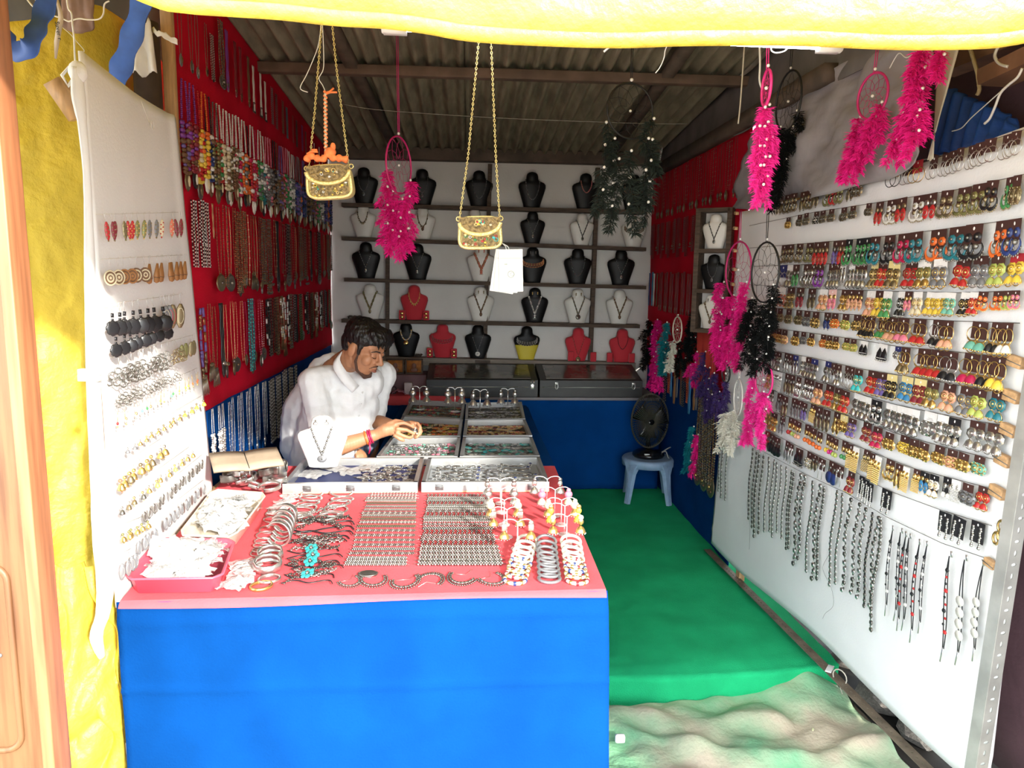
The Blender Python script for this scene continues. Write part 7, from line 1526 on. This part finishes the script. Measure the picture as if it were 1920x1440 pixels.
bd.append(('c', [h(.066, .02, -.114), h(.074, 0, -.106), h(.066, -.02, -.114)], [.012, .013, .012])); bd.append(('c', [h(.084, 0, -.088), h(.078, 0, -.102)], [.004, .009]))
be = blob(bd, 'beard', mat('short_beard', (.075, .036, .022), .7, bump=.7, scale=220), per, .0035, 2); be.matrix_basis = PM
# shirt: torso, sleeves rolled to the elbow, collar
back1 = pp(566, 770, 3.68); back2 = pp(556, 838, 3.70)
sh_ = [('c', [hip+Vector((0, 0, -.04)), chest, neckb+Vector((-.03, .0, -.075))], [.172, .165, .112]), ('c', [back2, back1, pp(604, 702, 3.66)], [.088, .098, .075]), ('c', [sh_n, sh_n.lerp(sh_f, .5)+Vector((0, 0, .0)), sh_f], [.068, .088, .066]), ('c', [pp(604, 700, 3.66), pp(632, 682, 3.67)], [.08, .062]),
       ('c', [sh_n, sh_n.lerp(el_n, .6), el_n.lerp(wr_n, .10)], [.068, .064, .060]), ('c', [sh_f, el_f.lerp(sh_f, .4), el_f.lerp(wr_f, .10)], [.072, .066, .060]), ('c', [chest+Vector((.06, -.03, -.06)), pp(680, 760, 3.60)], [.12, .085]), ('c', [pp(655, 742, 3.56), pp(690, 716, 3.60)], [.105, .080])]
st_ = blob(sh_, 'shirt', M_shirt, per, .007, 5, .020, 9); st_.matrix_basis = PM
for (a, c_, r) in ((el_n, wr_n, .056), (el_f, wr_f, .055)):
    p0 = a.lerp(c_, .06); p1 = a.lerp(c_, .20); b = MB(); b.tube([p0, p0.lerp(p1, .5), p1, p1.lerp(p0, .1)], [r*1.08, r*1.15, r*1.10, r*.85], 18); ob('rolled_cuff', b, M_shirt, st_)
nb0 = h(-.036, 0, -.085)
for s in (-1, 1):
    b = MB(); A = [h(-.088, s*.02, -.055), h(-.055, s*.070, -.085), h(.010, s*.066, -.125), h(.060, s*.026, -.165)]; B = [p+Vector((-.020, 0, -.030))+lf*(s*.020) for p in A]; A = smoothpts(A, 4); B = smoothpts(B, 4)
    b.add(A+B, [(i, i+1, len(A)+i+1, len(A)+i) for i in range(len(A)-1)]); solid(ob('collar', b, M_shirt, st_), .004)
q0 = h(.055, -.004, -.17)
for k in range(3): b = MB(); b.sph(Vector((0, 0, 0)), (.0045, .0045, .0045), 8, 5); ob('button', b, M_plastic, st_, Matrix.Translation(q0+Vector((.012-.01*k, -.02, -.03-.055*k))))
# shorts
so_ = [('c', [hip+Vector((0, 0, -.03)), hip.lerp(kn_n, .85)], [.135, .082]), ('c', [hip+Vector((.05, .08, .0)), hip.lerp(kn_f, .92)], [.13, .080])]
sr = blob(so_, 'shorts', mat('blue_grey_striped_cotton', (.16, .20, .32), .85, col2=(.28, .32, .44), scale=1.0, stretch=(60, 6, 60), thr=(.45, .55)), per, .008, 5, .012, 10); sr.matrix_basis = PM
# wrist threads
for (t, r, c) in ((.86, .0315, 'crimson'), (.90, .031, 'crimson'), (.80, .032, 'orange')):
    b = MB(); c0 = el_n.lerp(wr_n, t); d_ = (wr_n-el_n).normalized(); s1 = d_.cross(Vector((0, 0, 1))).normalized(); s2 = d_.cross(s1); b.tube([c0+s1*(r*math.cos(k*.42))+s2*(r*math.sin(k*.42)) for k in range(15)], .0042, 6, 0, True); ob('wrist_thread', b, pm(c), per, PM)
b = MB(); c0 = el_n.lerp(wr_n, .88)+Vector((0, -.028, -.02)); b.tube([c0, c0+Vector((.004, -.004, -.03)), c0+Vector((-.003, 0, -.055))], .004, 6); ob('thread_end', b, pm('crimson'), per, PM)
# the ornament held in the fingers, and the stool he sits on
c0 = pp(777, 808, 3.46); b = MB(); b.lathe([(0, -.008), (.016, -.008), (.019, 0), (.014, .009), (0, .011)], 14); b.sph((0, 0, .01), (.009, .009, .006), 8, 5); T(ob('ornament', b, pm('oxidised'), M=TRS(c0, 0, 1, .6, .3)), "small dark ornament between the seated man's fingers", 'ornament')
e = emp('seat_box', Matrix.Translation((hip.x, hip.y, .0))); T(e, 'low wooden seat under the seated man', 'seat'); zt = hip.z-.165
b = MB(); b.bbox((-.20, -.17, zt-.03), (.20, .17, zt), .005); ob('top', b, M_wood, e)
for sx in (-1, 1):
    for sy in (-1, 1): b = MB(); b.bbox((sx*.17-.02, sy*.14-.02, .002), (sx*.17+.02, sy*.14+.02, zt-.03), .003); ob('leg', b, M_wood, e)
# ================================================================== plastic stool with a caged fan
q = pz(1212, 936, 0); sc = 1.0
e = emp('plastic_stool', Matrix.Translation((q.x, q.y, .006))); T(e, 'pale blue plastic stool on the green carpet by the back bench', 'stool')
M_st = mat('pale_blue_plastic', (.28, .40, .58), .5, var=.15, scale=12); Rt = .185; Ht = .31
b = MB(); b.lathe([(0, Ht-.012), (Rt-.02, Ht-.012), (Rt-.006, Ht-.055), (Rt, Ht-.055), (Rt+.002, Ht-.012), (Rt-.006, Ht-.002), (Rt-.02, Ht), (Rt-.045, Ht-.002), (.03, Ht), (0, Ht)], 32); ob('seat', b, M_st, e)
for k in range(4):
    a = k*math.pi/2+.62; b = MB(); d_ = Vector((math.cos(a), math.sin(a), 0)); t_ = Vector((-math.sin(a), math.cos(a), 0))
    def ring(r, z, w_, dp): return [d_*(r)+t_*(-w_)+Vector((0, 0, z)), d_*(r+dp)+t_*(-w_*.7)+Vector((0, 0, z)), d_*(r+dp)+t_*(w_*.7)+Vector((0, 0, z)), d_*r+t_*w_+Vector((0, 0, z))]
    vs = []
    for (r, z, w_, dp) in ((Rt-.03, Ht-.02, .085, .028), (Rt-.025, Ht-.06, .055, .028), (Rt-.022, Ht-.10, .036, .026), (Rt-.005, .10, .028, .022), (Rt+.015, .0, .024, .018)): vs += ring(r, z, w_, dp)
    fs = [(i*4+j, i*4+(j+1) % 4, (i+1)*4+(j+1) % 4, (i+1)*4+j) for i in range(4) for j in range(4)]+[(16, 17, 18, 19), (3, 2, 1, 0)]
    b.add(vs, fs); ob('leg', b, M_st, e, smooth=False)
    b = MB(); b.bar(d_*(Rt+.012)+Vector((0, 0, Ht-.05)), d_*(Rt+.031)+Vector((0, 0, .02)), .005, .004, d_); ob('leg_rib', b, M_st, e)
f = emp('table_fan', Matrix.Translation((q.x-.0, q.y, .318))); T(f, 'black table fan with a wire cage standing on the plastic stool', 'fan')
M_blk = mat('black_gloss_plastic', (.008, .008, .009), .18)
b = MB(); b.lathe([(0, 0), (.105, 0), (.115, .012), (.112, .030), (.085, .045), (.04, .052), (0, .054)], 28); ob('base', b, M_blk, f)
b = MB(); b.box((-.05, -.102, .032), (-.015, -.085, .040)); ob('switch', b, M_plastic, f)
b = MB(); b.tube([(0, .02, .05), (0, .03, .20)], .018, 10); ob('neck', b, M_blk, f)
M_cage = mat('dusty_black_wire', (.07, .065, .05), .6, .3); Rf = .17; zc = .26
cg = MB()
for dy_ in (-.055, .035):
    for R in (Rf, Rf*.98): cg.tor((0, dy_*.2, zc), R, .0035, 32, 5, 0, None, 'v', (.78, 1.15))
for k in range(64):
    a = 2*math.pi*k/64
    for s in (-1, 1): cg.tube([(0+.02*math.cos(a), s*.06, zc+.02*math.sin(a)), (.09*math.cos(a)*.85, s*.058, zc+.10*math.sin(a)), (Rf*.78*math.cos(a), s*.012, zc+Rf*1.15*math.sin(a))], .0022, 3)
ob('cage', cg, M_cage, f)
for k in range(3):
    a = 2.1*k+.4; b = MB(); b.grid(lambda u, v: Vector((math.cos(a)*(.02+.10*u)-math.sin(a)*(v-.5)*.09*(.5+u), -.01+.02*(v-.5), zc+math.sin(a)*(.02+.10*u)+math.cos(a)*(v-.5)*.09*(.5+u))), 6, 5); solid(ob('blade', b, M_blk, f), .002)
b = MB(); b.lathe([(0, -.03), (.035, -.03), (.035, .05), (0, .055)], 16, (0, 0, 0), 0, Matrix.Translation((0, 0, zc)) @ Matrix.Rotation(-math.pi/2, 4, 'X')); ob('motor', b, M_blk, f)
b = MB(); b.tube(smoothpts([(.08, -.03, .03), (.11, -.06, .05), (.125, -.07, .01), (.135, -.06, .004)], 5), .0045, 6); b.tube(smoothpts([(.08, -.03, .03), (.13, -.02, .06), (.16, .0, .066)], 4), .0045, 6); ob('cable', b, mat('grey_cable', (.42, .41, .39), .5), f)

# ================================================================== dark flat cases and odds and ends on the back bench
M_case = mat('dark_case_leatherette', (.020, .019, .018), .45, var=.3, scale=10); M_cglass = mat('dusty_case_glass', (.10, .095, .075), .12, var=.5, scale=7, bump=.1)
for k, (xa, xb, lab) in enumerate(((800, 1008, 'long dark flat jewellery case on the left of the back bench'), (1012, 1204, 'long dark flat jewellery case with silver clasps on the back bench'))):
    A = pY(xa, 742, YBENCH+.01); B = pY(xb, 742, YBENCH+.01); e = emp('flat_case', Matrix.Translation((A.x, YBENCH+.01, BZ+.001))); T(e, lab, 'case'); W = B.x-A.x
    b = MB(); b.add([(0, 0, 0), (W, 0, 0), (W, .40, 0), (0, .40, 0), (0, 0, .125), (W, 0, .125), (W, .40, .20), (0, .40, .20)], [(3, 2, 1, 0), (4, 5, 6, 7), (0, 1, 5, 4), (1, 2, 6, 5), (2, 3, 7, 6), (3, 0, 4, 7)]); ob('body', b, M_case, e, smooth=False)
    b = MB(); b.add([(.05, .035, .1335), (W-.05, .035, .1335), (W-.05, .36, .1945), (.05, .36, .1945), (.05, .035, .136), (W-.05, .035, .136), (W-.05, .36, .197), (.05, .36, .197)], [(3, 2, 1, 0), (4, 5, 6, 7), (0, 1, 5, 4), (1, 2, 6, 5), (2, 3, 7, 6), (3, 0, 4, 7)]); ob('window', b, M_cglass, e, smooth=False)
    b = MB(); b.bar((.02, -.004, .075), (W-.02, -.004, .075), .006, .006); ob('seam', b, M_steel, e)
    if k: 
        for t in (.16, .91):
            b = MB(); b.tor((W*t, -.010, .085), .011, .0035, 12, 5, 0, None, 'v', (1, 2.0)); b.bbox((W*t-.012, -.008, .095), (W*t+.012, 0, .112), .002); ob('clasp', b, pm('silver'), e)
    else:
        b = MB(); b.bbox((W-.055, -.008, .060), (W-.025, 0, .10), .005); b.tube([(W-.050, -.006, .095), (W-.052, -.006, .125)], .005, 6); b.tube([(W-.030, -.006, .095), (W-.028, -.006, .125)], .005, 6); ob('clasp', b, pm('silver'), e)
# pink box with two small framed pictures on top
A = pY(716, 734, 5.56); B = pY(800, 734, 5.56); W = B.x-A.x
zb = BZ+.012
b = MB(); b.bbox((A.x, 5.56, zb), (B.x, 5.80, zb+.13), .006); T(ob('storage_box', b, mat('dusty_pink_box', (.15, .075, .085), .7, var=.15, scale=8)), 'dusty pink box on the bench behind the seated man', 'box')
e = emp('picture_frame', Matrix.Translation(((A.x+B.x)/2, 5.60, zb+.131))); T(e, 'dark hinged frame with two small orange pictures on the pink box', 'picture frame')
for s in (-1, 1):
    b = MB(); x0 = s*W*.21; fw_ = W*.20
    for (lo, hi) in (((x0-fw_, -.006, 0), (x0-fw_+.012, .008, .115)), ((x0+fw_-.012, -.006, 0), (x0+fw_, .008, .115)), ((x0-fw_, -.006, 0), (x0+fw_, .008, .012)), ((x0-fw_, -.006, .103), (x0+fw_, .008, .115))): b.bbox(lo, hi, .002)
    ob('frame', b, M_dark, e)
    b = MB(); b.box((x0-fw_+.010, -.002, .010), (x0+fw_-.010, .004, .105)); b.sph((x0, -.002, .062), (.018, .003, .022), 10, 7, 1); b.sph((x0, -.002, .030), (.030, .003, .018), 10, 7, 1); ob('picture', b, [mat('orange_print', (.38, .14, .035), .5, var=.3, scale=30), mat('brown_print', (.14, .045, .02), .5)], e)
for (xa, xb, y, Y, hh, col, lab, nm) in ((716, 742, 741, 5.47, .05, (.10, .06, .07), 'dark small box at the left of the bench', 'small_box'), (758, 773, 742, 5.45, .085, (.55, .50, .50), 'small pale card standing on the red bench cover', 'card_box'), (690, 712, 738, 5.52, .13, (.16, .05, .05), 'dark red folder leaning beside the pink box', 'folder')):
    A_ = pY(xa, y, Y); B_ = pY(xb, y, Y); b = MB(); b.bbox((A_.x, Y, BZ+.011), (B_.x, Y+.05, BZ+.011+hh), .003); T(ob(nm, b, mat('box_'+nm, col, .7, var=.2, scale=20)), lab, 'box')
q = pY(748, 741, 5.46); b = MB(); b.grid(lambda u, v: Vector((q.x+.10*(u-.5), 5.46+.08*(v-.5), BZ+.014+.03*abs(nz(u*4, v*4))+.02*math.sin(3.1*u))), 10, 8); T(solid(ob('pink_packet', b, mat('pink_film', (.50, .20, .30), .3)), .002), 'crumpled pink plastic packet on the red bench cover', 'packet')
q = pY(905, 678, SY); b = MB(); b.bbox((q.x-.06, SY-.006, q.z-.012), (q.x+.06, SY, q.z+.012), .002); T(ob('shelf_latch', b, M_beam), 'dark metal plate on the front of the lowest shelf', 'plate')
# small litter on the carpet edge
q = pz(1555, 1262, .02); b = MB(); b.bbox((-.03, -.012, 0), (.03, .012, .006), .002); T(ob('paper_scrap', b, M_white, M=TRS((q.x, q.y, .035), .9)), 'white paper scrap tucked under the slotted rail', 'paper')
q = pz(1575, 1265, .06); b = MB(); b.tor((0, 0, 0), .03, .0025, 14, 5, 0, None, 'u'); b.tube([(0, 0, -.03), (.01, -.01, -.07)], .002, 4); T(ob('string_tie', b, M_thread, M=TRS((q.x, q.y, .05), .5)), 'pale string tied round the slotted rail', 'string')
q = pz(1412, 1082, .02); b = MB(); b.tube(smoothpts([(-.03, 0, .0), (-.01, .012, .006), (.015, .0, .004), (.035, .012, 0)], 5), .007, 6); T(ob('red_scrap', b, pm('coral'), M=TRS((q.x+.03, q.y, .02))), 'small red scrap lying between the rail and the right panel', 'scrap')
q = pz(1522, 1395, GZ); b = MB(); b.sph((0, 0, 0), (.012, .004, .002), 8, 4); T(ob('dry_leaf', b, mat('pale_leaf', (.62, .60, .35), .7), M=TRS((q.x, q.y, GZ+.06), 1.1)), 'tiny pale leaf on the dusty ground cloth', 'leaf')
q = pz(1152, 1406, GZ); b = MB(); b.bbox((-.02, -.01, 0), (.018, .012, .03), .008); T(ob('white_scrap', b, M_white, M=TRS((q.x+.02, q.y, GZ+.03))), 'white scrap at the foot of the blue table cloth', 'scrap')
